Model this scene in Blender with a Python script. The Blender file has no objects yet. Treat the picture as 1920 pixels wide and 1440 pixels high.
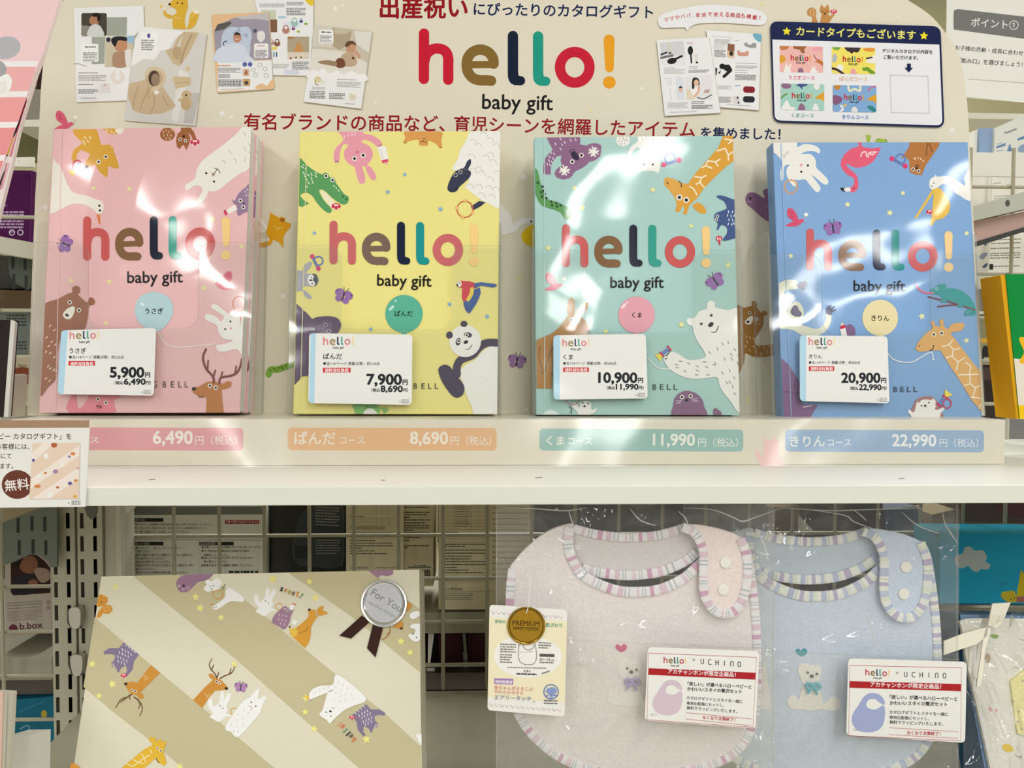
import bpy, math, random
from mathutils import Vector, Matrix, noise
from mathutils.geometry import tessellate_polygon

# ------------------------------------------------------------------ camera, world, lights, exposure
SC = bpy.context.scene
COL = SC.collection
F = 1450.0                                   # focal length in pixels of the 1920x1440 frame
EYE = Vector((0, 0, 1.25))
PITCH, YAW, ROLL = -0.032, -0.034, 0.003
CAMR = (Matrix.Rotation(YAW, 3, 'Z') @ Matrix.Rotation(math.pi / 2 + PITCH, 3, 'X') @ Matrix.Rotation(ROLL, 3, 'Z'))
cam = bpy.data.cameras.new('camera')
cam.sensor_width = 36.0
cam.lens = 36.0 * F / 1920.0
cam.clip_start = 0.01
camo = bpy.data.objects.new('camera', cam)
COL.objects.link(camo)
camo.matrix_world = Matrix.Translation(EYE) @ CAMR.to_4x4()
SC.camera = camo

world = bpy.data.worlds.new('store_air')
SC.world = world
world.use_nodes = True
world.node_tree.nodes['Background'].inputs[0].default_value = (1.0, 0.995, 0.965, 1)
world.node_tree.nodes['Background'].inputs[1].default_value = 0.24


def lamp(name, loc, sx, sy, power, rot=(0, 0, 0), col=(1, 1.0, 0.98)):
    d = bpy.data.lights.new(name, 'AREA')
    d.shape = 'RECTANGLE'
    d.size, d.size_y, d.energy, d.color = sx, sy, power, col
    o = bpy.data.objects.new(name, d)
    o.location, o.rotation_euler = loc, rot
    COL.objects.link(o)
    return o


# fluorescent ceiling fixtures over the aisle the photo is taken from (2.9 m up)
for lx in (-1.95, 0.72, 2.7):
    for ly, p in ((-0.95, 15), (-2.5, 22), (-4.05, 26), (-5.6, 26)):
        lamp('ceiling_lamp', (lx, ly, 2.9), 0.14, 1.25, p)
for lx in (-1.2, 0.2, 1.5):
    lamp('ceiling_lamp', (lx, 1.75, 2.9), 0.2, 1.25, 20)
SC.view_settings.view_transform = 'Standard'
SC.view_settings.look = 'None'
SC.view_settings.exposure = 0.24
SC.view_settings.gamma = 1.0
SC.view_settings.use_curve_mapping = False
SC.cycles.max_bounces = 8
SC.cycles.transparent_max_bounces = 24
SC.cycles.caustics_reflective = False
SC.cycles.caustics_refractive = False


# ------------------------------------------------------------------ helpers
def ray(px, py):
    return CAMR @ Vector(((px - 960) / F, -(py - 720) / F, -1.0))


class Plane:
    """a flat surface of the place: a point on it and the side it faces"""
    def __init__(self, p, n):
        self.p, self.n = Vector(p), Vector(n).normalized()

    def at(self, px, py, off=0.0):
        d = ray(px, py)
        t = (self.p - EYE).dot(self.n) / d.dot(self.n)
        return EYE + d * t + self.n * off

    def moved(self, off):
        return Plane(self.p + self.n * off, self.n)


def upright(y, lean=0.0, z=1.25, yaw=0.0, x=0.0):
    n = Vector((0, -math.cos(lean), math.sin(lean)))
    n = Matrix.Rotation(yaw, 3, 'Z') @ n
    return Plane((x, y, z), n)


def flat(z):
    return Plane((0, 0, z), (0, 0, 1))


def lin(h):
    h = h.lstrip('#')
    o = []
    for i in (0, 2, 4):
        c = int(h[i:i + 2], 16) / 255
        o.append(c / 12.92 if c <= 0.04045 else ((c + 0.055) / 1.055) ** 2.4)
    return o


_M = {}


def mat(h, cls='paper', gain=1.0):
    """a procedural material: colour + kind of surface"""
    key = (h, cls, gain)
    if key in _M:
        return _M[key]
    m = bpy.data.materials.new(cls + '_' + h.lstrip('#'))
    m.use_nodes = True
    nt = m.node_tree
    b = nt.nodes['Principled BSDF']
    c = [min(1.0, v * gain) for v in lin(h)]
    b.inputs['Base Color'].default_value = (*c, 1)
    R, S = b.inputs['Roughness'], b.inputs['Specular IOR Level']

    def tex(kind, scale, det=3):
        tc = nt.nodes.new('ShaderNodeTexCoord')
        n = nt.nodes.new(kind)
        n.inputs['Scale'].default_value = scale
        if 'Detail' in n.inputs:
            n.inputs['Detail'].default_value = det
        nt.links.new(tc.outputs['Object'], n.inputs['Vector'])
        return n

    def bump(src, dist, strength=1.0):
        bp = nt.nodes.new('ShaderNodeBump')
        bp.inputs['Distance'].default_value = dist
        bp.inputs['Strength'].default_value = strength
        nt.links.new(src, bp.inputs['Height'])
        return bp.outputs['Normal']
    if cls == 'paper':
        R.default_value, S.default_value = 0.6, 0.12
    elif cls == 'board':                       # satin-printed foam board
        R.default_value, S.default_value = 0.5, 0.1
    elif cls == 'cover':                       # film-laminated, slightly warped cover
        R.default_value, S.default_value = 0.5, 0.1
        b.inputs['Coat Weight'].default_value = 0.45
        b.inputs['Coat Roughness'].default_value = 0.07
        n = tex('ShaderNodeTexNoise', 10.0, 0.8)
        nt.links.new(bump(n.outputs['Fac'], 0.0048), b.inputs['Coat Normal'])
    elif cls == 'strip':
        R.default_value, S.default_value = 0.5, 0.3
        b.inputs['Coat Weight'].default_value = 0.5
        b.inputs['Coat Roughness'].default_value = 0.12
        n = tex('ShaderNodeTexNoise', 9.0, 1.0)
        nt.links.new(bump(n.outputs['Fac'], 0.008), b.inputs['Coat Normal'])
    elif cls == 'steel':                       # powder-coated shelf steel
        R.default_value, S.default_value = 0.38, 0.4
        n = tex('ShaderNodeTexNoise', 900.0, 2)
        nt.links.new(bump(n.outputs['Fac'], 0.0002, 0.2), b.inputs['Normal'])
    elif cls == 'towel':
        R.default_value, S.default_value = 0.95, 0.05
        b.inputs['Sheen Weight'].default_value = 0.3
        n = tex('ShaderNodeTexNoise', 420.0, 5)
        n2 = tex('ShaderNodeTexNoise', 12.0, 1)
        ad = nt.nodes.new('ShaderNodeMath')
        ad.operation = 'MULTIPLY_ADD'
        ad.inputs[1].default_value = 1.0
        nt.links.new(n.outputs['Fac'], ad.inputs[0])
        nt.links.new(n2.outputs['Fac'], ad.inputs[2])
        nt.links.new(bump(ad.outputs[0], 0.0006, 1.0), b.inputs['Normal'])
        mx = nt.nodes.new('ShaderNodeMix')
        mx.data_type = 'RGBA'
        mx.inputs[6].default_value = (*[v * 0.86 for v in c], 1)
        mx.inputs[7].default_value = (*[min(1, v * 1.08) for v in c], 1)
        nt.links.new(n.outputs['Fac'], mx.inputs[0])
        nt.links.new(mx.outputs[2], b.inputs['Base Color'])
    elif cls == 'satin':
        R.default_value, S.default_value = 0.35, 0.5
        b.inputs['Sheen Weight'].default_value = 0.2
    elif cls == 'wrap':
        R.default_value, S.default_value = 0.5, 0.3
        n = tex('ShaderNodeTexNoise', 30.0, 2)
        nt.links.new(bump(n.outputs['Fac'], 0.002, 0.6), b.inputs['Normal'])
    elif cls == 'metal':
        b.inputs['Metallic'].default_value = 1.0
        R.default_value = 0.3
    elif cls == 'foil':
        b.inputs['Metallic'].default_value = 0.85
        R.default_value = 0.22
        n = tex('ShaderNodeTexNoise', 9.0, 0)
        nt.links.new(bump(n.outputs['Fac'], 0.004, 1.0), b.inputs['Normal'])
    elif cls == 'plastic':
        R.default_value, S.default_value = 0.25, 0.5
    elif cls == 'dull':
        R.default_value, S.default_value = 0.8, 0.15
    elif cls == 'wall':
        R.default_value, S.default_value = 0.85, 0.1
        n = tex('ShaderNodeTexNoise', 60.0, 3)
        nt.links.new(bump(n.outputs['Fac'], 0.002, 0.4), b.inputs['Normal'])
    _M[key] = m
    return m


def clear(name, tint=(0.97, 0.975, 0.97), rough=0.03, warp=0.0, wscale=12.0, boost=1.0, haze=0.0, shape='noise'):
    """clear sheet: passes what lies behind it and mirrors the lamps by Fresnel"""
    if name in _M:
        return _M[name]
    m = bpy.data.materials.new(name)
    m.use_nodes = True
    nt = m.node_tree
    nt.nodes.remove(nt.nodes['Principled BSDF'])
    out = nt.nodes['Material Output']
    tr = nt.nodes.new('ShaderNodeBsdfTransparent')
    tr.inputs[0].default_value = (*tint, 1)
    gl = nt.nodes.new('ShaderNodeBsdfGlossy')
    gl.inputs['Roughness'].default_value = rough
    fr = nt.nodes.new('ShaderNodeFresnel')
    fr.inputs['IOR'].default_value = 1.45
    mu = nt.nodes.new('ShaderNodeMath')
    mu.operation = 'MULTIPLY'
    mu.use_clamp = True
    mu.inputs[1].default_value = boost
    ge = nt.nodes.new('ShaderNodeNewGeometry')
    fb = nt.nodes.new('ShaderNodeMath')
    fb.operation = 'MULTIPLY_ADD'
    fb.inputs[1].default_value, fb.inputs[2].default_value = -boost, boost
    nt.links.new(ge.outputs['Backfacing'], fb.inputs[0])
    nt.links.new(fb.outputs[0], mu.inputs[1])
    nt.links.new(fr.outputs[0], mu.inputs[0])
    mix = nt.nodes.new('ShaderNodeMixShader')
    nt.links.new(mu.outputs[0], mix.inputs[0])
    nt.links.new(tr.outputs[0], mix.inputs[1])
    nt.links.new(gl.outputs[0], mix.inputs[2])
    last = mix
    if haze:
        df = nt.nodes.new('ShaderNodeBsdfDiffuse')
        df.inputs[0].default_value = (0.9, 0.9, 0.88, 1)
        m2 = nt.nodes.new('ShaderNodeMixShader')
        m2.inputs[0].default_value = haze
        nt.links.new(mix.outputs[0], m2.inputs[1])
        nt.links.new(df.outputs[0], m2.inputs[2])
        last = m2
    nt.links.new(last.outputs[0], out.inputs[0])
    if warp:
        tc = nt.nodes.new('ShaderNodeTexCoord')
        n = nt.nodes.new('ShaderNodeTexNoise')
        n.inputs['Scale'].default_value = wscale
        n.inputs['Detail'].default_value = 2.0
        n.inputs['Distortion'].default_value = 1.2 if shape == 'film' else 0.0
        nt.links.new(tc.outputs['Object'], n.inputs['Vector'])
        bp = nt.nodes.new('ShaderNodeBump')
        bp.inputs['Distance'].default_value = warp
        nt.links.new(n.outputs['Fac'], bp.inputs['Height'])
        nt.links.new(bp.outputs[0], gl.inputs['Normal'])
        nt.links.new(bp.outputs[0], fr.inputs['Normal'])
    _M[name] = m
    return m


def nums(s):
    if isinstance(s, str):
        v = [float(q) for q in s.replace(',', ' ').split()]
        return [(v[i], v[i + 1]) for i in range(0, len(v) - 1, 2)]
    return [tuple(p) for p in s]


def smooth(p, closed=True, k=5):
    """points of a Catmull-Rom curve through p"""
    n = len(p)
    if n < 3:
        return p
    out = []
    for i in range(n if closed else n - 1):
        if closed:
            a, b, c, d = p[i - 1], p[i], p[(i + 1) % n], p[(i + 2) % n]
        else:
            a, b, c, d = p[max(i - 1, 0)], p[i], p[i + 1], p[min(i + 2, n - 1)]
        for j in range(k):
            t = j / k
            out.append(tuple(0.5 * (2 * b[q] + (c[q] - a[q]) * t + (2 * a[q] - 5 * b[q] + 4 * c[q] - d[q]) * t * t + (3 * b[q] - a[q] - 3 * c[q] + d[q]) * t ** 3) for q in range(len(b))))
    if not closed:
        out.append(p[-1])
    return out


def tess(loops):
    """triangles (as lists of 2D points) of a polygon with holes"""
    flatl = [q for l in loops for q in l]
    tri = tessellate_polygon([[Vector((x, y, 0)) for x, y in l] for l in loops])
    return [[flatl[i] for i in t] for t in tri]


def clip_poly(poly, clip):
    """Sutherland-Hodgman against a convex outline"""
    area = sum(clip[i][0] * clip[(i + 1) % len(clip)][1] - clip[(i + 1) % len(clip)][0] * clip[i][1] for i in range(len(clip)))
    s = 1 if area > 0 else -1
    out = poly
    for i in range(len(clip)):
        a, b = clip[i], clip[(i + 1) % len(clip)]
        side = lambda p: s * ((b[0] - a[0]) * (p[1] - a[1]) - (b[1] - a[1]) * (p[0] - a[0]))
        src, out = out, []
        for j in range(len(src)):
            p, q = src[j - 1], src[j]
            dp, dq = side(p), side(q)
            if (dp >= 0) != (dq >= 0):
                t = dp / (dp - dq)
                out.append((p[0] + (q[0] - p[0]) * t, p[1] + (q[1] - p[1]) * t))
            if dq >= 0:
                out.append(q)
        if not out:
            return []
    return out


_F = {}


def glyphs(s, bold=0.0):
    """triangulated lettering in font units: verts, tris, ink box"""
    key = (s, bold)
    if key not in _F:
        c = bpy.data.curves.new('lettering', 'FONT')
        c.body = s
        c.resolution_u = 3
        c.offset = bold
        o = bpy.data.objects.new('lettering', c)
        COL.objects.link(o)
        dg = bpy.context.evaluated_depsgraph_get()
        me = o.evaluated_get(dg).to_mesh()
        v = [(q.co.x, q.co.y) for q in me.vertices]
        me.calc_loop_triangles()
        t = [tuple(q.vertices) for q in me.loop_triangles]
        bpy.data.objects.remove(o)
        bpy.data.curves.remove(c)
        xs, ys = [q[0] for q in v] or [0, 1], [q[1] for q in v] or [0, 1]
        _F[key] = (v, t, min(xs), max(xs), min(ys), max(ys))
    return _F[key]


class MB:
    """collects geometry in place and links it as ONE mesh object"""
    def __init__(self):
        self.v, self.f, self.mi, self.mats = [], [], [], []

    def m(self, material):
        if material not in self.mats:
            self.mats.append(material)
        return self.mats.index(material)

    def face(self, pts, material):
        b = len(self.v)
        self.v += [Vector(p) for p in pts]
        self.f.append(tuple(range(b, b + len(pts))))
        self.mi.append(self.m(material))

    def mesh(self, verts, faces, material):
        b = len(self.v)
        k = self.m(material)
        self.v += [Vector(p) for p in verts]
        self.f += [tuple(b + i for i in f) for f in faces]
        self.mi += [k] * len(faces)

    def hexa(self, q, material):
        """q: 4 front corners (TL TR BR BL) then 4 back corners"""
        self.mesh(q, [(3, 2, 1, 0), (4, 5, 6, 7), (0, 1, 5, 4), (1, 2, 6, 5), (2, 3, 7, 6), (3, 0, 4, 7)], material)

    def box(self, lo, hi, material):
        (a, b, c), (d, e, f) = lo, hi
        self.hexa([(a, b, f), (d, b, f), (d, b, c), (a, b, c), (a, e, f), (d, e, f), (d, e, c), (a, e, c)], material)

    def slab(self, plane, pts, t, material, back=None, side=None, off=0.0):
        """outline in photo pixels laid on a plane of the place, given real thickness t behind it"""
        pts = nums(pts)
        fr = [plane.at(x, y, off) for x, y in pts]
        bk = [p - plane.n * t for p in fr]
        idx = {p: i for i, p in enumerate(pts)}
        tr = tess([pts])
        n = len(pts)
        tri = [[idx[p] for p in t3] for t3 in tr]
        self.mesh(fr, tri, material)
        self.mesh(bk, [t3[::-1] for t3 in tri], back or material)
        self.mesh(fr + bk, [(i, (i + 1) % n, n + (i + 1) % n, n + i) for i in range(n)], side or material)

    def tube(self, pts, r, material, seg=8, closed=False):
        pts = [Vector(p) for p in pts]
        n = len(pts)
        vs, fs = [], []
        for i, p in enumerate(pts):
            a = pts[i - 1] if (i or closed) else p
            b = pts[(i + 1) % n] if (i < n - 1 or closed) else p
            d = (b - a).normalized()
            u = d.cross(Vector((0.13, -1, 0.21))).normalized()
            w = d.cross(u)
            rr = r[i] if isinstance(r, (list, tuple)) else r
            vs += [p + (u * math.cos(2 * math.pi * k / seg) + w * math.sin(2 * math.pi * k / seg)) * rr for k in range(seg)]
        for i in range(n if closed else n - 1):
            j = (i + 1) % n
            fs += [(i * seg + k, i * seg + (k + 1) % seg, j * seg + (k + 1) % seg, j * seg + k) for k in range(seg)]
        if not closed:
            fs += [tuple(range(seg))[::-1], tuple((n - 1) * seg + k for k in range(seg))]
        self.mesh(vs, fs, material)

    def build(self, name, parent=None, loc=None, bevel=0.0, smooth_shade=False):
        if parent is not None:
            base = parent['_base'] if '_base' in parent else parent.location
            base = Vector(base)
        elif loc is not None:
            base = Vector(loc)
        else:
            n = max(1, len(self.v))
            base = Vector((sum(p.x for p in self.v) / n, sum(p.y for p in self.v) / n, min(p.z for p in self.v)))
        me = bpy.data.meshes.new(name)
        me.from_pydata([p - base for p in self.v], [], self.f)
        for q in self.mats:
            me.materials.append(q)
        me.polygons.foreach_set('material_index', self.mi)
        if smooth_shade:
            me.polygons.foreach_set('use_smooth', [True] * len(me.polygons))
        me.update()
        o = bpy.data.objects.new(name, me)
        COL.objects.link(o)
        if parent is not None:
            o.parent = parent
            if parent.parent is not None or parent.type == 'MESH':
                BASES[o.name] = base
        else:
            o.location = base
        BASES[o.name] = base
        if bevel:
            bv = o.modifiers.new('edge', 'BEVEL')
            bv.width, bv.segments, bv.limit_method = bevel, 2, 'ANGLE'
        return o


BASES = {}


def thing(name, label, cat, loc, group=None):
    o = bpy.data.objects.new(name, None)
    o.empty_display_size = 0.02
    COL.objects.link(o)
    o.location = loc
    BASES[o.name] = Vector(loc)
    return tag(o, label, cat, group)


def tag(o, label, cat, group=None, kind=None):
    if label:
        o['label'] = label
    if cat:
        o['category'] = cat
    if group:
        o['group'] = group
    if kind:
        o['kind'] = kind
    return o


def struct(o):
    o['kind'] = 'structure'
    return o


_build = MB.build


def build(self, name, parent=None, loc=None, bevel=0.0, smooth_shade=False):
    """link under parent (whose world base is known) or as a top-level mesh"""
    if parent is not None:
        base = BASES[parent.name]
        o = _build(self, name, None, base, bevel, smooth_shade)
        o.location = (0, 0, 0)
        o.parent = parent
        BASES[o.name] = base
        return o
    return _build(self, name, None, loc, bevel, smooth_shade)


MB.build = build


class Art:
    """printing on a real surface: outlines read off the photo, laid on the surface's plane as thin layers of one mesh"""
    STEP = 4e-6
    still = False

    def __init__(self, plane, cls='paper', gain=1.0, clip=None, mb=None, off=2e-5):
        self.pl, self.cls, self.gain, self.clip = plane, cls, gain, nums(clip) if clip else None
        self.mb = mb or MB()
        self.off = off
        self.T()

    def T(self, x0=0.0, y0=0.0, s=1.0):
        self.tx, self.ty, self.s = x0, y0, s
        return self

    def _put(self, tris, col, cls=None, step=True):
        if step and not self.still:
            self.off += self.STEP
        k = self.mb.m(mat(col, cls or self.cls, self.gain) if isinstance(col, str) else col)
        for t in tris:
            q = [(self.tx + x / self.s, self.ty + y / self.s) for x, y in t]
            if self.clip:
                q = clip_poly(q, self.clip)
            if len(q) < 3:
                continue
            b = len(self.mb.v)
            self.mb.v += [self.pl.at(x, y, self.off) for x, y in q]
            ar = sum(q[i - 1][0] * q[i][1] - q[i][0] * q[i - 1][1] for i in range(len(q)))
            ids = range(b, b + len(q))
            self.mb.f.append(tuple(ids) if ar < 0 else tuple(ids)[::-1])
            self.mb.mi.append(k)

    def P(self, col, pts, holes=(), cls=None):
        self._put(tess([nums(pts)] + [nums(h) for h in holes]), col, cls)

    def B(self, col, pts, k=4, cls=None):
        self._put(tess([smooth(nums(pts), True, k)]), col, cls)

    def R(self, col, x0, y0, x1, y1, r=0.0, skew=0.0, cls=None):
        """rectangle, optionally with round corners; skew = fall in y per x"""
        if r:
            p = []
            for cx, cy, a0 in ((x1 - r, y0 + r, -90), (x1 - r, y1 - r, 0), (x0 + r, y1 - r, 90), (x0 + r, y0 + r, 180)):
                p += [(cx + r * math.cos(math.radians(a0 + a)), cy + r * math.sin(math.radians(a0 + a))) for a in (0, 22, 45, 68, 90)]
        else:
            p = [(x0, y0), (x1, y0), (x1, y1), (x0, y1)]
        p = [(x, y + skew * (x - x0)) for x, y in p]
        self.P(col, p, cls=cls)

    def E(self, col, cx, cy, rx, ry=None, rot=0.0, n=24, cls=None):
        ry = rx if ry is None else ry
        c, s = math.cos(rot), math.sin(rot)
        p = []
        for i in range(n):
            a = 2 * math.pi * i / n
            u, v = rx * math.cos(a), ry * math.sin(a)
            p.append((cx + u * c - v * s, cy + u * s + v * c))
        self._put([[p[0], p[i], p[i + 1]] for i in range(1, n - 1)], col, cls)

    def ring(self, col, cx, cy, rx, ry, w, n=32):
        p = [(cx + rx * math.cos(2 * math.pi * i / n), cy + ry * math.sin(2 * math.pi * i / n)) for i in range(n)]
        self.L(col, w, p, closed=True, sm=False)

    def L(self, col, w, pts, sm=True, closed=False, caps=True, w2=None):
        """stroke with round ends; w2 = width at its far end"""
        p = nums(pts)
        if sm:
            p = smooth(p, closed, 5)
        n = len(p)
        tr = []
        w2 = w if w2 is None else w2
        lft, rgt = [], []
        for i in range(n):
            a = p[i - 1] if (i or closed) else p[i]
            b = p[(i + 1) % n] if (i < n - 1 or closed) else p[i]
            dx, dy = b[0] - a[0], b[1] - a[1]
            l = math.hypot(dx, dy) or 1
            h = (w + (w2 - w) * i / max(1, n - 1)) / 2
            lft.append((p[i][0] - dy / l * h, p[i][1] + dx / l * h))
            rgt.append((p[i][0] + dy / l * h, p[i][1] - dx / l * h))
        for i in range(n if closed else n - 1):
            j = (i + 1) % n
            tr += [[lft[i], lft[j], rgt[j]], [lft[i], rgt[j], rgt[i]]]
        if caps and not closed:
            for i, q, hw in ((0, 1, w / 2), (n - 1, n - 2, w2 / 2)):
                a0 = math.atan2(p[i][1] - p[q][1], p[i][0] - p[q][0])
                arc = [(p[i][0] + hw * math.cos(a0 + math.pi * (k / 8 - 0.5)), p[i][1] + hw * math.sin(a0 + math.pi * (k / 8 - 0.5))) for k in range(9)]
                tr += [[arc[0], arc[k], arc[k + 1]] for k in range(1, 8)]
        self._put(tr, col)

    def eye(self, x, y, r, ring='#f4efe4', dot='#1c1518'):
        if ring:
            self.E(ring, x, y, r * 1.25, n=14)
        self.E(dot, x, y, r * 0.72, n=12)

    def eyes(self, r, pts, ring='#f4efe4', dot='#1c1518'):
        for x, y in nums(pts):
            self.eye(x, y, r, ring, dot)

    def star(self, col, cx, cy, r, rot=0.15):
        p = []
        for i in range(10):
            a = -math.pi / 2 + rot + i * math.pi / 5
            q = r if i % 2 == 0 else r * 0.5
            p.append((cx + q * math.cos(a), cy + q * math.sin(a)))
        self._put([[(cx, cy), p[i], p[(i + 1) % 10]] for i in range(10)], col)

    def stars(self, col, r, pts):
        self.off += self.STEP
        self.still = True
        for i, (x, y) in enumerate(nums(pts)):
            self.star(col, x, y, r * (0.9 + 0.1 * (i % 3)), 0.3 * ((i * 7) % 5 - 2) / 2)
        self.still = False

    def D(self, col, w, l, ang, pts):
        """short dashes (fur marks)"""
        self.off += self.STEP
        self.still = True
        for i, (x, y) in enumerate(nums(pts)):
            a = math.radians(ang + 12 * ((i * 5) % 3 - 1))
            dx, dy = math.cos(a) * l / 2, math.sin(a) * l / 2
            self.L(col, w, [(x - dx, y - dy), (x + dx, y + dy)], sm=False, caps=False)
        self.still = False

    def text(self, s, x0, y0, x1, y1, col, bold=0.0, h=None):
        """lettering whose ink runs from (x0,y0) to (x1,y1) on the baseline; bold = extra stroke weight"""
        v, t, mnx, mxx, mny, mxy = glyphs(s)
        mnx, mxx = mnx - bold, mxx + bold
        l = math.hypot(x1 - x0, y1 - y0)
        sx = l / max(1e-6, mxx - mnx)
        sy = sx if h is None else h / max(1e-6, mxy + bold)
        ux, uy = (x1 - x0) / l, (y1 - y0) / l
        n = 0 if bold == 0 else 4 if bold < 0.012 else 8
        for i in range(n + 1):
            ox, oy = (0, 0) if i == n else (bold * math.cos(2 * math.pi * i / n), bold * math.sin(2 * math.pi * i / n))
            q = [(x0 + ux * (a + ox - mnx) * sx + uy * (b + oy) * sy, y0 + uy * (a + ox - mnx) * sx - ux * (b + oy) * sy) for a, b in v]
            self.off += 1.5e-6
            self._put([[q[i] for i in k] for k in t], col, step=False)
        self.off += 2e-6

    def lines(self, col, w, x0, y0, x1, n, dy, skew=0.0, seed=1, short=0.25):
        """rows of print too small to read"""
        r = random.Random(seed)
        self.off += self.STEP
        self.still = True
        for i in range(n):
            y = y0 + i * dy
            xe = x1 - (x1 - x0) * (short * r.random() if i % 3 == 2 else 0.03 * r.random())
            x = x0
            while x < xe:
                l = w * r.uniform(0.7, 3.2)
                l = min(l, xe - x)
                self.R(col, x, y + skew * (x - x0), x + l, y + w + skew * (x - x0), skew=skew)
                x += l + w * r.uniform(0.25, 0.6)
        self.still = False

    def hello(self, x0, y0, x1, y1, h, cols, ln=0.0):
        """the five letters and the mark, from h's foot (x0,y0) to the mark's foot (x1,y1), h tall"""
        k = (x1 - x0) / 1484.0
        kv = h / 420.0
        sl = (y1 - y0) / (x1 - x0)

        def g(pts):
            return [(x0 + (x - 338 + ln * (632 - y + 0.0202 * (x - 338))) * k, y0 + sl * (x - 338) * k + (y - 0.0202 * (x - 338) - 632) * kv) for x, y in nums(pts)]
        w = 78 * (k + kv) / 2
        self.L(cols[0], w, g('380 252 379 592'), sm=False)
        self.L(cols[0], w, g('380 470 400 405 445 370 495 365 540 385 561 430 562 500 562 598'))
        self.L(cols[1], w * 0.68, g('725 485 905 484'), sm=False)
        self.L(cols[1], w, g('903 478 895 430 858 388 802 372 745 390 709 435 701 490 713 545 752 588 808 603 850 602 884 606'))
        for c_, dx, dy in ((cols[2], 0, 0), (cols[3], 189, 4)):
            t = lambda pts: g([(x + dx, y + dy) for x, y in nums(pts)])
            self.L(c_, w, t('1048 270 1048 548'), sm=False)
            self.P(c_, t('1009 540 1010 575 1017 604 1034 627 1060 639 1105 640.5 1105 571 1095 569 1089 561 1087 540'))
            self.E(c_, *t('1105 605.7')[0], 35 * k, 35 * kv)
        self.ring(cols[4], *g('1512 505')[0], 111 * k, 115 * kv, w)
        self.L(cols[5], w * 1.06, g('1770 300 1773 510'), sm=False, w2=w * 0.82)
        self.E(cols[5], *g('1772 618')[0], 48 * k, 46 * kv)

    def butterfly(self, x, y, r, rot=0.0, col='#9a6fb0'):
        c, s = math.cos(rot), math.sin(rot)
        t = lambda u, v: (x + r * (u * c - v * s), y + r * (u * s + v * c))
        for sg in (-1, 1):
            self.E(col, *t(0.55 * sg, -0.28), r * 0.52, r * 0.42, rot + sg * 0.5)
            self.E(col, *t(0.42 * sg, 0.4), r * 0.38, r * 0.36, rot)
            self.E('#5d3f7c', *t(0.85 * sg, -0.4), r * 0.12, n=10)
        self.L('#4a3560', r * 0.2, [t(0, -0.35), t(0, 0.5)], sm=False)
        for sg in (-1, 1):
            self.L('#4a4038', r * 0.06, [t(0, -0.35), t(0.3 * sg, -1.0)], sm=False)

    def bird(self, x, y, r, flip=1, col='#e0627c'):
        t = lambda pts: [(x + flip * a * r, y + b * r) for a, b in nums(pts)]
        self.B(col, t('-1 0.95 -0.5 0.6 -0.2 0.45 -0.75 0.0 -0.85 -0.6 -0.6 -0.95 -0.1 -0.7 0.25 -0.05 0.4 0.3 0.75 0.2 0.95 0.45 0.7 0.62 0.4 0.85 -0.1 1.0'))
        self.L('#b23a58', r * 0.06, t('-0.6 -0.55 -0.3 -0.4 -0.5 -0.15 -0.15 0.0'))
        self.E('#fff8ee', *t('1.15 -0.25')[0], r * 0.2)
        self.L('#c9c3a8', r * 0.05, t('1.1 -0.1 0.95 0.5'))

    def trumpet(self, x, y, r, rot=0.0):
        c, s = math.cos(rot), math.sin(rot)
        t = lambda pts: [(x + r * (u * c - v * s), y + r * (u * s + v * c)) for u, v in nums(pts)]
        self.P('#f2dc58', t('-1 -0.55 -0.35 -0.12 -0.35 0.12 -1 0.55'))
        self.L('#6d86c0', r * 0.42, t('-0.3 0 0.75 0'), sm=False, caps=False)
        self.L('#d02c4e', r * 0.2, t('-0.35 -0.3 -0.35 0.3'), sm=False)
        self.L('#d02c4e', r * 0.2, t('0.8 -0.3 0.8 0.3'), sm=False)

    def rattle(self, x, y, r, rot=0.0):
        c, s = math.cos(rot), math.sin(rot)
        t = lambda u, v: (x + r * (u * c - v * s), y + r * (u * s + v * c))
        self.ring('#6880b8', *t(0, -0.25), r * 0.6, r * 0.6, r * 0.2)
        self.L('#6880b8', r * 0.36, [t(-0.85, 0.25), t(0.85, 0.25)], sm=False)
        self.E('#e0407a', *t(-0.95, 0.25), r * 0.32)
        self.E('#e0407a', *t(0.95, 0.25), r * 0.32)

    def car(self, x, y, r):
        self.E('#d02c4e', x, y, r, r * 0.68)
        self.R('#ffe9e4', x - r * 0.45, y - r * 0.45, x - r * 0.06, y - r * 0.02)
        self.R('#ffe9e4', x + r * 0.06, y - r * 0.45, x + r * 0.45, y - r * 0.02)
        self.E('#f5d6d6', x - r * 0.5, y + r * 0.5, r * 0.2, n=10)
        self.E('#f5d6d6', x + r * 0.5, y + r * 0.5, r * 0.2, n=10)

    def patches(self, col, w, segs):
        for sg in segs.split(';'):
            self.L(col, w, sg, sm=False, caps=False)


def roundq(q, r, k=5):
    """outline of a four-cornered card with round corners"""
    out = []
    n = len(q)
    for i in range(n):
        p, a, b = Vector(q[i]), Vector(q[i - 1]), Vector(q[(i + 1) % n])
        u, v = (a - p).normalized() * r, (b - p).normalized() * r
        for j in range(k + 1):
            t = j / k
            out.append(tuple(p + u * (1 - t) ** 2 + v * t ** 2))
    return out

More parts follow.
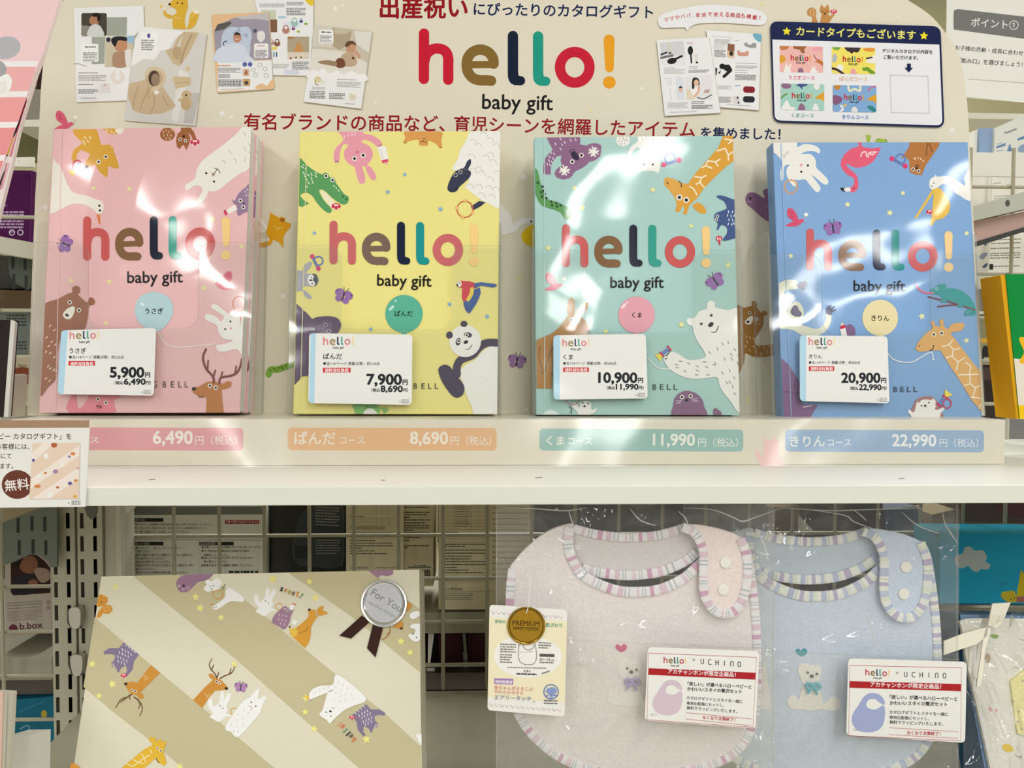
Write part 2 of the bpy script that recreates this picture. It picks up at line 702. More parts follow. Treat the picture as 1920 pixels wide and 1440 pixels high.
# ------------------------------------------------------------------ planes of the display
LEAN = 0.107
BOOK = upright(0.693, LEAN, 1.25 - 0.0500)          # front covers of the four catalogues
PANEL = BOOK.moved(-0.0405)                           # printed back board
BASE_Z = 1.25 - 0.0513
BASE_Y = 0.655
SHELF_Z = 1.25 - 0.0902
STRIP = upright(BASE_Y)
LEDGE_Y = 0.548
RED, NAVY, CREAM = '#960d18', '#17244f', '#e5ddc8'
HC = ['#cc1a33', '#86682f', '#0c1c33', '#1c9a84', '#cc1a33', '#f0a31c']
HB = ['#cf5c5a', '#84603f', '#151b30', '#35a08e', '#cf5c5a', '#fbd48c']
STAR = '#f3ecb0'

# ------------------------------------------------------------------ wall far behind and the shelf
wb = MB()
wb.box((-4, 3.2, -0.2), (4, 3.26, 3.2), mat('#b7b088', 'wall'))
struct(wb.build('wall_back'))
fl = MB()
fl.box((-4, -5.5, -0.06), (4, 3.2, 0.0), mat('#b9b2a4', 'wall'))
struct(fl.build('floor'))

sh = MB()
fw0 = 1.25 - 0.1034
st = mat('#f1eee2', 'steel')
sh.box((-1.1, LEDGE_Y, SHELF_Z - 0.004), (1.1, 0.87, SHELF_Z), st)
s = sh.build('shelf', None, (0, LEDGE_Y, fw0))
lip = MB()
lip.box((-1.1, LEDGE_Y - 0.0015, fw0), (1.1, LEDGE_Y, SHELF_Z), mat('#e3e4d8', 'steel'))
lip.box((-1.1, LEDGE_Y, fw0), (1.1, LEDGE_Y + 0.012, fw0 + 0.0015), mat('#e3e4d8', 'steel'))
tag(s, 'white steel shelf carrying the catalogue display', 'shelf')
lip.build('front_lip', s, bevel=0.0006)
for (x, y, w) in ((285, 899, 12), (1010, 895, 14), (1690, 897, 12), (718, 900, 7)):
    p = flat(SHELF_Z)
    sc = MB()
    sc.face([p.at(x - w / 2, y, 5e-5), p.at(x + w / 2, y - 1, 5e-5), p.at(x + w / 2, y + 1, 5e-5), p.at(x - w / 2, y + 1.5, 5e-5)], mat('#9a958a', 'dull'))
    sc.build('scuff_mark', s)

# ------------------------------------------------------------------ printed display stand: back board + low front box
stand = thing('display_stand', 'beige printed cardboard display with a big multicoloured greeting on its board', 'display', STRIP.at(960, 872))
OUT = '51 779 56 640 60 520 66 370 74 225 78 150 88 75 104 25 128 -8 168 -42 240 -66 960 -66 1540 -52 1640 -20 1702 0 1748 32 1785 80 1803 120 1814 200 1818 268 1834 580 1847 779'
mb = MB()
OUTP = nums(OUT)
OUTP = OUTP[:4] + smooth(OUTP[4:13], False, 5) + smooth(OUTP[14:22], False, 5) + OUTP[22:]
mb.slab(PANEL, OUTP, 0.005, mat(CREAM, 'board'), side=mat('#efe9da', 'paper'))
a = Art(PANEL, 'board', mb=mb)
# headline
a.T(700, 0, 4)
a.text('出産祝い', 48, 122, 708, 122, RED, 0.028)
a.text('にぴったりのカタログギフト', 752, 106, 2098, 132, NAVY, 0.02)
a.hello(338, 632, 1820, 662, 420, HC)
a.text('baby gift', 815, 815, 1346, 826, '#15130f', 0.012)
a.T(360, 0, 4)
a.text('有名ブランドの商品など、', 388, 962, 1895, 978, RED, 0.014)
a.T(700, 0, 4)
a.text('育児シーンを網羅したアイテム', 604, 978, 2412, 1022, RED, 0.014)
a.T(1400, 220, 3.6923)
a.text('を集めました！', -318, 140, 234, 150, NAVY, 0.02)
# small stars
a.T(0, 0, 4)
wst = '#f4f1ea'
a.stars(wst, 32, '1664 852')
a.stars(wst, 20, '1735 880')
a.T(360, 0, 4)
a.stars(wst, 28, '1075 66')
a.stars(wst, 15, '1127 42 1377 770')
a.T(700, 0, 4)
a.stars(wst, 34, '1125 1328')
a.stars('#efe6a8', 20, '1632 832')
a.T(1160, 0, 6)
a.stars('#efe6a8', 32, '1617 44')
a.stars(wst, 32, '255 998')
a.stars(wst, 20, '1435 1392')
a.T(1440, 0, 4)
a.stars(wst, 28, '1378 976')
a.stars(wst, 16, '975 130')
a.T(0, 220, 3.6923)
a.stars(wst, 30, '316 625')
a.T(480, 220, 3.6923)
a.stars(wst, 27, '187 1238')
a.stars('#efe6a8', 20, '1822 1120')
a.T(940, 220, 3.6923)
a.stars(wst, 17, '1757 1018')
a.T(940, 500, 3.6923)
a.stars('#efe6a8', 20, '1708 925')
a.stars(wst, 20, '175 990')
# fox at the top
a.T(0, 0, 4)
GOLD = '#dfb13a'
a.P(GOLD, '1310 -60 1405 -30 1412 60 1400 85 1385 150 1395 220 1300 215 1293 180 1298 135 1265 140 1230 115 1222 85 1238 82 1255 105 1295 118 1325 100 1322 70 1270 45 1265 28 1290 10')
a.B(GOLD, '1400 220 1415 180 1425 115 1455 85 1490 100 1478 160 1450 205')
a.B('#f2e9cf', '1450 90 1475 75 1498 95 1470 105')
a.E('#1c1518', 1273, 33, 10, 8)
a.eyes(8, '1331 22 1368 26', ring=None)
a.D('#f4e6b8', 4, 16, 70, '1320 130 1335 140 1350 132 1440 130 1450 115')
a.R('#f2dfd0', 1222, 55, 1256, 82)
a.P('#e8cf50', '1200 35 1222 45 1205 65')
# bird with a flower
a.bird(482, 900, 74, 1)
# squirrel above the navy frame
a.T(1440, 0, 4)
a.B('#c98f4e', '395 172 402 105 388 85 400 35 415 55 432 55 448 35 462 85 450 110 470 118 488 95 500 105 470 150 455 172')
a.B('#c98f4e', '330 172 332 130 300 115 295 80 320 58 350 65 362 95 358 130 372 172')
a.D('#efd4a4', 5, 18, 100, '315 85 335 75 345 95 320 105 340 115')
a.car(492, 88, 24)
a.eyes(6, '408 87 440 87', ring=None)
a.E('#1c1518', 425, 103, 7)
# frog behind the blue catalogue
a.P('#a9c846', '742 1066 738 1025 728 1010 748 1018 752 1005 760 1018 774 1010 766 1030 762 1066')
a.P('#a9c846', '800 1066 815 1040 850 1042 880 1045 900 1066')
a.eyes(6, '825 1045 885 1052', ring=None)
# flying squirrel between pink and yellow
a.T(480, 220, 3.6923)
a.P('#e5a61c', '100 655 112 668 160 695 180 688 205 700 205 725 240 735 240 760 205 800 190 830 188 900 180 895 165 870 120 845 105 880 60 900 -10 895 -20 880 50 865 95 845 70 800 85 740 95 690')
a.B('#f6f2e6', '-30 690 10 690 50 720 70 760 60 800 10 790 -30 740')
a.B('#f6f2e6', '-20 830 40 835 95 848 60 865 0 868')
a.E('#b36f2a', 182, 712, 17, 14)
a.eyes(4, '172 706 190 716', ring=None)
a.D('#f9dd90', 5, 16, 75, '130 755 145 768 160 770 178 768')
# pelican between yellow and green
a.B('#efecea', '1690 610 1730 640 1765 690 1780 740 1820 710 1870 695 1920 705 1915 735 1870 735 1830 755 1790 795 1745 808 1690 800')
a.E('#1c1518', 1905, 722, 7)
a.B('#edc713', '1905 750 1960 760 1960 910 1900 895 1860 870 1838 830 1850 790')
# snake, butterfly, seal, bear
a.T(480, 500, 3.6923)
a.L('#86b14b', 44, '88 745 105 712 150 712 200 695 300 660')
a.D('#42601f', 8, 12, 20, '100 720 125 708 145 715 160 702 185 705 205 690 178 695')
a.T(940, 500, 3.6923)
a.butterfly(108, 655, 62, 0.15, '#a883b0')
a.T(940, 220, 3.6923)
a.B('#93698a', '1690 560 1710 525 1760 525 1820 560 1812 505 1880 515 1900 740 1850 722 1800 690 1745 640 1700 600')
a.E('#2d2230', 1722, 562, 8, 10)
a.L('#c9aec0', 4, '1700 580 1730 590')
a.D('#c9aec0', 4, 14, 60, '1800 640 1835 620 1828 660')
a.T(940, 500, 3.6923)
BR = '#a9773b'
a.B(BR, '1620 305 1680 285 1735 270 1732 245 1755 237 1770 260 1768 285 1800 320 1810 308 1835 310 1840 332 1815 345 1812 400 1780 460 1755 500 1760 540 1820 545 1880 535 1960 545 1960 610 1880 615 1800 628 1740 622 1690 600 1680 660 1640 750 1600 790')
a.B('#f2ede2', '1688 375 1720 345 1740 345 1738 380 1718 402 1690 395')
a.E('#1c1518', 1706, 382, 10, 8)
a.eyes(9, '1718 320 1764 362')
a.D('#e9d9ae', 5, 18, 70, '1695 485 1720 492 1745 500 1700 520 1690 550 1745 555 1780 550 1820 560 1850 545 1760 590 1800 600 1840 590 1720 580')

# catalogue page pictures printed on the board
a.T(0, 0, 4)
TXT = '#8f8d8c'
SH = '#b9ad92'


def page(pts, col='#efeeec'):
    q = nums(pts)
    a.P(SH, [(x + 5, y + 6) for x, y in q])
    a.P(col, q)


page('556 62 1078 45 1083 198 1010 270 952 755 575 768')
a.R('#4b4438', 612, 100, 803, 272, 14)
a.P('#8e8a7c', '612 190 680 200 650 275 620 275')
a.B('#b0805f', '672 150 690 120 720 105 745 115 745 165 715 190 680 180')
a.B('#1f1a17', '690 108 720 98 755 110 752 150 735 165 728 130 700 128')
a.B('#d5d6d2', '665 225 690 190 735 185 765 215 778 272 662 272')
a.P('#a5a99b', '803 132 955 130 952 270 803 272')
a.P('#a5a99b', '690 280 790 278 785 480 690 485')
a.P('#cfc3a8', '790 280 1010 268 985 502 788 506')
a.P('#9fc0dc', '950 275 1010 270 1005 330 955 320')
a.B('#c58f6d', '858 320 880 290 930 285 955 320 950 370 910 390 870 375')
a.B('#262226', '835 300 870 275 945 280 950 310 890 305 870 350 850 340')
a.E('#262a44', 815, 300, 16, 18)
a.B('#b28d72', '850 410 890 390 950 400 955 500 850 500')
a.B('#e7e2da', '940 390 985 380 980 500 950 500')
a.R('#f4f3f0', 615, 330, 740, 465, 12)
a.lines('#6e6c6a', 9, 640, 350, 720, 1, 12)
a.lines(TXT, 7, 625, 395, 732, 6, 12, 0, 2)
a.lines(TXT, 7, 590, 545, 740, 1, 12, 0, 3)
a.lines('#b5b2ae', 8, 590, 565, 800, 4, 12, 0, 4)
a.ring('#e9ddd3', 884, 580, 38, 36, 30)
a.P('#efeeec', '862 530 906 530 890 575 878 575')
a.lines(TXT, 7, 590, 632, 705, 1, 12, 0, 5)
a.lines(TXT, 8, 590, 672, 742, 3, 12, 0, 6)
a.R('#e8e0da', 752, 630, 830, 700, 6)
a.E('#c9b6a5', 790, 640, 12, 8)
a.lines('#a09c98', 6, 605, 735, 725, 1, 12, 0, 7)
a.L('#8c8a86', 4, '560 480 600 482 620 490 650 500', sm=False)
page('1065 200 1552 258 1468 945 935 905 1000 450 1012 300')
a.P('#d9d5cd', '1290 235 1552 258 1468 945 935 905 990 470')
a.P('#f1efea', '1065 200 1395 238 1330 275 1290 330 1270 375 1210 380 1160 450 1080 445 985 500 1000 380')
a.P('#e6e2dc', '1345 520 1290 900 1330 925 1420 560')
a.P('#c4bfb8', '1400 700 1380 925 1450 930 1500 700')
a.R('#f6f5f2', 1055, 240, 1180, 390, 8)
a.E('#5b5c92', 1118, 270, 12, 18)
a.lines('#76736f', 8, 1062, 300, 1160, 6, 14, 0.02, 9)
TN, TD = '#cdb694', '#b79d77'
a.P(TN, '1380 240 1495 248 1420 400 1350 500 1300 480 1240 380 1300 360 1330 290')
a.P('#d8d2c6', '1375 260 1340 400 1320 440 1310 380')
a.L(TD, 16, '1440 260 1385 380 1360 470')
a.E('#bfa57e', 1330, 400, 34, 50)
a.E('#d6c29f', 1410, 517, 18, 20)
a.P(TN, '975 625 1060 610 1110 590 1160 560 1215 640 1250 690 1320 795 1300 815 1230 850 1120 862 1050 850 1000 830 965 740 960 680')
a.E('#c5ad8a', 1165, 585, 72, 78)
a.E('#4e3c33', 1158, 590, 42, 58)
a.E('#9b826b', 1168, 600, 32, 48)
a.L('#d8c6a6', 26, '1098 560 1120 525 1170 515 1225 545 1235 600 1200 650 1150 670')
for p in ('1110 680 1075 760 1050 830', '1150 690 1160 780 1130 850', '1220 720 1265 800', '1040 650 1010 740 1000 810', '1115 650 1115 740'):
    a.L(TD, 7, p)
a.E('#efeae0', 1175, 695, 20, 16)
a.P('#d2bd97', '1295 595 1305 575 1330 575 1410 580 1435 585 1432 640 1320 670')
a.L(TD, 5, '1320 625 1425 622')
a.E('#cdb48a', 1400, 715, 38, 34)
a.E('#c6ab80', 1398, 780, 40, 48)
a.L('#cdb48a', 20, '1360 745 1348 755', sm=False)
a.L('#cdb48a', 20, '1430 760 1436 780', sm=False)
a.E('#4e3c33', 1398, 716, 8)
a.T(360, 0, 4)
page('470 0 478 -20 912 -20 908 560 870 570 610 565')
a.B('#ecc93e', '848 -10 860 20 885 42 910 45 912 -15', 2)
a.lines('#a7a5a3', 6, 508, 30, 700, 3, 11, 0, 11)
a.lines('#8c8a88', 6, 710, 18, 840, 3, 10, 0, 12)
a.lines('#74726f', 7, 710, 62, 855, 5, 12, 0, 13)
a.R('#cdd0b8', 520, 78, 632, 150)
a.R('#84604a', 585, 150, 640, 245)
a.R('#a8c8dc', 650, 125, 705, 140, 4)
a.R('#e9e0ea', 680, 170, 790, 225, 20)
a.R('#dfe8ea', 715, 160, 820, 205, 20)


def minibib(x, y, r, col):
    a.E(col, x, y + r * 0.3, r, r * 0.95)
    a.E(col, x, y - r * 0.55, r * 0.68, r * 0.6)
    a.E('#efeeec', x, y - r * 0.4, r * 0.4, r * 0.42)


minibib(770, 168, 28, '#a9c4bf')
minibib(706, 222, 28, '#b78577')
minibib(640, 322, 24, '#8d6148')
minibib(598, 320, 18, '#b98a78')
minibib(820, 158, 13, '#333a78')
minibib(762, 214, 13, '#7a3478')
a.E('#7eb03f', 855, 182, 14, 8)
a.E('#a8b83f', 800, 240, 14, 8)
a.R('#b5a58a', 718, 278, 880, 395)
a.B('#c9955a', '790 330 800 312 815 330 835 370 830 395 768 395')
a.P('#a87c4c', '720 278 775 285 770 292 720 296')
a.R('#dfd3c0', 718, 395, 880, 445)
a.E('#b03a3a', 742, 440, 8)
a.E('#6d4a38', 782, 434, 7)
a.E('#6d4a38', 820, 434, 7)
a.R('#4b7fb0', 612, 395, 620, 430)
a.R('#2e4a80', 632, 395, 640, 430)
a.E('#ead86a', 620, 365, 20, 14)
a.lines('#c4c1be', 7, 610, 482, 730, 3, 13, 0, 14)
a.lines(TXT, 7, 752, 465, 880, 5, 13, 0, 15)
a.R('#d6dbe4', 690, 528, 806, 562, 16)
page('148 115 580 95 612 668 192 698', '#eabf91')
a.P('#efeeec', '195 470 600 455 610 668 196 688')
a.B('#eabf91', '480 668 495 640 540 630 560 650 600 600 612 600 612 668', 3)
a.P('#a29ba6', '168 240 200 190 310 140 575 100 600 450 180 466')
a.P('#5c5a58', '168 240 195 185 290 165 300 180 240 225')
a.P('#c6c2c2', '320 130 575 100 578 160 480 145 380 150')
a.B('#c3cddd', '220 330 240 240 300 205 350 210 420 205 450 260 440 330 420 430 250 400')
for p in ('300 250 345 230 350 270', '355 205 340 245 370 240', '420 250 380 265 420 290'):
    a.P('#a5b2c8', p)
a.B('#c28a6c', '312 275 330 250 360 255 372 290 355 320 320 315')
a.B('#3d2c24', '315 268 335 245 362 255 365 270 340 265')
a.L('#f3d6c8', 5, '325 292 340 300 355 294')
a.B('#d6dbe6', '178 400 215 360 300 330 390 350 430 420 455 465 185 468')
a.L('#4c4a5a', 7, '262 312 238 322 242 345')
a.B('#e8e4e0', '490 260 500 240 540 240 550 290 520 320 495 300')
a.E('#5c5a6a', 475, 235, 14, 16)
a.R('#f3efec', 468, 330, 575, 440, 12)
a.lines('#a5726c', 6, 490, 345, 550, 1, 10, 0, 16)
a.lines('#6e6b69', 6, 478, 378, 566, 6, 10, 0, 17)
a.E('#5a64a8', 398, 486, 17)
a.E('#5a64a8', 438, 486, 17)
a.lines('#d28a4c', 8, 195, 492, 290, 1, 10, 0, 18)
a.lines('#9a9896', 6, 196, 512, 370, 4, 10, 0, 19)
a.lines('#85827f', 6, 200, 560, 290, 3, 10, 0, 20)
a.lines('#6e6b69', 7, 200, 600, 378, 5, 11, 0, 21)
a.R('#d9b59c', 384, 522, 432, 572, 8)
a.B('#b0704f', '395 560 410 525 420 560')
a.R('#c9a06a', 384, 595, 438, 648, 8)
a.E('#4a4038', 410, 625, 14)
for x, y in ((462, 528), (510, 490), (480, 565), (550, 520), (560, 570)):
    a.ring('#b8b6b2', x, y, 17, 14, 4, 14)
a.lines('#c4b09a', 5, 215, 672, 390, 1, 10, -0.03, 22)
page('920 190 1352 242 1270 818 838 765 895 440')
a.P('#cfc4b0', '920 190 1352 242 1318 480 1300 560 890 510 900 300')
a.P('#d9d2c4', '920 190 1050 205 1055 360 905 350')
a.P('#b4a489', '1050 215 1200 240 1180 330 1110 380 1060 350')
a.P('#c9bda4', '1060 205 1210 232 1150 260 1075 260')
a.P('#e4dfd6', '1215 235 1350 245 1330 400 1240 340')
a.P('#e6dfd2', '905 370 1110 385 1230 420 1318 480 1300 570 880 540')
a.B('#c99a78', '1155 350 1180 320 1220 325 1230 370 1205 405 1165 395')
a.B('#6d4a34', '1148 350 1165 318 1210 312 1235 345 1200 335 1170 355')
a.B('#cfa082', '1210 370 1235 385 1265 420 1260 450 1235 430')
a.B('#c3a98c', '1120 430 1170 395 1225 420 1235 490 1150 500')
a.B('#7a4c38', '1075 470 1100 440 1140 450 1150 500 1110 515 1080 500')
a.B('#a08468', '950 465 1020 455 1085 470 1080 500 1010 490 960 480')
a.E('#5b3d2d', 1210, 440, 10)
a.R('#f6f4f0', 955, 228, 1062, 330, 12)
a.lines('#4e4c4a', 9, 972, 240, 1052, 1, 10, 0.04, 23)
a.lines('#85827f', 6, 962, 270, 1050, 5, 11, 0.03, 24)
a.B('#f3f1ee', '890 560 905 525 950 540 985 515 1030 560 1090 530 1130 570 1190 535 1250 560 1300 560 1290 620 880 590', 3)
a.E('#ddd0a8', 945, 600, 26, 24)
a.L('#a58a5a', 6, '925 605 930 635 950 640')
a.E('#e8e4da', 985, 620, 18)
a.lines('#9a9896', 6, 1090, 595, 1230, 1, 10, 0.04, 25)
a.lines('#b2b0ad', 6, 1088, 615, 1272, 4, 11, 0.05, 26)
a.lines('#b2b0ad', 6, 905, 655, 1000, 2, 11, 0.03, 27)
a.lines('#74726f', 7, 885, 685, 1002, 5, 12, 0.03, 28)
a.lines('#74726f', 7, 1030, 702, 1150, 4, 12, 0.03, 29)
a.B('#e0d6ba', '1180 720 1195 700 1210 715 1225 705 1230 745 1190 755')
a.lines('#9a9896', 5, 1150, 778, 1225, 1, 10, 0.06, 30)
# two pages right of the greeting, and the balloon above them
a.T(1160, 0, 6)
a.P('#efeeee', [*smooth(nums('740 315 600 318 480 318 440 260 460 190 600 130 860 75 1100 62 1350 78 1560 120 1650 180 1655 250 1600 290 1450 282 1200 265 950 268 850 285 800 310'), False, 4), (768, 352)])
r_ = random.Random(4)
tx = 'ママやパパ、家族で使える商品も掲載！'
xs = [535, 597, 660, 720, 785, 838, 890, 955, 1022, 1088, 1152, 1215, 1275, 1338, 1395, 1458, 1525, 1580]
ys = [255, 240, 228, 215, 205, 202, 198, 195, 190, 190, 192, 194, 196, 200, 205, 212, 222, 230]
for i, ch in enumerate(tx):
    w = 20 if ch == '！' else 10 if ch == '、' else 50
    if ch == '！':
        a.text(ch, xs[i] - 4, ys[i], xs[i] + 6, ys[i] + 1, '#d02434', 0.015, 44)
    else:
        a.text(ch, xs[i] - w / 2, ys[i], xs[i] + w / 2, ys[i] + (4 if i > 10 else -6 if i < 6 else 0), '#d02434', 0.012, None)
page('978 348 1598 395 1570 1245 1125 1210')
a.B('#78b0c4', '1505 388 1600 396 1592 482 1545 465 1515 430', 2)
a.lines('#b5b3b1', 6, 1040, 415, 1270, 1, 12, 0.05, 31)
a.lines('#a5a3a1', 7, 1070, 450, 1250, 4, 12, 0.03, 32)
a.lines('#8a8886', 6, 1295, 462, 1350, 1, 12, 0.03, 33)
a.P('#9c9ea0', '1408 490 1440 488 1450 510 1490 510 1500 490 1545 495 1540 545 1480 550 1410 525')
a.P('#d99a88', '1328 575 1352 575 1365 598 1420 598 1430 578 1460 585 1452 640 1350 640 1328 620')
a.P('#8c5f48', '1222 500 1300 508 1295 665 1215 650')
a.P('#e3bd9c', '1222 580 1297 585 1295 665 1215 650')
a.E('#3a2a24', 1262, 610, 24, 28)
a.lines('#85827f', 6, 1065, 500, 1205, 3, 22, 0.02, 34)
a.lines('#6e6b69', 7, 1070, 568, 1200, 7, 12, 0.03, 35)
a.L('#17181a', 34, '1255 800 1180 868', sm=False)
a.P('#1d1e21', '1160 735 1240 735 1272 790 1240 830 1190 800 1150 765')
a.E('#17181a', 1160, 755, 32)
a.P('#17181a', '1112 830 1145 795 1135 840')
a.P('#17181a', '1082 770 1105 775 1095 860 1085 850')
a.lines('#a5a3a1', 6, 1310, 715, 1550, 1, 12, 0.03, 36)
a.lines('#9a9896', 6, 1308, 745, 1555, 3, 12, 0.03, 37)
a.lines('#85827f', 6, 1305, 795, 1445, 2, 24, 0.02, 38)
a.lines('#6e6b69', 8, 1305, 845, 1540, 5, 13, 0.03, 39)
a.R('#8a1f28', 1395, 978, 1527, 1050, 30, 0.03)
a.R('#26272a', 1392, 1088, 1525, 1158, 30, 0.03)
a.R('#6d9ad0', 1300, 968, 1368, 976)
a.lines('#b5b3b1', 6, 1110, 968, 1265, 4, 12, 0.02, 40)
a.lines('#85827f', 7, 1120, 1095, 1262, 6, 12, 0.02, 41)
a.R('#dfd8d4', 1280, 1090, 1352, 1170)
a.E('#2c2a28', 1332, 1108, 10, 14)
a.P('#2c2a28', '1330 1170 1345 1140 1358 1172')
a.lines('#9a9896', 5, 1210, 1180, 1480, 1, 12, 0.06, 42)
page('422 460 1012 428 1140 1275 515 1310')
a.P('#d6d6d8', '458 488 725 470 750 742 482 742')
a.P('#e8e7e6', '465 640 745 630 750 742 482 742')
a.P('#d7d2c6', '538 495 590 492 578 600 555 605')
a.R('#3c3a3a', 556, 598, 588, 615)
a.L('#76726e', 26, '475 660 600 632', sm=False)
a.L('#3a3a3a', 20, '475 622 535 600', sm=False)
a.E('#1d1d1f', 595, 695, 54, 34, -0.2)
a.L('#1d1d1f', 24, '640 670 706 640', sm=False)
a.E('#1d1d1f', 802, 578, 30, 50)
a.L('#1d1d1f', 18, '806 620 815 715', sm=False)
a.P('#e0dcd0', '845 622 888 618 880 700 862 704')
a.R('#2d2c2c', 862, 702, 888, 722)
a.E('#f0efe8', 965, 678, 28, 36)
a.lines('#c79a94', 7, 760, 485, 826, 2, 14, 0, 43)
a.lines('#9a9896', 6, 510, 770, 630, 1, 12, 0, 44)
a.lines('#b2b0ad', 6, 508, 790, 745, 4, 13, 0, 45)
a.lines('#85827f', 6, 790, 755, 890, 2, 20, 0, 46)
a.lines('#85827f', 7, 780, 798, 1015, 3, 12, -0.03, 47)
a.lines('#b2b0ad', 6, 512, 888, 595, 1, 12, 0, 48)
a.ring('#cfcfcf', 565, 940, 22, 22, 6, 14)
a.L('#e0e0e0', 12, '570 1000 590 1130', sm=False)
a.P('#dfe2e8', '640 880 722 875 735 1130 650 1130')
a.E('#e3bba0', 693, 1020, 22, 28)
a.B('#3a2d28', '670 1000 690 975 715 995 700 1000')
a.P('#e9e6e4', '745 870 1040 850 1050 1125 765 1130')
a.P('#e5d8bc', '750 1010 810 1020 850 1125 765 1130')
a.B('#272220', '820 1000 825 900 860 880 895 900 905 960 880 965 850 940 845 1000')
a.E('#e6bda2', 868, 940, 28, 36)
a.B('#f5f3f1', '810 1030 860 1000 900 1020 880 1075 830 1080')
a.L('#e3b79a', 26, '900 985 890 1040 850 1090')
a.P('#c4a89c', '965 1015 1020 1015 1015 1050 950 1058')
a.L('#5c5a58', 12, '880 1105 950 1120 1040 1075')
a.lines('#b2b0ad', 6, 545, 1165, 780, 5, 14, -0.02, 49)
a.lines('#85827f', 7, 810, 1150, 960, 2, 18, -0.02, 50)
a.lines('#74726f', 7, 815, 1192, 1055, 4, 12, -0.02, 51)
a.lines('#9a9896', 5, 570, 1270, 880, 1, 12, -0.04, 52)

# navy frame with the four cards
a.T(1440, 0, 4)
NV = '#16204c'
a.P(NV, roundq([(10, 166), (1287, 204), (1316, 962), (36, 922)], 62))
a.P('#efeef0', roundq([(28, 303), (1277, 341), (1301, 946), (46, 908)], 46))
a.P('#efeef0', '28 303 1277 341 1280 410 31 372')
a.text('カードタイプもございます', 205, 268, 1100, 300, '#f0ea78', 0.022)
a.star('#f3e32a', 135, 242, 33, 0.05)
a.star('#f3e32a', 1162, 276, 33, 0.05)
CT = {'p': '#f4bcb4', 'y': '#f6e46a', 'g': '#a9d4c6', 'b': '#86aedb'}
for (x, y, kk, tcol, nm, tx0, tx1) in ((82, 350, 'p', '#e0506a', 'うさぎコース', 150, 344), (472, 360, 'y', '#eebd8c', 'ぱんだコース', 530, 740), (90, 632, 'g', '#84b8a8', 'くまコース', 172, 336), (480, 645, 'b', '#6690cc', 'きりんコース', 550, 746)):
    a.R(CT[kk], x, y, x + 325, y + 198, 12, 0.02)
    cl = a.clip
    a.clip = [(a.tx + u / 4, a.ty + v / 4) for u, v in ((x, y), (x + 325, y + 6.5), (x + 325, y + 204), (x, y + 198))]
    u = lambda pts: [(x + p, y + q_) for p, q_ in nums(pts)]
    if kk == 'p':
        a.P('#a5663a', u('100 0 210 0 185 25 188 55 165 55 150 30 105 22'))
        a.P('#c9814a', u('0 0 75 0 60 25 20 35 0 20'))
        a.B('#f2a8b0', u('245 20 300 8 325 30 300 40 255 38'))
        a.B('#e3a62c', u('0 80 20 70 40 85 45 110 15 130 0 125'))
        a.P('#c9783c', u('325 200 322 150 290 130 265 120 275 108 310 110 325 120'))
        a.L('#8a4a2e', 6, u('300 108 270 95 258 68'))
        a.B('#f4f1ea', u('30 200 40 160 50 130 62 155 90 132 80 170 82 200'))
        a.P('#9a6c88', u('135 200 140 170 160 165 175 172 180 200'))
        a.B('#f4f1ea', u('230 200 240 170 235 145 250 165 268 150 268 180 290 200'))
    elif kk == 'y':
        a.B('#3f2d38', u('100 0 210 0 195 40 165 38 150 50 130 35 115 30'))
        a.B('#7fae48', u('5 0 60 0 55 20 20 22'))
        a.B('#e89a3c', u('235 15 290 0 325 20 300 35 250 30'))
        a.B('#b9bcc4', u('8 60 25 50 40 75 30 110 5 110'))
        a.B('#f4f1ea', u('325 60 280 80 255 110 290 120 325 115'))
        a.L('#3f2d38', 12, u('262 85 300 78'))
        a.E('#f2f0ea', x + 62, y + 155, 26)
        a.L('#3f2d38', 18, u('5 160 40 170 85 200'))
        a.P('#6fa032', u('225 155 270 150 325 190 325 200 290 200 262 178 235 180'))
        a.B('#f2a8b0', u('140 200 145 170 160 160 175 172 185 200'))
    elif kk == 'g':
        a.B('#93698a', u('5 5 40 0 75 10 70 35 30 40 10 28'))
        a.B('#44588c', u('115 15 150 0 200 0 190 20 165 25 160 45 140 25'))
        a.B('#f1efea', u('245 15 270 0 290 0 285 45 255 40'))
        a.P('#e3a62c', u('255 105 290 85 325 60 325 140 300 120 270 118'))
        a.L('#6fa058', 14, u('5 110 25 90 45 80'))
        a.B('#f4f2ec', u('5 200 20 160 45 125 60 150 75 175 105 180 95 200'))
        a.B('#93698a', u('130 200 140 160 155 150 175 165 180 200'))
        a.B('#f1efea', u('240 200 245 165 260 150 275 165 285 200'))
    else:
        a.B('#c98a3c', u('10 5 55 0 50 30 20 35'))
        a.L('#eee8c4', 16, u('115 10 125 45 160 30 200 45 205 5'))
        a.B('#8a5a80', u('0 80 40 80 70 100 60 130 20 150 0 130'))
        a.L('#e0587c', 8, u('320 10 285 20 260 45'))
        a.P('#e3a62c', u('255 110 285 85 325 70 325 140 300 118 270 118'))
        a.L('#f4f2ec', 14, u('50 200 75 180 60 155'))
        a.P('#edc24a', u('70 150 105 140 95 165'))
        a.B('#efe7e2', u('140 200 145 170 170 165 185 200'))
        a.B('#2f8a88', u('255 160 290 155 325 190 300 200 265 175'))
    a.clip = cl
    a.hello(x + 82, y + 112, x + 232, y + 116, 46, HC)
    a.text('baby gift', x + 124, y + 133, x + 194, y + 134, '#1c1a1c', 0.02)
    ya = y + 250 if kk in 'pb' else y + 250
    a.text(nm, tx0, ya, tx1, ya + 4, tcol, 0.012)
a.text('デジタルカタログの内容を', 850, 400, 1225, 410, '#25252c', 0.008)
a.text('ご覧いただけます。', 858, 446, 1118, 455, '#25252c', 0.008)
a.P(NV, '1035 485 1062 485 1062 516 1078 517 1048 550 1016 516 1035 515')
a.L('#b9b8bc', 3, '908 570 1190 578 1202 856 918 850', sm=False, closed=True)
mb.build('back_board', stand)

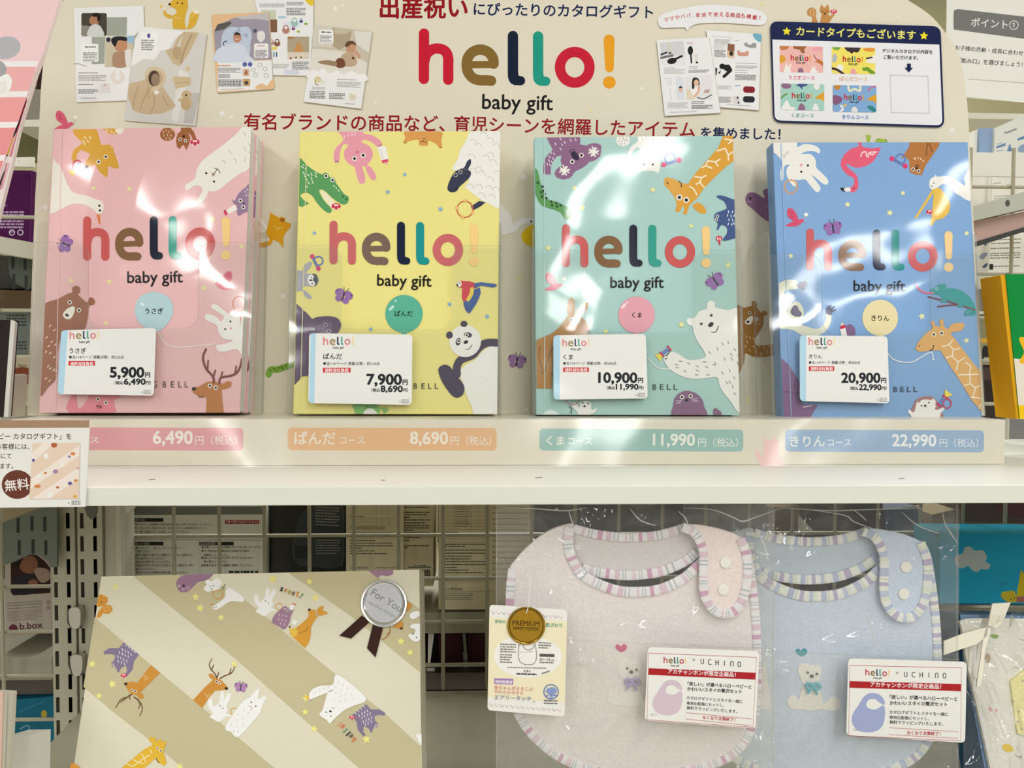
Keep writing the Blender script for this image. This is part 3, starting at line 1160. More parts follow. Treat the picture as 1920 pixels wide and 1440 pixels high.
# low front box with the four course strips
mb = MB()
q = [STRIP.at(22, 786), STRIP.at(1885, 786), STRIP.at(1885, 872), STRIP.at(22, 872)]
zt, zb_ = BASE_Z, SHELF_Z + 0.0004
x0, x1 = q[0].x, q[1].x
mb.box((x0, BASE_Y, zb_), (x1, 0.7425, zt), mat(CREAM, 'strip'))
a = Art(STRIP, 'strip', mb=mb)
a.T(0, 760, 3.6923)
a.R('#df8a92', 60, 150, 1684, 308, 28, 0.004)
a.text('うさぎ', 90, 255, 380, 255, '#f5e4dc', 0.02)
a.text('コース', 480, 258, 684, 258, '#f5e4dc', 0.012, 36)
a.text('6,490', 1058, 264, 1335, 266, '#f7efe6', 0.024)
a.text('円（税込）', 1352, 266, 1640, 268, '#f5e4dc', 0.004)
a.T(480, 500, 3.6923)
a.R('#e9b06e', 220, 1114, 1666, 1270, 28, 0.002)
a.text('ぱんだ', 265, 1224, 552, 1226, '#f5ecdc', 0.018)
a.text('コース', 582, 1224, 752, 1224, '#f5ecdc', 0.01)
a.text('8,690', 1065, 1226, 1330, 1228, '#f8f0e2', 0.024)
a.text('円（税込）', 1348, 1228, 1628, 1230, '#f5ecdc', 0.004)
a.T(940, 500, 3.6923)
a.R('#7fb6ae', 263, 1120, 1674, 1272, 28, 0.006)
a.text('くま', 312, 1230, 435, 1232, '#f2f2e8', 0.018)
a.text('コース', 462, 1228, 626, 1230, '#f2f2e8', 0.01)
a.text('11,990', 1048, 1236, 1340, 1238, '#f4f4ea', 0.024)
a.text('円（税込）', 1362, 1240, 1638, 1242, '#eef2ea', 0.004)
a.T(1400, 500, 3.6923)
a.R('#82a9d2', 266, 1128, 1642, 1280, 28, 0.004)
a.text('きりん', 300, 1240, 540, 1240, '#eef2f4', 0.018)
a.text('コース', 560, 1238, 722, 1238, '#eef2f4', 0.01)
a.text('22,990', 1005, 1240, 1312, 1242, '#f2f4f4', 0.024)
a.text('円（税込）', 1334, 1242, 1602, 1244, '#eaf0f4', 0.004)
a.B('#f3c4c2', '60 1260 90 1290 112 1320 118 1180 150 1210 190 1180 215 1200 225 1300 245 1375 100 1378', 3)
mb.build('front_box', stand)

# clear plate along the front box
pl = MB()
pz0, pz1 = SHELF_Z + 0.0004, STRIP.at(960, 784).z
fm = clear('clear_fence', (0.985, 0.985, 0.975), 0.12, 0.006, 6.0, 1.0, 0.08)
fy0, fy1 = BASE_Y - 0.0115, BASE_Y - 0.0030
pl.hexa([(-0.9, fy1, pz1), (0.9, fy1, pz1), (0.9, fy0, pz0), (-0.9, fy0, pz0), (-0.9, fy1 + 0.0012, pz1), (0.9, fy1 + 0.0012, pz1), (0.9, fy0 + 0.0012, pz0), (-0.9, fy0 + 0.0012, pz0)], fm)
o = pl.build('shelf_fence')
tag(o, 'clear plastic strip standing before the coloured price bands', 'shelf fence')

# ------------------------------------------------------------------ the four catalogues
UP = Vector((0, math.sin(LEAN), math.cos(LEAN)))
NB = BOOK.n


def make_book(quad, ground, spine_col, label, t=0.0165):
    q = nums(quad)
    f = [BOOK.at(x, y) for x, y in q]
    root = thing('catalogue', label, 'catalogue', (f[3] + f[2]) / 2 - NB * t / 2, 'hello catalogues standing in clear holders')
    mb = MB()
    c = mat(ground, 'cover')
    mb.hexa(f + [p - NB * 0.0007 for p in f], c)
    b = [p - NB * (t - 0.0007) for p in f]
    mb.hexa(b + [p - NB * 0.0007 for p in b], c)
    r = (f[1] - f[0]).normalized()
    mb.hexa([f[0] - r * 0.0006, f[0], f[3], f[3] - r * 0.0006] + [p - NB * t for p in (f[0] - r * 0.0006, f[0], f[3], f[3] - r * 0.0006)], mat(spine_col, 'cover'))
    a = Art(BOOK, 'cover', clip=q, mb=mb)
    pg = MB()
    g = [f[0] + r * 0.0002 - UP * 0.0012, f[1] - r * 0.0012 - UP * 0.0012, f[2] - r * 0.0012 + UP * 0.0012, f[3] + r * 0.0002 + UP * 0.0012]
    n_ = 12
    for i in range(n_):
        z0, z1 = 0.0009 + (t - 0.0018) * i / n_, 0.0009 + (t - 0.0018) * (i + 0.86) / n_
        mb2 = [p - NB * z0 for p in g]
        pg.hexa(mb2 + [p - NB * z1 for p in g], mat('#ece9e2', 'paper'))
    return root, a, pg


SHN = 'G B E L L'
# --- pink
QP = '102 242 471 238 449.6 773.5 74.5 774'
root, a, pg = make_book(QP, '#eebfc0', '#e5aeb2', 'pink catalogue with goose, bear and rabbit pictures, front copy in its clear holder')
pink_book = root
a.T(0, 220, 3.6923)
a.P('#dda83c', '505 82 668 82 685 130 700 192 760 188 770 195 765 203 785 208 790 240 812 300 825 352 795 355 748 338 748 380 742 415 730 412 690 380 660 330 630 338 600 348 588 340 595 310 625 255 595 240 560 226 535 250 527 300 500 310 495 270 510 225 550 195 570 180 545 150 510 115')
a.P('#dda83c', '700 70 855 72 840 105 790 122 750 110')
a.B('#f4ecd8', '800 80 858 75 850 100 830 118 805 105')
a.D('#f7ead0', 7, 22, 60, '590 140 625 140 575 165 608 165 585 180 740 90 770 98 790 112')
a.E('#1c1518', 600, 342, 13)
a.eyes(12, '683 308 732 273')
a.L('#c23048', 12, '500 355 510 315 535 298 558 310', sm=True)
a.P('#8e9cc8', '520 340 548 312 560 322 530 355')
a.P('#f2dc58', '468 370 520 374 505 406')
a.B('#f1ede0', '360 300 385 308 420 345 450 420 480 490 520 525 590 540 660 565 700 580 718 610 712 650 690 672 670 660 640 635 590 605 530 597 480 607 420 635 340 645')
a.P('#e08040', '668 675 692 672 695 740 686 740')
a.E('#1c1518', 688, 612, 8)
a.E('#1c1518', 692, 645, 8)
a.E('#a3663c', 1160, 118, 52, 46)
a.D('#eccfa8', 5, 18, 80, '1130 100 1150 90 1170 100 1190 90 1135 125 1160 122 1185 125 1150 148 1175 148')
a.P('#a3663c', '1252 70 1318 70 1345 105 1360 150 1340 165 1322 125 1302 108 1318 140 1312 180 1290 228 1272 192 1265 192 1245 220 1225 205 1218 160 1228 115 1252 95')
a.eyes(9, '1247 152 1284 162')
a.E('#1c1518', 1272, 132, 9)
a.car(1350, 172, 32)
a.B('#f1eee2', '1760 60 1735 330 1660 392 1590 442 1520 500 1470 515 1445 512 1430 550 1400 588 1372 592 1370 565 1402 510 1390 480 1350 472 1300 505 1283 492 1290 465 1350 425 1357 385 1385 320 1450 260 1560 180 1640 110 1690 60')
a.eyes(11, '1428 387 1482 445', ring=None)
a.P('#b3a08a', '1462 385 1490 385 1487 408 1470 408')
a.L('#3a3230', 5, '1485 385 1505 360')
a.L('#3a3230', 5, '1485 352 1510 362 1524 388')
for p in ('1680 105 1695 110 1700 130', '1715 180 1728 190 1730 205', '1690 205 1702 215 1700 235', '1690 275 1702 288 1692 305', '1580 230 1595 240 1598 255', '1620 290 1635 300 1636 318', '1540 300 1555 308 1560 325', '1720 240 1732 250 1735 265'):
    a.L('#b9b4a4', 4, p)
a.B('#9b7f9c', '1735 465 1700 485 1650 530 1625 578 1605 566 1620 600 1640 610 1638 640 1650 682 1680 668 1705 655 1735 640', 3)
a.D('#e9e2ea', 6, 14, 60, '1712 500 1705 540 1722 545 1700 515')
a.eyes(11, '1665 577 1685 622')
a.L('#2c2230', 8, '1685 592 1692 602', sm=False)
a.P('#f5f0e6', '1565 645 1625 603 1645 640 1588 668')
a.P('#d02c4e', '1548 645 1562 640 1575 672 1560 680')
a.stars('#efe6a8', 23, '650 490 897 495 1470 705 495 1130 757 1140 1415 1183 735 1425 1672 895')
a.butterfly(455, 878, 60, -1.2)
a.hello(575, 995, 1600, 985, 310, HB)
a.text('baby gift', 882, 1146, 1266, 1142, '#17130f', 0.012)
a.bird(1550, 1128, 66, -1)
a.ring('#d8784e', 1657, 1292, 45, 52, 7)
a.T(0, 500, 3.6923)
BRW = '#a06a50'
a.B(BRW, '300 275 400 225 470 188 503 178 500 150 525 132 552 145 555 178 540 192 590 240 610 245 615 222 635 213 658 235 652 262 620 272 612 320 605 370 580 440 500 470 430 480 400 600 395 760 330 840 280 890 250 700 300 480')
a.B('#f4efe4', '440 322 470 290 505 275 520 288 510 330 490 360 460 362 440 345')
a.E('#4a4446', 465, 336, 14, 10, 0.5)
a.eyes(12, '484 248 548 302')
a.D('#f0d8b4', 7, 20, 130, '348 410 378 440 325 490 360 520 340 550 385 540 320 590 350 598 378 628 335 690 350 705 375 715 390 720 320 775 345 790')
a.B('#b9d8dc', '935 310 945 250 985 200 1068 175 1150 200 1192 250 1200 310 1185 360 1140 420 1100 445 1075 446 1010 425 955 375')
a.E('#e3f2f4', 985, 260, 14, 10, 0.6)
a.text('うさぎ', 1005, 325, 1132, 325, '#1c1a18', 0.02)
a.L('#f3ece4', 7, '1095 445 1115 490 1160 540 1230 558 1320 552 1400 545 1500 535')
a.B('#f4f1ea', '1500 405 1430 372 1420 342 1440 326 1500 350 1530 378 1550 345 1500 310 1466 288 1470 262 1502 265 1560 310 1585 325 1630 318 1660 350 1665 405 1690 285 1710 290 1700 610 1640 572 1560 590 1510 582 1498 545 1540 538 1600 520 1608 508 1550 500 1512 450')
a.eyes(10, '1596 380 1560 433', ring=None)
a.E('#f0a8b4', 1600, 428, 9)
DR = '#bd7b42'
a.P(DR, '1428 1010 1432 905 1400 908 1342 875 1328 855 1342 835 1375 832 1430 800 1480 792 1540 812 1575 793 1605 798 1600 830 1560 848 1535 850 1540 930 1550 1010')
a.E('#2a2124', 1344, 846, 15, 12)
for w, p in ((15, '1482 805 1475 760 1430 710 1408 650 1410 610 1427 572'), (11, '1438 712 1442 650'), (11, '1478 765 1492 718'), (15, '1520 808 1530 770 1600 755 1640 735 1665 690 1676 640'), (11, '1530 772 1540 730'), (11, '1628 742 1636 690')):
    a.L('#7a4034', w, p)
a.eyes(12, '1455 825 1495 838')
a.L('#5a3a2c', 5, '1370 885 1385 905 1405 895')
a.B('#e88a98', '478 1010 490 905 525 893 532 940 545 985 580 960 610 910 640 880 820 885 822 910 790 925 790 965 782 1010', 3)
a.eyes(11, '680 917 735 942')
a.E('#d9707f', 690, 968, 26, 20)
a.E('#2a2124', 678, 966, 7, n=10)
a.E('#2a2124', 697, 972, 7, n=10)
for ch, x in (('R', 905), ('I', 965), ('N', 1000), ('G', 1064), ('B', 1128), ('E', 1184), ('L', 1236), ('L', 1280)):
    a.text(ch, x, 836, x + (6 if ch == 'I' else 24), 836, '#4a2f34', 0.0, 42)
a.T()
a.L('#f4d4d2', 1.2, '116 243 105 772', sm=False, caps=False)
a.mb.build('cover', root)
pg.build('page_block', root)

# a second copy of the pink one behind it
c2 = root.copy()
COL.objects.link(c2)
c2['label'] = 'second pink catalogue, hidden behind the front pink one except its rim'
c2.location = root.location - NB * 0.0175 + Vector((0.0015, 0, 0))
for ch in root.children:
    k = ch.copy()
    COL.objects.link(k)
    k.parent = c2

# --- yellow
QY = '563.4 247 937.7 246 932 776.4 551 776'
root, a, pg = make_book(QY, '#f1e68e', '#e6d878', 'yellow catalogue with crocodile, sheep and panda pictures, front copy in its clear holder')
a.T(480, 220, 3.6923)
PK = '#eda0ae'
a.B(PK, '560 80 725 80 745 112 800 122 860 160 872 192 842 205 800 172 745 155 735 175 780 195 808 240 800 290 772 330 800 350 832 408 825 430 800 432 770 385 755 342 735 342 750 390 757 440 738 460 712 448 690 375 682 345 640 320 612 280 612 230 640 195 605 188 580 250 577 305 548 310 538 285 548 220 605 150')
a.D('#f7d9dc', 6, 22, 100, '612 135 640 125 665 118 685 118')
a.eyes(14, '682 286 742 263')
a.E('#d8707f', 702, 241, 12, 8)
for p in ('550 305 555 312', '562 302 568 310', '850 195 853 203', '866 190 868 198'):
    a.L('#3a2a24', 5, p, sm=False)
a.P('#f6f2ec', '838 205 895 198 918 285 872 302')
a.L('#d8cfc8', 5, '862 215 880 285', sm=False)
a.P('#e0506e', '868 298 912 288 918 306 876 318')
a.P('#f2a8b8', '890 318 912 310 905 332')
a.B('#e0a052', '1038 95 1275 95 1282 160 1288 205 1270 214 1250 187 1195 162 1190 195 1130 193 1125 155 1060 165 1030 182 1020 170 1035 140', 3)
for q in ((1145, 170), (1160, 165), (1175, 172)):
    a.E('#3a2a24', *q, 5, n=10)
a.L('#3a2a24', 4, '1152 150 1162 145 1172 150')
a.L('#8a6a34', 5, '1272 205 1285 212', sm=False)
a.L('#8a6a34', 5, '1024 172 1040 178', sm=False)
GR = '#5da060'
a.B(GR, '290 290 350 330 390 360 440 388 462 395 470 385 490 385 507 405 515 420 530 415 548 432 552 450 580 490 610 530 640 550 640 582 620 602 590 600 530 560 480 512 452 500 438 512 470 575 520 630 522 655 500 662 460 635 420 590 390 545 350 522 320 530 308 545 340 580 364 592 360 602 348 605 345 615 330 610 322 620 290 580', 3)
a.E(GR, 485, 405, 20)
a.E(GR, 530, 434, 18)
a.eyes(12, '485 406 530 435')
a.E('#2b3a2a', 602, 548, 6, n=10)
a.E('#2b3a2a', 624, 566, 6, n=10)
a.D('#e6efd4', 7, 22, 55, '320 345 345 360 330 385 362 400 385 395 415 385 350 430 385 425 340 410 365 455 392 450 415 408 352 480')
a.D('#e6efd4', 7, 14, 60, '540 475 555 490 572 508 330 330')
a.P('#f3eccb', '455 505 480 520 530 568 545 590 520 625 470 565 445 520')
a.car(555, 616, 32)
WH = '#f3f1ea'
a.B(WH, '1500 95 1720 95 1720 598 1600 592 1555 567 1520 542 1480 512 1448 480 1475 440 1450 395 1390 368 1355 358 1372 328 1400 282 1412 230 1440 188 1462 145', 4)
for x, y in ((1575, 110), (1500, 160), (1540, 190), (1620, 150), (1660, 190), (1490, 260), (1590, 270), (1640, 300), (1620, 250), (1500, 360), (1560, 380), (1540, 350), (1620, 420), (1670, 380), (1480, 470), (1540, 470), (1610, 480), (1660, 490), (1560, 530), (1630, 540)):
    a.L('#c9c8c2', 4, [(x - 22, y + 6), (x, y - 8), (x + 18, y + 2), (x + 28, y + 26)])
DK = '#383a52'
a.B(DK, '1325 490 1340 440 1370 385 1400 365 1440 348 1462 305 1485 290 1488 322 1470 360 1488 380 1482 412 1450 445 1410 480 1390 510 1358 520 1335 510')
a.L('#6a6c7c', 4, '1418 355 1445 360 1470 365')
a.eyes(12, '1382 400 1416 380', '#a8a8a4', '#26283a')
a.L('#1a1b28', 5, '1345 498 1348 510', sm=False)
a.L('#1a1b28', 5, '1368 505 1395 485')
a.P(DK, '1488 617 1545 580 1590 588 1558 615 1502 645')
a.ring('#cf6a42', 1447, 637, 55, 56, 8)
for an in (0.4, 1.9, 3.3, 4.7):
    a.E('#f0bb78', 1447 + 58 * math.cos(an), 637 + 58 * math.sin(an), 12, n=12)
a.stars('#8fb6d6', 19, '1030 396 912 517 1277 636 405 802 1340 1295 1600 1380')
LG = '#b2b0bc'
a.B(LG, '275 1065 318 1065 330 1030 368 1000 387 1010 377 1040 345 1075 380 1085 430 1110 430 1145 400 1170 340 1168 322 1188 360 1215 387 1245 370 1260 340 1240 318 1202 275 1195')
a.E('#5a5860', 402, 1126, 28, 44)
a.B('#f4f2f0', '360 1110 380 1090 402 1100 395 1125 410 1150 395 1170 365 1150')
a.E('#2a2830', 386, 1108, 5, n=10)
a.E('#2a2830', 390, 1150, 5, n=10)
a.E('#3a3840', 380, 1128, 12, 6)
a.rattle(422, 1000, 50, 1.1)
a.butterfly(605, 1238, 62, 0.35)
a.hello(508, 1020, 1545, 1030, 305, ['#cf6a6c', '#7b6458', '#0e1c36', '#149492', '#cf6a6c', '#fbd68a'])
a.text('baby gift', 838, 1165, 1215, 1172, '#17150f', 0.012)
a.P('#d8404e', '1395 1150 1420 1132 1480 1136 1518 1148 1512 1200 1470 1260 1440 1285 1425 1250 1428 1180 1400 1178')
a.E('#f4efe8', 1408, 1155, 16, 19)
a.P('#3a3a40', '1392 1150 1402 1162 1396 1175 1386 1162')
a.E('#2a2830', 1408, 1148, 4, n=8)
a.P('#3f5f9c', '1510 1150 1560 1142 1665 1155 1668 1170 1640 1180 1560 1166 1515 1185')
a.P('#3f5f9c', '1505 1195 1550 1178 1556 1215 1545 1250 1520 1300 1478 1360 1465 1352 1450 1335 1438 1300 1436 1282 1470 1260')
a.L('#f0d252', 26, '1496 1190 1490 1225 1468 1262')
for p in ('1545 1200 1530 1215', '1545 1240 1525 1250', '1520 1290 1502 1285', '1495 1325 1480 1310', '1465 1340 1460 1318'):
    a.L('#2f4a80', 4, p, sm=False)
a.T(480, 500, 3.6923)
a.E('#5cb69a', 1025, 327, 130, 131)
a.P('#5cb69a', '1005 450 1045 450 1042 470 1010 470')
a.L('#bfe6da', 20, '930 295 948 278', sm=False)
a.E('#bfe6da', 967, 237, 9, 7)
a.text('ぱんだ', 960, 342, 1087, 342, '#17201c', 0.02)
GO = '#5f4a66'
a.B(GO, '260 290 330 305 365 335 392 362 420 350 500 343 565 357 590 400 580 438 555 470 480 520 380 560 370 740 320 760 250 790', 3)
a.B('#6f5a78', '415 430 440 400 480 375 520 385 530 430 520 460 440 465')
a.B('#4d3b57', '290 390 330 380 345 440 300 560 270 560')
a.eyes(11, '482 405 505 448', '#b8a8bc')
a.L('#2d2236', 4, '415 440 425 450 440 450')
a.E('#2d2236', 448, 440, 4, n=8)
a.B('#f3f1ea', '1690 552 1590 570 1520 640 1440 690 1410 740 1440 830 1460 900 1490 960 1525 1040 1690 1040')
PD = '#443a52'
a.L(PD, 54, '1700 530 1600 528 1545 560 1500 610 1420 645 1392 690 1392 745')
a.B(PD, '1262 715 1285 685 1320 680 1352 702 1390 755 1425 800 1442 830 1436 880 1402 906 1368 900 1330 860 1285 790')
a.L('#2d2638', 4, '1355 735 1390 770 1425 800')
a.E('#f3f1ea', 1448, 515, 110, 112)
a.E(PD, 1440, 397, 24, 22)
a.E(PD, 1340, 474, 23, 25)
a.E(PD, 1401, 520, 18, 27, 0.3)
a.E(PD, 1468, 473, 28, 18, 0.2)
a.eyes(11, '1404 516 1459 474')
a.E('#1c1820', 1453, 523, 17, 12, -0.4)
a.L('#1c1820', 5, '1452 572 1475 570 1496 542')
for p in ('1535 765 1540 775', '1565 760 1570 770', '1590 785 1598 795'):
    a.L('#d5d3cc', 4, p, sm=False)
a.stars('#8fb6d6', 19, '795 433')
a.B('#7fbb68', '675 955 840 955 845 1020 700 1020 682 990', 3)
a.B('#f3f1ea', '745 1025 770 985 810 985 840 1025')
a.L('#3d6a3a', 5, '760 965 785 978 820 972')
for p in ('888 1010 870 978', '890 1008 886 972', '892 1008 905 975', '895 1010 915 990'):
    a.L('#7fbb68', 9, p, sm=False)
for ch, x in (('R', 860), ('I', 920), ('N', 955), ('G', 1025), ('B', 1092), ('E', 1146), ('L', 1192), ('L', 1238)):
    a.text(ch, x, 846, x + (6 if ch == 'I' else 24), 846, '#26221c', 0.0, 38)
a.T()
a.L('#f6efb4', 1.2, '576 248 563 775', sm=False, caps=False)
a.mb.build('cover', root)
pg.build('page_block', root)

# --- green
QG = '1003 258 1374 254.7 1386.4 778.4 1006.4 777.6'
root, a, pg = make_book(QG, '#aed2cc', '#9cc4c0', 'pale green catalogue with koala, giraffe and polar bear pictures, front copy in its clear holder')
a.T(940, 220, 3.6923)
KO = '#92698c'
a.P(KO, '305 125 545 120 547 165 545 188 590 195 610 185 640 178 670 182 692 195 690 240 685 270 660 290 640 302 610 308 590 330 560 352 510 375 490 405 475 422 430 432 385 420 368 395 372 375 390 350 420 335 410 300 415 265 385 270 362 300 345 335 342 370 342 400 325 392 318 402 308 392 292 395 290 370 292 330 305 280 340 240 355 225')
a.B('#342c44', '480 248 505 233 528 255 537 285 525 298 495 285')
a.L('#342c44', 5, '470 242 485 225 508 224')
a.eyes(13, '491 307 555 263')
for cx, cy in ((638, 238), (437, 368)):
    for i in range(12):
        an = i * 0.55
        a.L('#f4f1ea', 9, [(cx, cy), (cx + (28 + 8 * (i % 2)) * math.cos(an), cy + (28 + 8 * ((i + 1) % 2)) * math.sin(an))], sm=False)
a.D('#e9e0ea', 6, 20, 65, '410 150 375 185 440 175 480 160 515 155 420 190 410 220 345 245 365 255 335 275 358 285 330 300 350 310 318 325 338 330')
a.E('#f1efe8', 842, 160, 48, 42)
a.D('#9a988e', 5, 14, 60, '820 145 840 140 865 145 812 165 835 165 855 160 872 162 830 185 852 182 845 150')
a.B('#f3f1ea', '948 115 1085 115 1082 175 1130 195 1170 235 1162 262 1135 245 1080 218 1085 245 1097 290 1092 380 1070 380 1050 372 985 372 965 378 942 380 936 330 945 270 960 235 950 210 918 225 900 265 882 272 875 252 900 200 945 165')
a.D('#8f8d84', 5, 18, 90, '978 150 1003 142 1028 144 1052 150')
a.eyes(11, '985 327 1048 327', ring=None)
a.E('#eaa0a8', 1017, 297, 12, 7)
a.rattle(1172, 298, 58, -0.3)
GI = '#e0a43c'
a.P(GI, '1640 110 1625 290 1555 342 1480 412 1410 482 1360 555 1322 590 1300 612 1290 645 1285 672 1260 672 1255 660 1268 640 1258 610 1242 640 1230 658 1202 650 1212 620 1212 590 1200 555 1160 500 1130 475 1124 445 1132 422 1148 415 1190 425 1250 455 1290 462 1340 392 1420 302 1500 212 1545 110')
a.B(GI, '1325 612 1360 590 1405 620 1418 660 1385 666 1345 642')
a.patches('#f7efd8', 9, '1545 150 1600 160;1600 160 1570 185;1550 215 1570 262;1570 262 1605 238;1570 262 1572 300;1490 235 1550 215;1430 300 1480 310;1480 310 1515 290;1430 300 1415 335;1415 335 1385 350;1415 335 1460 355;1480 310 1500 340;1335 410 1385 418;1385 418 1420 402;1385 418 1375 450;1375 450 1395 480;1375 450 1345 465;1330 495 1300 478;1330 495 1355 540;1395 480 1410 485')
a.eyes(17, '1232 555 1280 573')
a.L('#2a2124', 6, '1228 442 1245 460 1244 482')
a.L('#2a2124', 7, '1146 450 1155 462', sm=False)
a.L('#5f9a58', 56, '225 380 255 500 290 580 330 600 380 615 430 640 455 680')
a.B('#5f9a58', '415 630 450 615 480 650 470 700 445 708 425 680')
a.eyes(7, '460 648 462 668')
for x, y in ((252, 455), (285, 480), (275, 520), (290, 510), (280, 550), (312, 560), (345, 585), (350, 610), (380, 595), (385, 618), (410, 610), (300, 530)):
    a.P('#27402a', [(x - 9, y - 6), (x + 4, y - 10), (x + 10, y + 4), (x - 2, y + 10)])
PE = '#445a8c'
a.B(PE, '1490 545 1530 543 1600 568 1660 600 1660 800 1590 845 1530 852 1560 805 1560 765 1525 745 1502 775 1490 778 1498 735 1475 712 1480 668 1520 650 1560 628 1540 582 1500 560')
a.D('#e6ebf2', 6, 18, 95, '1572 655 1600 655 1565 680 1590 685 1612 680 1575 710 1600 712 1570 740 1595 742 1610 735')
a.eyes(9, '1495 685 1488 710')
a.E('#d02c4e', 1506, 840, 22, 20)
a.L('#f7e9e4', 8, '1496 835 1500 850', sm=False)
a.L('#f7e9e4', 8, '1512 835 1516 850', sm=False)
a.L('#d02c4e', 10, '1505 860 1512 880', sm=False)
a.stars('#efeaa0', 22, '507 489 1047 503 560 626 1313 752 325 905 1570 1024')
a.hello(418, 1040, 1452, 1040, 300, HB)
a.text('baby gift', 754, 1180, 1124, 1180, '#17150f', 0.012)
a.bird(362, 1135, 64, 1)
a.butterfly(1480, 1135, 64, -0.6)
a.T(940, 500, 3.6923)
KA = '#b37f3c'
a.P(KA, '220 520 300 483 345 465 385 435 440 370 462 335 453 300 457 250 470 222 490 212 505 235 512 270 502 325 525 300 570 252 602 248 598 285 575 320 548 345 580 372 605 420 620 455 605 470 540 480 360 490 350 845 220 842')
a.L('#5d4020', 5, '272 550 260 610 275 680 290 735 305 728 308 690 330 620 355 560')
a.L('#5d4020', 5, '275 735 285 738')
a.eyes(12, '483 369 530 380')
a.E('#2a2124', 603, 454, 15, 13)
a.E('#1c1518', 350, 742, 6, n=10)
PB = '#e6a6b2'
a.E(PB, 935, 335, 127, 128)
a.P(PB, '915 455 955 455 952 470 920 470')
a.L('#f8dde2', 20, '838 282 855 265', sm=False)
a.E('#f8dde2', 869, 249, 9, 7)
a.text('くま', 902, 350, 972, 352, '#1c1a18', 0.02)
a.L('#eef0ea', 7, '1012 630 1040 665 1085 700 1130 710 1165 708')
a.B('#f4f2ec', '1670 345 1560 302 1482 282 1478 252 1450 236 1424 252 1420 290 1370 310 1332 355 1292 358 1282 382 1300 406 1322 412 1332 460 1360 522 1400 582 1408 628 1330 646 1280 640 1220 602 1170 588 1132 622 1130 660 1180 722 1290 772 1400 774 1492 766 1512 832 1570 912 1670 985')
a.eyes(12, '1452 338 1383 397', '#dcdad2')
a.B('#1c1820', '1430 405 1448 385 1467 390 1462 410 1440 420')
a.L('#1c1820', 6, '1454 455 1485 450 1502 412')
a.D('#8d8b84', 6, 24, 60, '1530 535 1570 525 1615 575 1440 595 1495 570 1545 640 1590 610 1635 670 1480 670 1530 735 1580 720 1610 770 1560 805 1600 830 1580 800 1615 880 1595 640 1640 620')
a.D('#8d8b84', 6, 24, 15, '1240 655 1295 670 1355 690 1405 660 1355 720 1420 695 1215 700 1270 725 1350 750 1430 750 1210 680 1470 680')
for p in ('1165 582 1162 595', '1140 618 1150 612', '1135 640 1146 635', '1158 600 1150 606'):
    a.L('#3a3430', 7, p, sm=False)
a.trumpet(1125, 595, 58, -0.7)
SE = '#8a6385'
a.B(SE, '1190 1040 1190 960 1202 905 1240 872 1290 860 1350 880 1390 922 1402 965 1412 1040')
a.eyes(12, '1250 903 1309 897')
a.B('#1c1820', '1268 925 1282 914 1297 920 1290 932 1278 936')
for p in ('1210 930 1245 928', '1208 948 1242 940', '1320 920 1358 912', '1322 930 1360 930'):
    a.L('#e9dfe6', 4, p, sm=False)
a.P(SE, '1465 1025 1468 985 1485 978 1520 1005 1525 1025')
a.B('#f3f1ea', '490 970 500 945 520 950 540 975 545 940 565 930 600 930 622 950 620 985 640 990 655 975 658 990 640 1010 600 1030 540 1030 520 1000')
a.eyes(8, '562 942 600 948', ring=None)
a.E('#1c1518', 575, 967, 9, 7)
a.L('#c98a9a', 7, '445 920 470 950 510 955 535 930')
a.L('#26282a', 6, '470 968 485 985 482 1015')
a.B('#e4ecea', '285 1030 320 995 360 995 400 1030')
a.stars('#efeaa0', 24, '722 449 1245 402')
for ch, x in (('R', 820), ('I', 880), ('N', 915), ('G', 985), ('B', 1046), ('E', 1097), ('L', 1146), ('L', 1192)):
    a.text(ch, x, 852, x + (6 if ch == 'I' else 26), 852, '#2a3430', 0.0, 38)
a.T()
a.L('#cfe6e2', 1.2, '1021 258 1021 777', sm=False, caps=False)
a.mb.build('cover', root)
pg.build('page_block', root)

# --- blue
QB = '1450 267.4 1814.4 266.6 1841.5 781.6 1469 781.4'
root, a, pg = make_book(QB, '#86addb', '#6f99ca', 'blue catalogue with flamingo, pelican and giraffe pictures, front copy in its clear holder')
a.T(1400, 220, 3.6923)
a.B('#f1efe8', '170 165 335 168 350 205 400 185 470 195 508 225 500 250 470 235 420 235 375 255 440 255 475 290 480 340 492 360 540 405 565 440 555 465 530 460 480 420 450 400 480 440 510 485 500 515 475 512 435 465 405 430 360 435 330 430 350 455 330 480 295 440 275 390 280 350 300 330 260 340 255 420 240 440 232 380 245 310 200 250 170 240')
a.eyes(11, '424 333 378 377', ring=None)
a.E('#eaa0a8', 377, 330, 11, 8, -0.5)
a.D('#a8a69c', 5, 18, 60, '262 262 275 250 285 240 258 275')
a.ring('#d8a070', 305, 480, 44, 46, 10)
FL = '#e8607c'
a.B(FL, '790 160 770 175 775 200 720 220 675 260 652 310 660 355 700 400 740 420 742 460 720 490 715 510 740 520 770 490 772 440 755 395 700 345 695 320 740 345 800 345 870 310 910 250 925 210 870 215 800 200', 4)
a.L('#f9e3e4', 8, '790 270 800 245 825 240 830 265 840 275 850 245 900 240')
a.L('#f9e3e4', 8, '850 250 870 260 885 250')
a.P('#f5efe8', '715 485 720 512 690 515 672 500 680 488')
a.P('#26262c', '680 488 672 500 682 520 655 505 645 488')
a.E('#26262c', 742, 492, 5, n=10)
a.P('#b9793f', '1130 160 1340 160 1330 200 1290 260 1240 330 1212 400 1170 398 1128 380 1125 300 1095 270 1080 285 1070 280 1100 240 1125 205')
a.L('#6a4020', 6, '1243 265 1250 190 1262 185 1285 240')
a.L('#f2dfc0', 6, '1160 290 1165 280', sm=False)
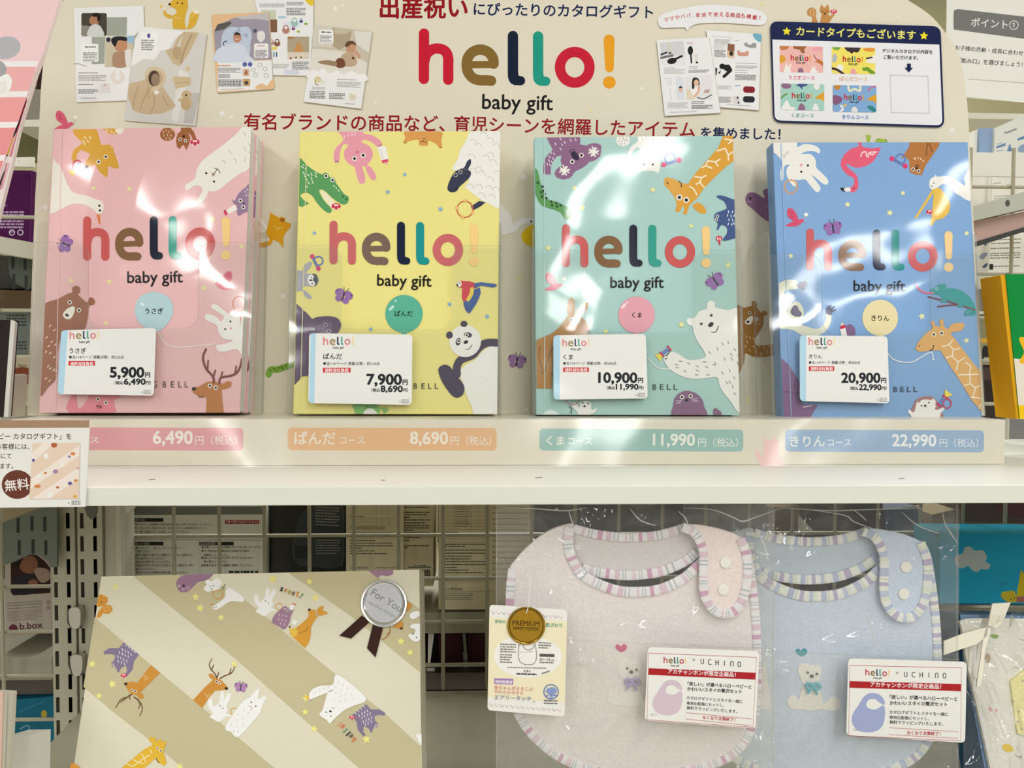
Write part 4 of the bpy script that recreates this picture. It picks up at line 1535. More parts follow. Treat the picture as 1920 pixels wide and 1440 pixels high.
a.D('#f2dfc0', 6, 16, 60, '1165 285 1185 282 1205 288 1222 302')
a.eyes(10, '1152 360 1190 372')
a.E('#1c1518', 1177, 352, 10, 8)
a.L('#1c1518', 5, '1165 338 1180 332 1192 338')
a.rattle(1058, 300, 55, 0.5)
a.B('#f3f1ea', '1560 350 1525 380 1505 420 1512 470 1480 455 1430 420 1370 405 1320 412 1304 395 1300 410 1270 430 1265 480 1285 500 1310 492 1350 465 1380 465 1420 500 1470 540 1560 570')
a.eyes(6, '1295 455 1281 477', ring=None)
a.P('#eac14c', '1285 500 1330 485 1345 500 1395 560 1410 610 1400 660 1360 700 1310 712 1275 755 1268 740 1280 690 1295 520 1180 695 1165 705 1162 695')
a.car(1268, 655, 26)
a.P('#eac14c', '1295 520 1312 500 1330 700 1285 700 1288 600')
a.bird(335, 690, 66, 1, '#dc5274')
a.butterfly(597, 768, 62, -0.15)
a.stars('#f1edb4', 22, '1080 525 698 604 990 661 305 960 460 1372 1212 1378 1522 803')
a.hello(410, 1062, 1432, 1068, 292, ['#cf6468', '#8c6a54', '#0d1e40', '#1a9090', '#cf6468', '#fbd69a'])
a.text('baby gift', 738, 1203, 1098, 1206, '#15161c', 0.012)
GB = '#e6e6cf'
a.T(1400, 500, 3.6923)
a.B(GB, '205 150 225 115 280 92 345 98 352 152 300 158 260 172 258 210 275 250 300 268 340 240 375 260 395 310 385 365 370 395 430 420 490 430 530 405 548 360 545 330 580 335 582 380 560 430 520 465 450 490 380 475 320 440 240 430 195 430')
HN = '#5c5a80'
for pp in ('350 130 380 125', '375 115 408 102', '378 122 414 116', '378 132 412 132', '375 140 408 152', '365 140 385 158'):
    a.L(HN, 13, pp, sm=False)
a.E(HN, 368, 130, 18, 25)
a.E('#44466c', 572, 310, 22, 25)
for pp in ('560 300 552 288', '565 300 565 275', '575 298 582 270', '582 302 604 278', '585 315 612 300'):
    a.L('#44466c', 11, pp, sm=False)
a.B('#5a5070', '302 310 325 270 350 275 360 300 378 320 372 345 335 345 310 330')
a.eyes(10, '340 297 352 322', '#8a86a4', '#403a5a')
a.D('#f6f4e2', 5, 12, 40, '240 300 255 330 270 370 300 400 330 380 420 440 480 450 520 440 340 420 250 260 245 200 275 320 380 440')
BL_ = '#eddfae'
a.E(BL_, 923, 355, 124, 126)
a.P(BL_, '905 470 945 470 940 492 910 492')
a.text('きりん', 862, 372, 985, 374, '#23221e', 0.02)
a.B('#8a6a90', '690 410 720 400 748 430 745 480 690 480')
a.P('#f6f2ec', '645 430 680 420 695 480 655 482')
a.P('#cf3050', '645 415 680 400 688 420 650 435')
a.P('#f0e0b0', '645 410 660 388 675 402')
a.stars('#f1edb4', 24, '1520 512')
TL = '#3aa0a0'
a.B(TL, '1270 160 1300 150 1330 125 1375 122 1382 150 1430 150 1490 170 1545 215 1580 280 1582 320 1540 300 1490 270 1440 250 1360 225 1330 195 1285 192')
a.ring('#a8d8d4', 1316, 155, 9, 9, 4)
a.L('#e07a94', 12, '1290 182 1230 180 1190 155 1168 125')
for p in ('1258 210 1400 245 1500 275 1575 300', '1322 278 1400 268 1470 265'):
    a.L('#7d4a58', 11, p)
a.B(TL, '1340 235 1365 225 1385 245 1350 248')
a.B(TL, '1470 255 1500 250 1490 285 1460 278')
a.L(TL, 14, '1580 310 1570 330 1540 330 1515 335 1520 310 1545 300 1560 312 1545 320')
GF = '#e4b06a'
a.P(GF, '1700 1000 1620 1000 1560 930 1480 800 1400 680 1340 580 1280 580 1200 592 1168 575 1172 545 1200 505 1240 460 1280 435 1285 405 1272 385 1285 372 1300 385 1302 405 1325 418 1340 410 1330 375 1345 360 1362 372 1360 400 1375 425 1395 435 1420 450 1410 470 1440 500 1500 580 1560 660 1620 730 1700 800')
a.B(GF, '1395 430 1420 400 1460 388 1505 398 1495 430 1460 450 1415 450')
a.patches('#f6ead0', 8, '1425 505 1400 540;1400 540 1350 555;1400 540 1430 575;1430 575 1475 568;1430 575 1420 620;1420 620 1375 632;1420 620 1460 660;1460 660 1510 630;1460 660 1450 720;1510 660 1550 690;1550 690 1540 745;1460 750 1605 745;1540 745 1545 810;1500 825 1545 810;1545 810 1580 840;1580 840 1615 825;1580 840 1565 905;1565 905 1620 912;1565 905 1545 905;1620 950 1605 985;1620 770 1640 772')
a.eyes(12, '1294 470 1348 461')
a.L('#2a2124', 6, '1190 552 1196 545', sm=False)
a.L('#2a2124', 6, '1265 580 1285 572 1292 545')
a.L('#e6ecf2', 8, '975 600 1010 640 1080 662 1150 658 1210 625 1270 592 1285 610 1288 640')
a.E('#e6ecf2', 1288, 642, 9, 7)
a.P('#84608c', '225 620 290 680 360 790 380 950 490 960 460 1010 440 1040 225 1040')
a.L('#5d4068', 6, '235 868 290 868 310 878 365 870')
a.L('#5d4068', 5, '298 830 300 850', sm=False)
a.L('#5d4068', 5, '330 790 328 850', sm=False)
a.L('#f0eaf0', 6, '390 972 450 962', sm=False)
a.B('#b07c7c', '1140 1045 1160 940 1190 910 1240 898 1290 905 1320 940 1335 990 1350 1045')
r_ = random.Random(8)
for i in range(46):
    an = -2.9 + 2.6 * i / 45
    rr = 74 + 16 * ((i * 3) % 3 - 1) / 2
    a.D('#e6c8bc', 4, 12, math.degrees(an), [(1242 + rr * math.cos(an), 992 + rr * 1.02 * math.sin(an))])
a.B('#f5f2ec', '1112 1005 1125 990 1155 1008 1175 940 1195 945 1205 925 1240 920 1270 925 1285 915 1305 930 1300 985 1325 990 1352 975 1365 985 1340 1015 1320 1045 1160 1045 1130 1025')
a.eyes(8, '1207 963 1258 942', ring=None)
a.B('#1c1518', '1222 962 1232 955 1242 962 1232 970')
a.L('#1c1518', 3, '1222 975 1232 968 1243 973')
a.trumpet(1360, 920, 62, 2.2)
a.ring('#d02c4e', 1385, 948, 28, 32, 8)
for ch, x in (('R', 790), ('I', 850), ('N', 885), ('G', 955), ('B', 1014), ('E', 1062), ('L', 1108), ('L', 1154)):
    a.text(ch, x, 867, x + (6 if ch == 'I' else 26), 867, '#23344a', 0.0, 36)
a.T()
a.L('#a5c3e4', 1.2, '1464 268 1483 781', sm=False, caps=False)
a.mb.build('cover', root)
pg.build('page_block', root)

# ------------------------------------------------------------------ clear holders and the price cards on them
ACR = clear('clear_acrylic', (0.975, 0.98, 0.975), 0.04, 0.003, 8.0, 0.75, 0.02)
EDGE = clear('acrylic_edge', (0.80, 0.83, 0.80), 0.15, 0, 1, 1.4, 0.12)


def holder(label, lb, rb, bot, lt, rt, ytop, xl, xr, yn, ywall):
    """front plate with a wide notch, two side walls with rounded tops, a floor"""
    fp = BOOK.moved(0.0058)
    root = thing('clear_holder', label, 'holder', fp.at((lb + rb) / 2, bot), 'clear holders in front of the catalogues')
    th = 0.0018
    rad = 26
    pts = [(lb, bot), (lt, ytop), (xl - rad, ytop)]
    pts += [(xl - rad + rad * math.sin(k * math.pi / 12), ytop + rad - rad * math.cos(k * math.pi / 12)) for k in range(1, 7)]
    pts += [(xl, yn - rad)]
    pts += [(xl + rad - rad * math.cos(k * math.pi / 12), yn - rad + rad * math.sin(k * math.pi / 12)) for k in range(1, 7)]
    pts += [(xr - rad, yn)]
    pts += [(xr - rad + rad * math.sin(k * math.pi / 12), yn - rad + rad * math.cos(k * math.pi / 12)) for k in range(1, 7)]
    pts += [(xr, ytop + rad)]
    pts += [(xr + rad - rad * math.cos(k * math.pi / 12), ytop + rad - rad * math.sin(k * math.pi / 12)) for k in range(1, 7)]
    pts += [(rt, ytop), (rb, bot)]
    mb = MB()
    mb.slab(fp, pts, th, ACR, side=EDGE)
    mb.build('front_plate', root)
    dep = 0.0425
    for (xb, sgn) in ((lb, 1), (rb, -1)):
        p0 = fp.at(xb, bot) - NB * th
        hgt = (fp.at(xb, ywall) - fp.at(xb, bot)).dot(UP)
        prof = [(0, 0), (0, hgt - 0.01)] + [(dep / 2 - dep / 2 * math.cos(k * math.pi / 8), hgt - 0.01 + 0.01 * math.sin(k * math.pi / 8)) for k in range(1, 8)] + [(dep, hgt - 0.01), (dep, 0)]
        wm = MB()
        A = [p0 - NB * d + UP * h_ for d, h_ in prof]
        B_ = [p + Vector((sgn * th, 0, 0)) for p in A]
        n = len(A)
        wm.mesh(A, [tuple(range(n))], ACR)
        wm.mesh(B_, [tuple(range(n))[::-1]], ACR)
        wm.mesh(A + B_, [(i, (i + 1) % n, n + (i + 1) % n, n + i) for i in range(n)], EDGE)
        wm.build('side_wall', root)
    return root


holder('clear holder with a notched front around the pink catalogue', 52.5, 467, 773, 63, 473, 454, 165, 372, 615, 404)
holder('clear holder with a notched front around the yellow catalogue', 538, 940, 775, 543.5, 941, 460, 641, 847, 618, 407)
holder('clear holder with a notched front around the pale green catalogue', 999, 1397.5, 777, 994, 1392, 468, 1098, 1301, 623, 418)
holder('clear holder with a notched front around the blue catalogue', 1450, 1849, 780, 1440, 1831, 477, 1542, 1745, 627, 424)

CARD = BOOK.moved(0.0074)


def price_card(label, x0, y0, quad, hello, cat, name, nx, info, ix, red, rx, price, px, tax, tx_, foot):
    q = [(x0 + x / 3.6923, y0 + y / 3.6923) for x, y in nums(quad)]
    out = roundq(q, 8)
    mb = MB()
    mb.slab(CARD, out, 0.0008, mat('#ecebe6', 'cover'), side=mat('#d8d8d4', 'paper'))
    a = Art(CARD, 'cover', mb=mb)
    a.clip = out
    a.T(x0, y0, 3.6923)
    Q = nums(quad)
    w = 46
    a.P('#b4d8ea', [Q[0], (Q[0][0] + w, Q[0][1]), (Q[3][0] + w - 4, Q[3][1]), Q[3]])
    a.P('#ecebe6', [(Q[0][0], Q[0][1]), (Q[0][0] + 10, Q[0][1]), (Q[3][0] + 4, Q[3][1]), Q[3]]) if foot == 'y' else None
    a.hello(*hello, ['#e08f90', '#a08a60', '#2c3a50', '#5aa89a', '#e08f90', '#f6dca0'])
    hx = (hello[0] + hello[2]) / 2
    a.text('baby gift', hx - 36, hello[1] + 24, hx + 38, hello[1] + 25, '#33343a', 0.015)
    a.text(name, nx[0], nx[2], nx[1], nx[2] + 1, '#26282c', 0.015)
    a.text(info, ix[0], ix[2], ix[1], ix[2] + 1, '#3a3c40', 0.008)
    a.R('#d02a38', *red, 2)
    a.text('送料当社負担', rx[0], rx[2], rx[1], rx[2], '#fbf3f0', 0.02)
    a.text(price, px[0], px[2], px[1], px[2] + 1, '#22262a', 0.034, px[3])
    a.text('円', px[1] + 4, px[2], px[1] + 40, px[2], '#22262a', 0.03)
    a.text('（税込', tx_[0], tx_[2] - 2, tx_[0] + 58, tx_[2] - 2, '#22262a', 0.025)
    a.text(tax, tx_[0] + 62, tx_[2], tx_[1] - 36, tx_[2] + 1, '#22262a', 0.034, tx_[3])
    a.text('円）', tx_[1] - 34, tx_[2] - 2, tx_[1], tx_[2] - 2, '#22262a', 0.025)
    fx, fy = Q[2][0] - 72, Q[2][1] - 32
    a.text('A', fx - 14, fy + 14, fx - 4, fy + 14, '#4a4c50', 0.01)
    a.L('#5a5c60', 2.5, [(fx + 4, fy - 4), (fx + 52, fy - 4), (fx + 52, fy + 18), (fx + 4, fy + 18)], sm=False, closed=True)
    a.text('ギフト', fx + 8, fy + 14, fx + 48, fy + 14, '#4a4c50', 0.01)
    o = mb.build('price_card')
    tag(o, label, 'price card', 'white price cards on the clear holders')


price_card('white price card reading 5,900 yen on the pink catalogue holder', 0, 500, '424 440 1080 424 1064 893 398 882', (480, 503, 688, 498, 56), 'p', 'うさぎ', (480, 596, 597), '●全114ページ 掲載点数：約230点', (478, 858, 635), (475, 653, 658, 685), (487, 647, 681), '5,900', (760, 1000, 765, 72), '6,490', (795, 1045, 815, 42), 'p')
price_card('white price card reading 7,900 yen on the yellow catalogue holder', 480, 500, '368 460 1082 470 1078 957 362 945', (463, 543, 678, 541, 58), 'y', 'ぱんだ', (465, 597, 638), '●全116ページ 掲載点数：約210点', (465, 857, 680), (463, 700, 655, 733), (475, 642, 728), '7,900', (764, 1010, 815, 74), '8,690', (800, 1052, 866, 44), 'y')
price_card('white price card reading 10,900 yen on the pale green catalogue holder', 940, 500, '360 475 1000 466 1014 912 362 920', (421, 553, 610, 551, 54), 'g', 'くま', (428, 495, 640), '●全114ページ 掲載点数：約200点', (428, 796, 678), (428, 698, 606, 730), (440, 596, 725), '10,900', (670, 942, 802, 72), '11,990', (730, 985, 850, 40), 'g')
price_card('white price card reading 20,900 yen on the blue catalogue holder', 1400, 500, '367 476 975 482 989 946 369 930', (427, 543, 613, 545, 54), 'b', 'きりん', (432, 520, 632), '●全114ページ 掲載点数：約200点', (430, 786, 672), (430, 690, 606, 722), (442, 596, 716), '20,900', (654, 926, 802, 70), '22,990', (714, 968, 853, 40), 'b')

# ------------------------------------------------------------------ shelf-edge card at the left end
FC = upright(LEDGE_Y - 0.004, 0.03, 1.25 - 0.10)
mb = MB()
mb.slab(FC, '-70 790 168 788 160 950 -70 953', 0.0012, mat('#ecebe4', 'cover'))
a = Art(FC, 'cover', mb=mb)
a.T(0, 760, 3.6923)
a.P('#a98a70', '-260 102 620 102 616 154 -260 158')
DB = '#4a3a34'
a.text('「ハローベビー カタログギフト」を', -215, 232, 495, 232, DB, 0.012)
a.text('ご購入のお客様には、', -205, 302, 205, 302, DB, 0.01)
a.text('店頭にて', -82, 366, 80, 366, DB, 0.01)
a.text('お渡しします。', -165, 436, 92, 436, DB, 0.01)
a.E('#6b3a2c', 120, 548, 108, 100)
a.text('無料', 36, 590, 204, 574, '#f3ece4', 0.012)
q = nums('226 262 552 258 545 645 203 648')
a.P('#cfc6bc', [(x + 6, y + 5) for x, y in q])
a.P('#e9d3bd', q)
cl = a.clip
a.clip = [(x / 3.6923, 760 + y / 3.6923) for x, y in q]
for p in ('220 400 220 330 300 260 380 260', '215 510 560 270 560 340 215 575', '215 650 560 420 560 500 330 650'):
    a.P('#f3e6da', p)
for c, x, y, rx, ry in (('#b9643c', 375, 275, 28, 24), ('#6a5a9c', 232, 380, 14, 14), ('#f4f1ea', 320, 350, 22, 26), ('#d98a4c', 505, 335, 22, 16), ('#8f7ab0', 480, 355, 12, 12), ('#a888a8', 385, 458, 24, 20), ('#f4f1ea', 270, 490, 24, 20), ('#d98a4c', 315, 468, 16, 10), ('#f4f1ea', 435, 410, 12, 26), ('#6a5a9c', 485, 540, 20, 16), ('#d98a4c', 525, 520, 18, 12), ('#d98a4c', 260, 560, 30, 16), ('#c0643c', 400, 568, 14, 12), ('#f4f1ea', 350, 620, 22, 28), ('#e0b040', 520, 630, 18, 14), ('#c98aa0', 540, 435, 12, 8)):
    a.E(c, x, y, rx * 0.75, ry * 0.75)
a.clip = cl
a.text('A', 470, 682, 482, 682, '#4a4c50', 0.01)
a.L('#5a5c60', 3, '496 662 556 662 556 684 496 684', sm=False, closed=True)
a.text('ギフト', 500, 681, 552, 681, '#4a4c50', 0.01)
tag(mb.build('info_card'), 'white shelf-edge card with brown top band and round brown badge', 'sign')

# ------------------------------------------------------------------ lower shelf
LZ = 1.25 - 0.373
LSH = flat(LZ)
pA, pB = LSH.at(150, 1335), LSH.at(50, 1440)
sl = (pB.x - pA.x) / (pB.y - pA.y)
xl = lambda y: pA.x + sl * (y - pA.y)
mb = MB()
g = mat('#b4b099', 'steel')
mb.hexa([(xl(0.48), 0.48, LZ), (0.9, 0.48, LZ), (0.9, 0.48, LZ - 0.03), (xl(0.48), 0.48, LZ - 0.03), (xl(0.86), 0.86, LZ), (0.9, 0.86, LZ), (0.9, 0.86, LZ - 0.03), (xl(0.86), 0.86, LZ - 0.03)], g)
tag(mb.build('lower_shelf', None, (0, 0.5, LZ - 0.03)), 'dim grey-beige steel shelf below, under the gift box and the bibs', 'shelf')

# ------------------------------------------------------------------ wrapped gift box with seal and ribbon tails
GT = 0.37
gy, gz = 0.652, 1.25 - 0.177
GP = upright(gy, GT, gz)
GU = Vector((0, math.sin(GT), math.cos(GT)))
GN = GP.n
tl, tr_, bl0, br0 = GP.at(190, 1081), GP.at(786, 1068), GP.at(138, 1440), GP.at(790, 1440)
blv = (bl0 - tl)
brv = (br0 - tr_)
kb = (LZ + 0.001 - tl.z) / blv.z
kr = (LZ + 0.001 - tr_.z) / brv.z
bl, br = tl + blv * kb, tr_ + brv * kr
root = thing('gift_box', 'wrapped flat gift box in cream diagonal-striped animal paper leaning back on the lower shelf', 'gift box', ((bl + br) / 2 - GN * 0.015))
T_ = 0.030
mb = MB()
WC = '#e1dbc3'
fr = [tl, tr_, br, bl]
bk = [p - GN * T_ + Vector((0.002 if i in (1, 2) else -0.002, 0, 0)) for i, p in enumerate(fr)]
bk[2] = bk[2] + Vector((0, 0, max(0, LZ + 0.0005 - bk[2].z)))
bk[3] = bk[3] + Vector((0, 0, max(0, LZ + 0.0005 - bk[3].z)))
mb.hexa(fr + bk, mat(WC, 'wrap'))
body = mb
gq = '190 1081 786 1068 795 1700 90 1700'
a = Art(GP, 'wrap', clip=gq, mb=mb, off=4e-5)
a.T(0, 1050, 3.6923)
TB = '#c7bd96'
# diagonal bands run from upper left to lower right
a.P(TB, '930 120 925 60 1395 60 1400 95 1684 265 2104 610 2334 800 2664 1060 2934 1310 3100 1460 3100 1900 2990 1900 2484 1440 2104 1105 1624 680')
a.P(TB, '600 350 660 400 860 570 1110 780 1340 970 1640 1220 1900 1440 2300 1780 1700 1800 1240 1420 1040 1250 780 1050 580 880 400 730')
a.P(TB, '2004 95 1990 50 2524 50 2524 70 2624 125 2854 300 3060 460 3060 900 2934 800 2444 400 2144 190')
a.stars('#f2e88c', 26, '800 185 1355 255 1385 332 1530 398 638 720 778 858 685 940 1245 1430 1890 132')
ORG = '#d9962c'
a.B(ORG, '640 300 690 240 715 245 745 262 740 300 710 320 670 322')
a.P(ORG, '690 275 710 238 722 262 748 255 738 300 700 318 675 320')
a.eyes(6, '702 293', ring=None)
a.B(ORG, '668 398 690 345 730 312 770 318 778 350 750 375 715 370 695 395')
a.D('#f3d59c', 4, 16, 120, '720 335 740 325 760 330 730 352 755 350')
a.B('#9b7590', '1221 170 1225 140 1260 110 1330 95 1440 90 1475 102 1430 140 1370 155 1320 205 1280 225 1240 215')
a.E('#241a20', 1271, 178, 9)
a.eyes(6, '1240 180 1268 203')
a.L('#e0cfd8', 3, '1290 195 1310 205')
a.L('#e0cfd8', 3, '1295 185 1315 190')
WT = '#f4f3f0'
a.B(WT, '1410 200 1430 170 1420 150 1440 135 1470 145 1500 125 1535 150 1525 185 1500 215 1470 210 1440 222')
a.eyes(6, '1455 183 1477 180', ring=None)
a.eyes(6, '1466 200', ring=None)
a.ring('#d99a3c', 1508, 240, 34, 30, 6)
a.L('#3a3028', 5, '1558 168 1540 208')
a.B(WT, '1478 318 1500 305 1555 260 1565 205 1600 198 1680 255 1680 290 1600 285 1540 320 1500 342 1475 338')
a.L('#d9963c', 6, '1455 305 1480 312')
a.eyes(5, '1487 330 1500 325', ring=None)


def bunny(x, y, k=1.0):
    t = lambda s: [(x + u * k, y + v * k) for u, v in nums(s)]
    a.B(WT, t('-90 20 -95 -20 -80 -40 -65 -30 -60 10 -30 0 -15 -20 -10 -70 10 -90 18 -60 15 -30 40 -70 62 -75 55 -30 35 0 40 40 30 60 60 70 65 80 30 85 -20 120 -60 100 -85 85 -60 60'))
    a.eyes(6 * k, t('-12 10 8 27'), ring=None)
    a.ring('#d99a3c', *t('85 50')[0], 24 * k, 24 * k, 5 * k)


bunny(1850, 275, 0.95)
bunny(1535, 1000, 1.0)
PPL = '#857694'


def swallow(x, y, k, flip=1):
    t = lambda s: [(x + flip * u * k, y + v * k) for u, v in nums(s)]
    a.P(PPL, t('-10 -130 95 -45 60 0 50 60 10 105 -10 100 12 70 5 30 -30 50 -45 80 -55 75 -60 50 -90 45 -98 15 -75 -10 -70 -40 -100 -50 -145 -45 -150 -65 -110 -90 -45 -90'))
    a.D('#e8e4ea', 5, 20, 80, t('-20 -80 0 -70 20 -60 40 -45 -40 -60 -20 -50 0 -40 20 -30 -50 -30 -30 -20 -10 -10 10 0 -50 0 -25 10 -5 20'))
    a.D('#e8e4ea', 4, 18, 50, t('5 -110 25 -95 45 -78 65 -62'))
    a.eyes(6, t('-85 25 -78 40'))


swallow(868, 700, 1.0)
a.car(858, 800, 22)
swallow(1640 + 885, 1120, 0.95, -1)


def deer(pts, nose, eyes_, ear, antl, dash):
    a.P('#cf8f30', pts)
    a.B('#cf8f30', ear)
    a.E('#2a2018', *nose, 12, 10)
    a.eyes(8, eyes_)
    for p in antl:
        a.L('#6f4a24', 9, p, w2=5)
    a.D('#f2dca8', 4, 14, 70, dash)


deer('1045 728 1108 782 1000 890 965 925 950 935 905 925 880 890 865 860 880 845 930 842 950 850 1000 785', (872, 858), '915 903 940 908', '950 925 985 925 995 955 970 962 955 945',
     ('912 930 890 945 840 965 815 1000 800 1022', '930 950 950 965 980 1000 985 1040 968 1076', '880 950 855 970 835 985', '955 965 970 1000 960 1028', '895 935 900 965'), '985 805 1000 800 1015 812 1005 825 1020 825')
deer('1338 968 1400 1025 1450 950 1490 905 1540 900 1570 895 1570 870 1530 830 1500 820 1475 830 1420 880', (1568, 889), '1500 842 1522 850', '1445 790 1470 790 1490 815 1480 830 1455 815',
     ('1500 820 1490 790 1460 755 1450 720 1470 682', '1525 820 1560 800 1600 785 1620 755 1627 732', '1465 760 1480 725', '1590 788 1600 750', '1505 810 1515 775'), '1420 930 1435 940 1450 935 1430 955 1445 955')
a.butterfly(1668, 880, 44, 0.1, '#b184b4')
a.B(WT, '1560 1160 1640 1030 1700 965 1730 950 1770 905 1795 895 1790 960 1820 945 1848 950 1820 1000 1800 1060 1750 1120 1650 1225 1600 1190')
a.eyes(7, '1740 985 1772 1012', ring=None)
a.L('#b08a5c', 4, '1722 1010 1745 1022 1735 1040')
a.D('#c9c7c2', 4, 18, 90, '1650 1070 1690 1040 1640 1110 1680 1095 1720 1060 1600 1140 1640 1150 1680 1140 1620 1185 1650 1190')
a.P('#e6b830', '820 1460 900 1390 1000 1310 1060 1280 1030 1240 1040 1225 1075 1230 1085 1260 1100 1240 1120 1245 1125 1265 1140 1250 1155 1255 1140 1300 1130 1320 1155 1400 1140 1425 1100 1405 1080 1370 1000 1440 980 1460')
a.patches('#f6e9b8', 6, '880 1410 920 1430;920 1430 960 1400;920 1380 960 1400;960 1400 1000 1410;980 1340 1000 1370;1000 1370 1040 1350;1000 1370 960 1400;1000 1370 1010 1400;1040 1310 1055 1340')
a.eyes(8, '1092 1303 1113 1320')
a.L('#4a3820', 5, '1085 1372 1090 1390 1105 1400')
a.B('#e8a040', '480 1410 520 1410 560 1440 560 1460 480 1460')
a.T(440, 1050, 3.6923)
a.stars('#f2e88c', 28, '520 150 560 262 265 130 1215 640 1152 563 497 955 490 1052 550 1168 913 1240 0 720')
for i, (ch, c) in enumerate(zip('sweet!', ('#2f2a22', '#c98a2c', '#b5a050', '#7c5a44', '#d9962c', '#6c9a50'))):
    x0 = 312 + i * 27
    a.text(ch, x0, 212 + i * 9.5, x0 + (20 if ch != '!' else 9), 219 + i * 9.5, c, 0.03, 40 if ch in 't!' else 28)
a.B('#a07a92', '258 430 275 385 310 350 330 335 350 318 362 328 400 340 408 350 390 385 380 430 345 480 300 455')
a.D('#e6dbe2', 4, 16, 70, '310 380 335 385 360 390 305 410 330 415 355 420 320 440 345 445')
a.eyes(6, '352 340 372 355')
a.P(WT, '375 340 400 300 425 310 400 350')
a.P('#e0604c', '400 298 427 308 424 316 397 306')
a.P('#dc9c2c', '380 510 440 460 500 410 515 385 510 345 520 340 570 350 580 330 605 318 618 325 608 350 640 360 645 372 610 382 580 388 560 410 530 460 525 530 510 580 485 608')
a.E('#2a2018', 518, 345, 9)
a.eyes(6, '565 362 572 382')
a.L('#8a5e1c', 4, '510 460 490 490 425 515 420 530')
a.B('#e8c040', '380 460 395 480 420 470 440 500 420 530 390 520')
a.E('#2a2018', 382, 463, 6)
a.P(WT, '390 440 410 412 440 425 420 452')
a.P('#a07a92', '915 70 1100 62 1095 100 1060 112 1010 105 995 125')
a.P(WT, '-300 240 60 262 58 292 -60 330') if False else None
a.B(WT, '715 795 910 955 820 1010 760 1040 690 1100 660 1132 640 1110 595 1080 590 1060 610 1035 640 930 660 905 690 900 600 935 540 960 520 975 512 940 540 895 600 870 680 862')
a.D('#c9c7c2', 4, 18, 90, '720 845 750 865 780 890 700 880 740 900 770 925 810 930 700 925 740 940 770 965 820 965 690 965 730 980 560 920 590 900 620 890 650 885')
a.eyes(7, '635 1053 668 1080', ring=None)
a.E('#241a20', 664, 1047, 9, 7)
a.L('#241a20', 3, '675 1020 690 1030')
a.P('#e8c040', '482 945 520 935 512 965')
a.L('#d0506a', 6, '510 960 530 970', sm=False)
for i, (ch, c) in enumerate(zip('hello!', ('#d97c50', '#6b5a48', '#2f3a40', '#6c9a80', '#d9603c', '#e0a060'))):
    a.text(ch, 845 - i * 20, 1238 - i * 22, 845 - i * 20 - (14 if ch not in 'l!' else 7), 1238 - i * 22 - (15 if ch not in 'l!' else 8), c, 0.03, 40 if ch in 'hl!' else 28)
a.car(815, 1090, 20)
a.P('#cf8f30', '1190 330 1200 290 1230 312 1200 360')
a.B('#cf8f30', '1090 470 1150 425 1165 440 1165 475 1130 472 1100 468')
a.E('#2a2018', 1155, 474, 9)
a.L('#a87030', 6, '1075 460 1075 500 1050 535 1025 550')
a.L('#a87030', 5, '1072 500 1055 515')
a.B(WT, '1210 385 1230 362 1270 355 1285 370 1270 395 1230 410')
a.B(WT, '1320 430 1280 440 1230 445 1215 470 1250 480 1240 510 1205 515 1215 545 1260 568 1290 540 1320 500')
a.eyes(7, '1237 512 1260 535', ring=None)
a.B(WT, '1255 1210 1300 1205 1330 1220 1330 1310 1290 1280')
body.build('wrapped_box', root)
# seal
cx, cy = 720.3, 1131.5
pc = GP.at(cx, cy)
ux = (GP.at(cx + 10, cy) - pc).normalized()
uy = (GP.at(cx, cy - 10) - pc).normalized()
R_ = (GP.at(cx + 43.2, cy) - pc).length
mb = MB()
sv, sf = [], []
prof = [(0, 0.0016), (0.80, 0.0016), (0.87, 0.0024), (0.92, 0.0017), (0.985, 0.0016), (1.0, 0.0009), (1.0, 0.0003)]
N = 64
for r, h in prof[1:]:
    sv += [pc + (ux * math.cos(2 * math.pi * k / N) + uy * math.sin(2 * math.pi * k / N)) * R_ * r + GN * (h + 0.0006) for k in range(N)]
sf.append(tuple(range(N)))
for j in range(len(prof) - 2):
    sf += [(j * N + k, (j + 1) * N + k, (j + 1) * N + (k + 1) % N, j * N + (k + 1) % N) for k in range(N)]
mb.mesh(sv, sf, mat('#dcdcdc', 'foil'))
sa = Art(GP.moved(0.0024), 'paper', mb=mb)
sa.T(440, 1050, 3.6923)
sa.text('For You', 938, 240, 1142, 362, '#8f9092', 0.004)
sa.text('akachan honpo', 922, 298, 1108, 402, '#a2a3a5', 0.0)
seal = mb.build('seal', root)
seal['label'] = 'round silver embossed seal'
for pts in ('880 385 938 425 806 544 724 524', '958 445 1030 455 975 674 916 610'):
    mb = MB()
    mb.slab(GP.moved(0.0012), [(440 + x / 3.6923, 1050 + y / 3.6923) for x, y in nums(pts)], 0.0005, mat('#3a221b', 'paper'))
    rb = mb.build('ribbon_tail', root)
    rb['label'] = 'dark brown ribbon tail'

# ------------------------------------------------------------------ the two bibs in clear bags
FILM = clear('bag_film', (0.975, 0.975, 0.965), 0.05, 0.020, 14.0, 1.0, 0.05, 'film')
SEAM = clear('bag_seam', (0.86, 0.87, 0.85), 0.15, 0, 1, 1.0, 0.15)


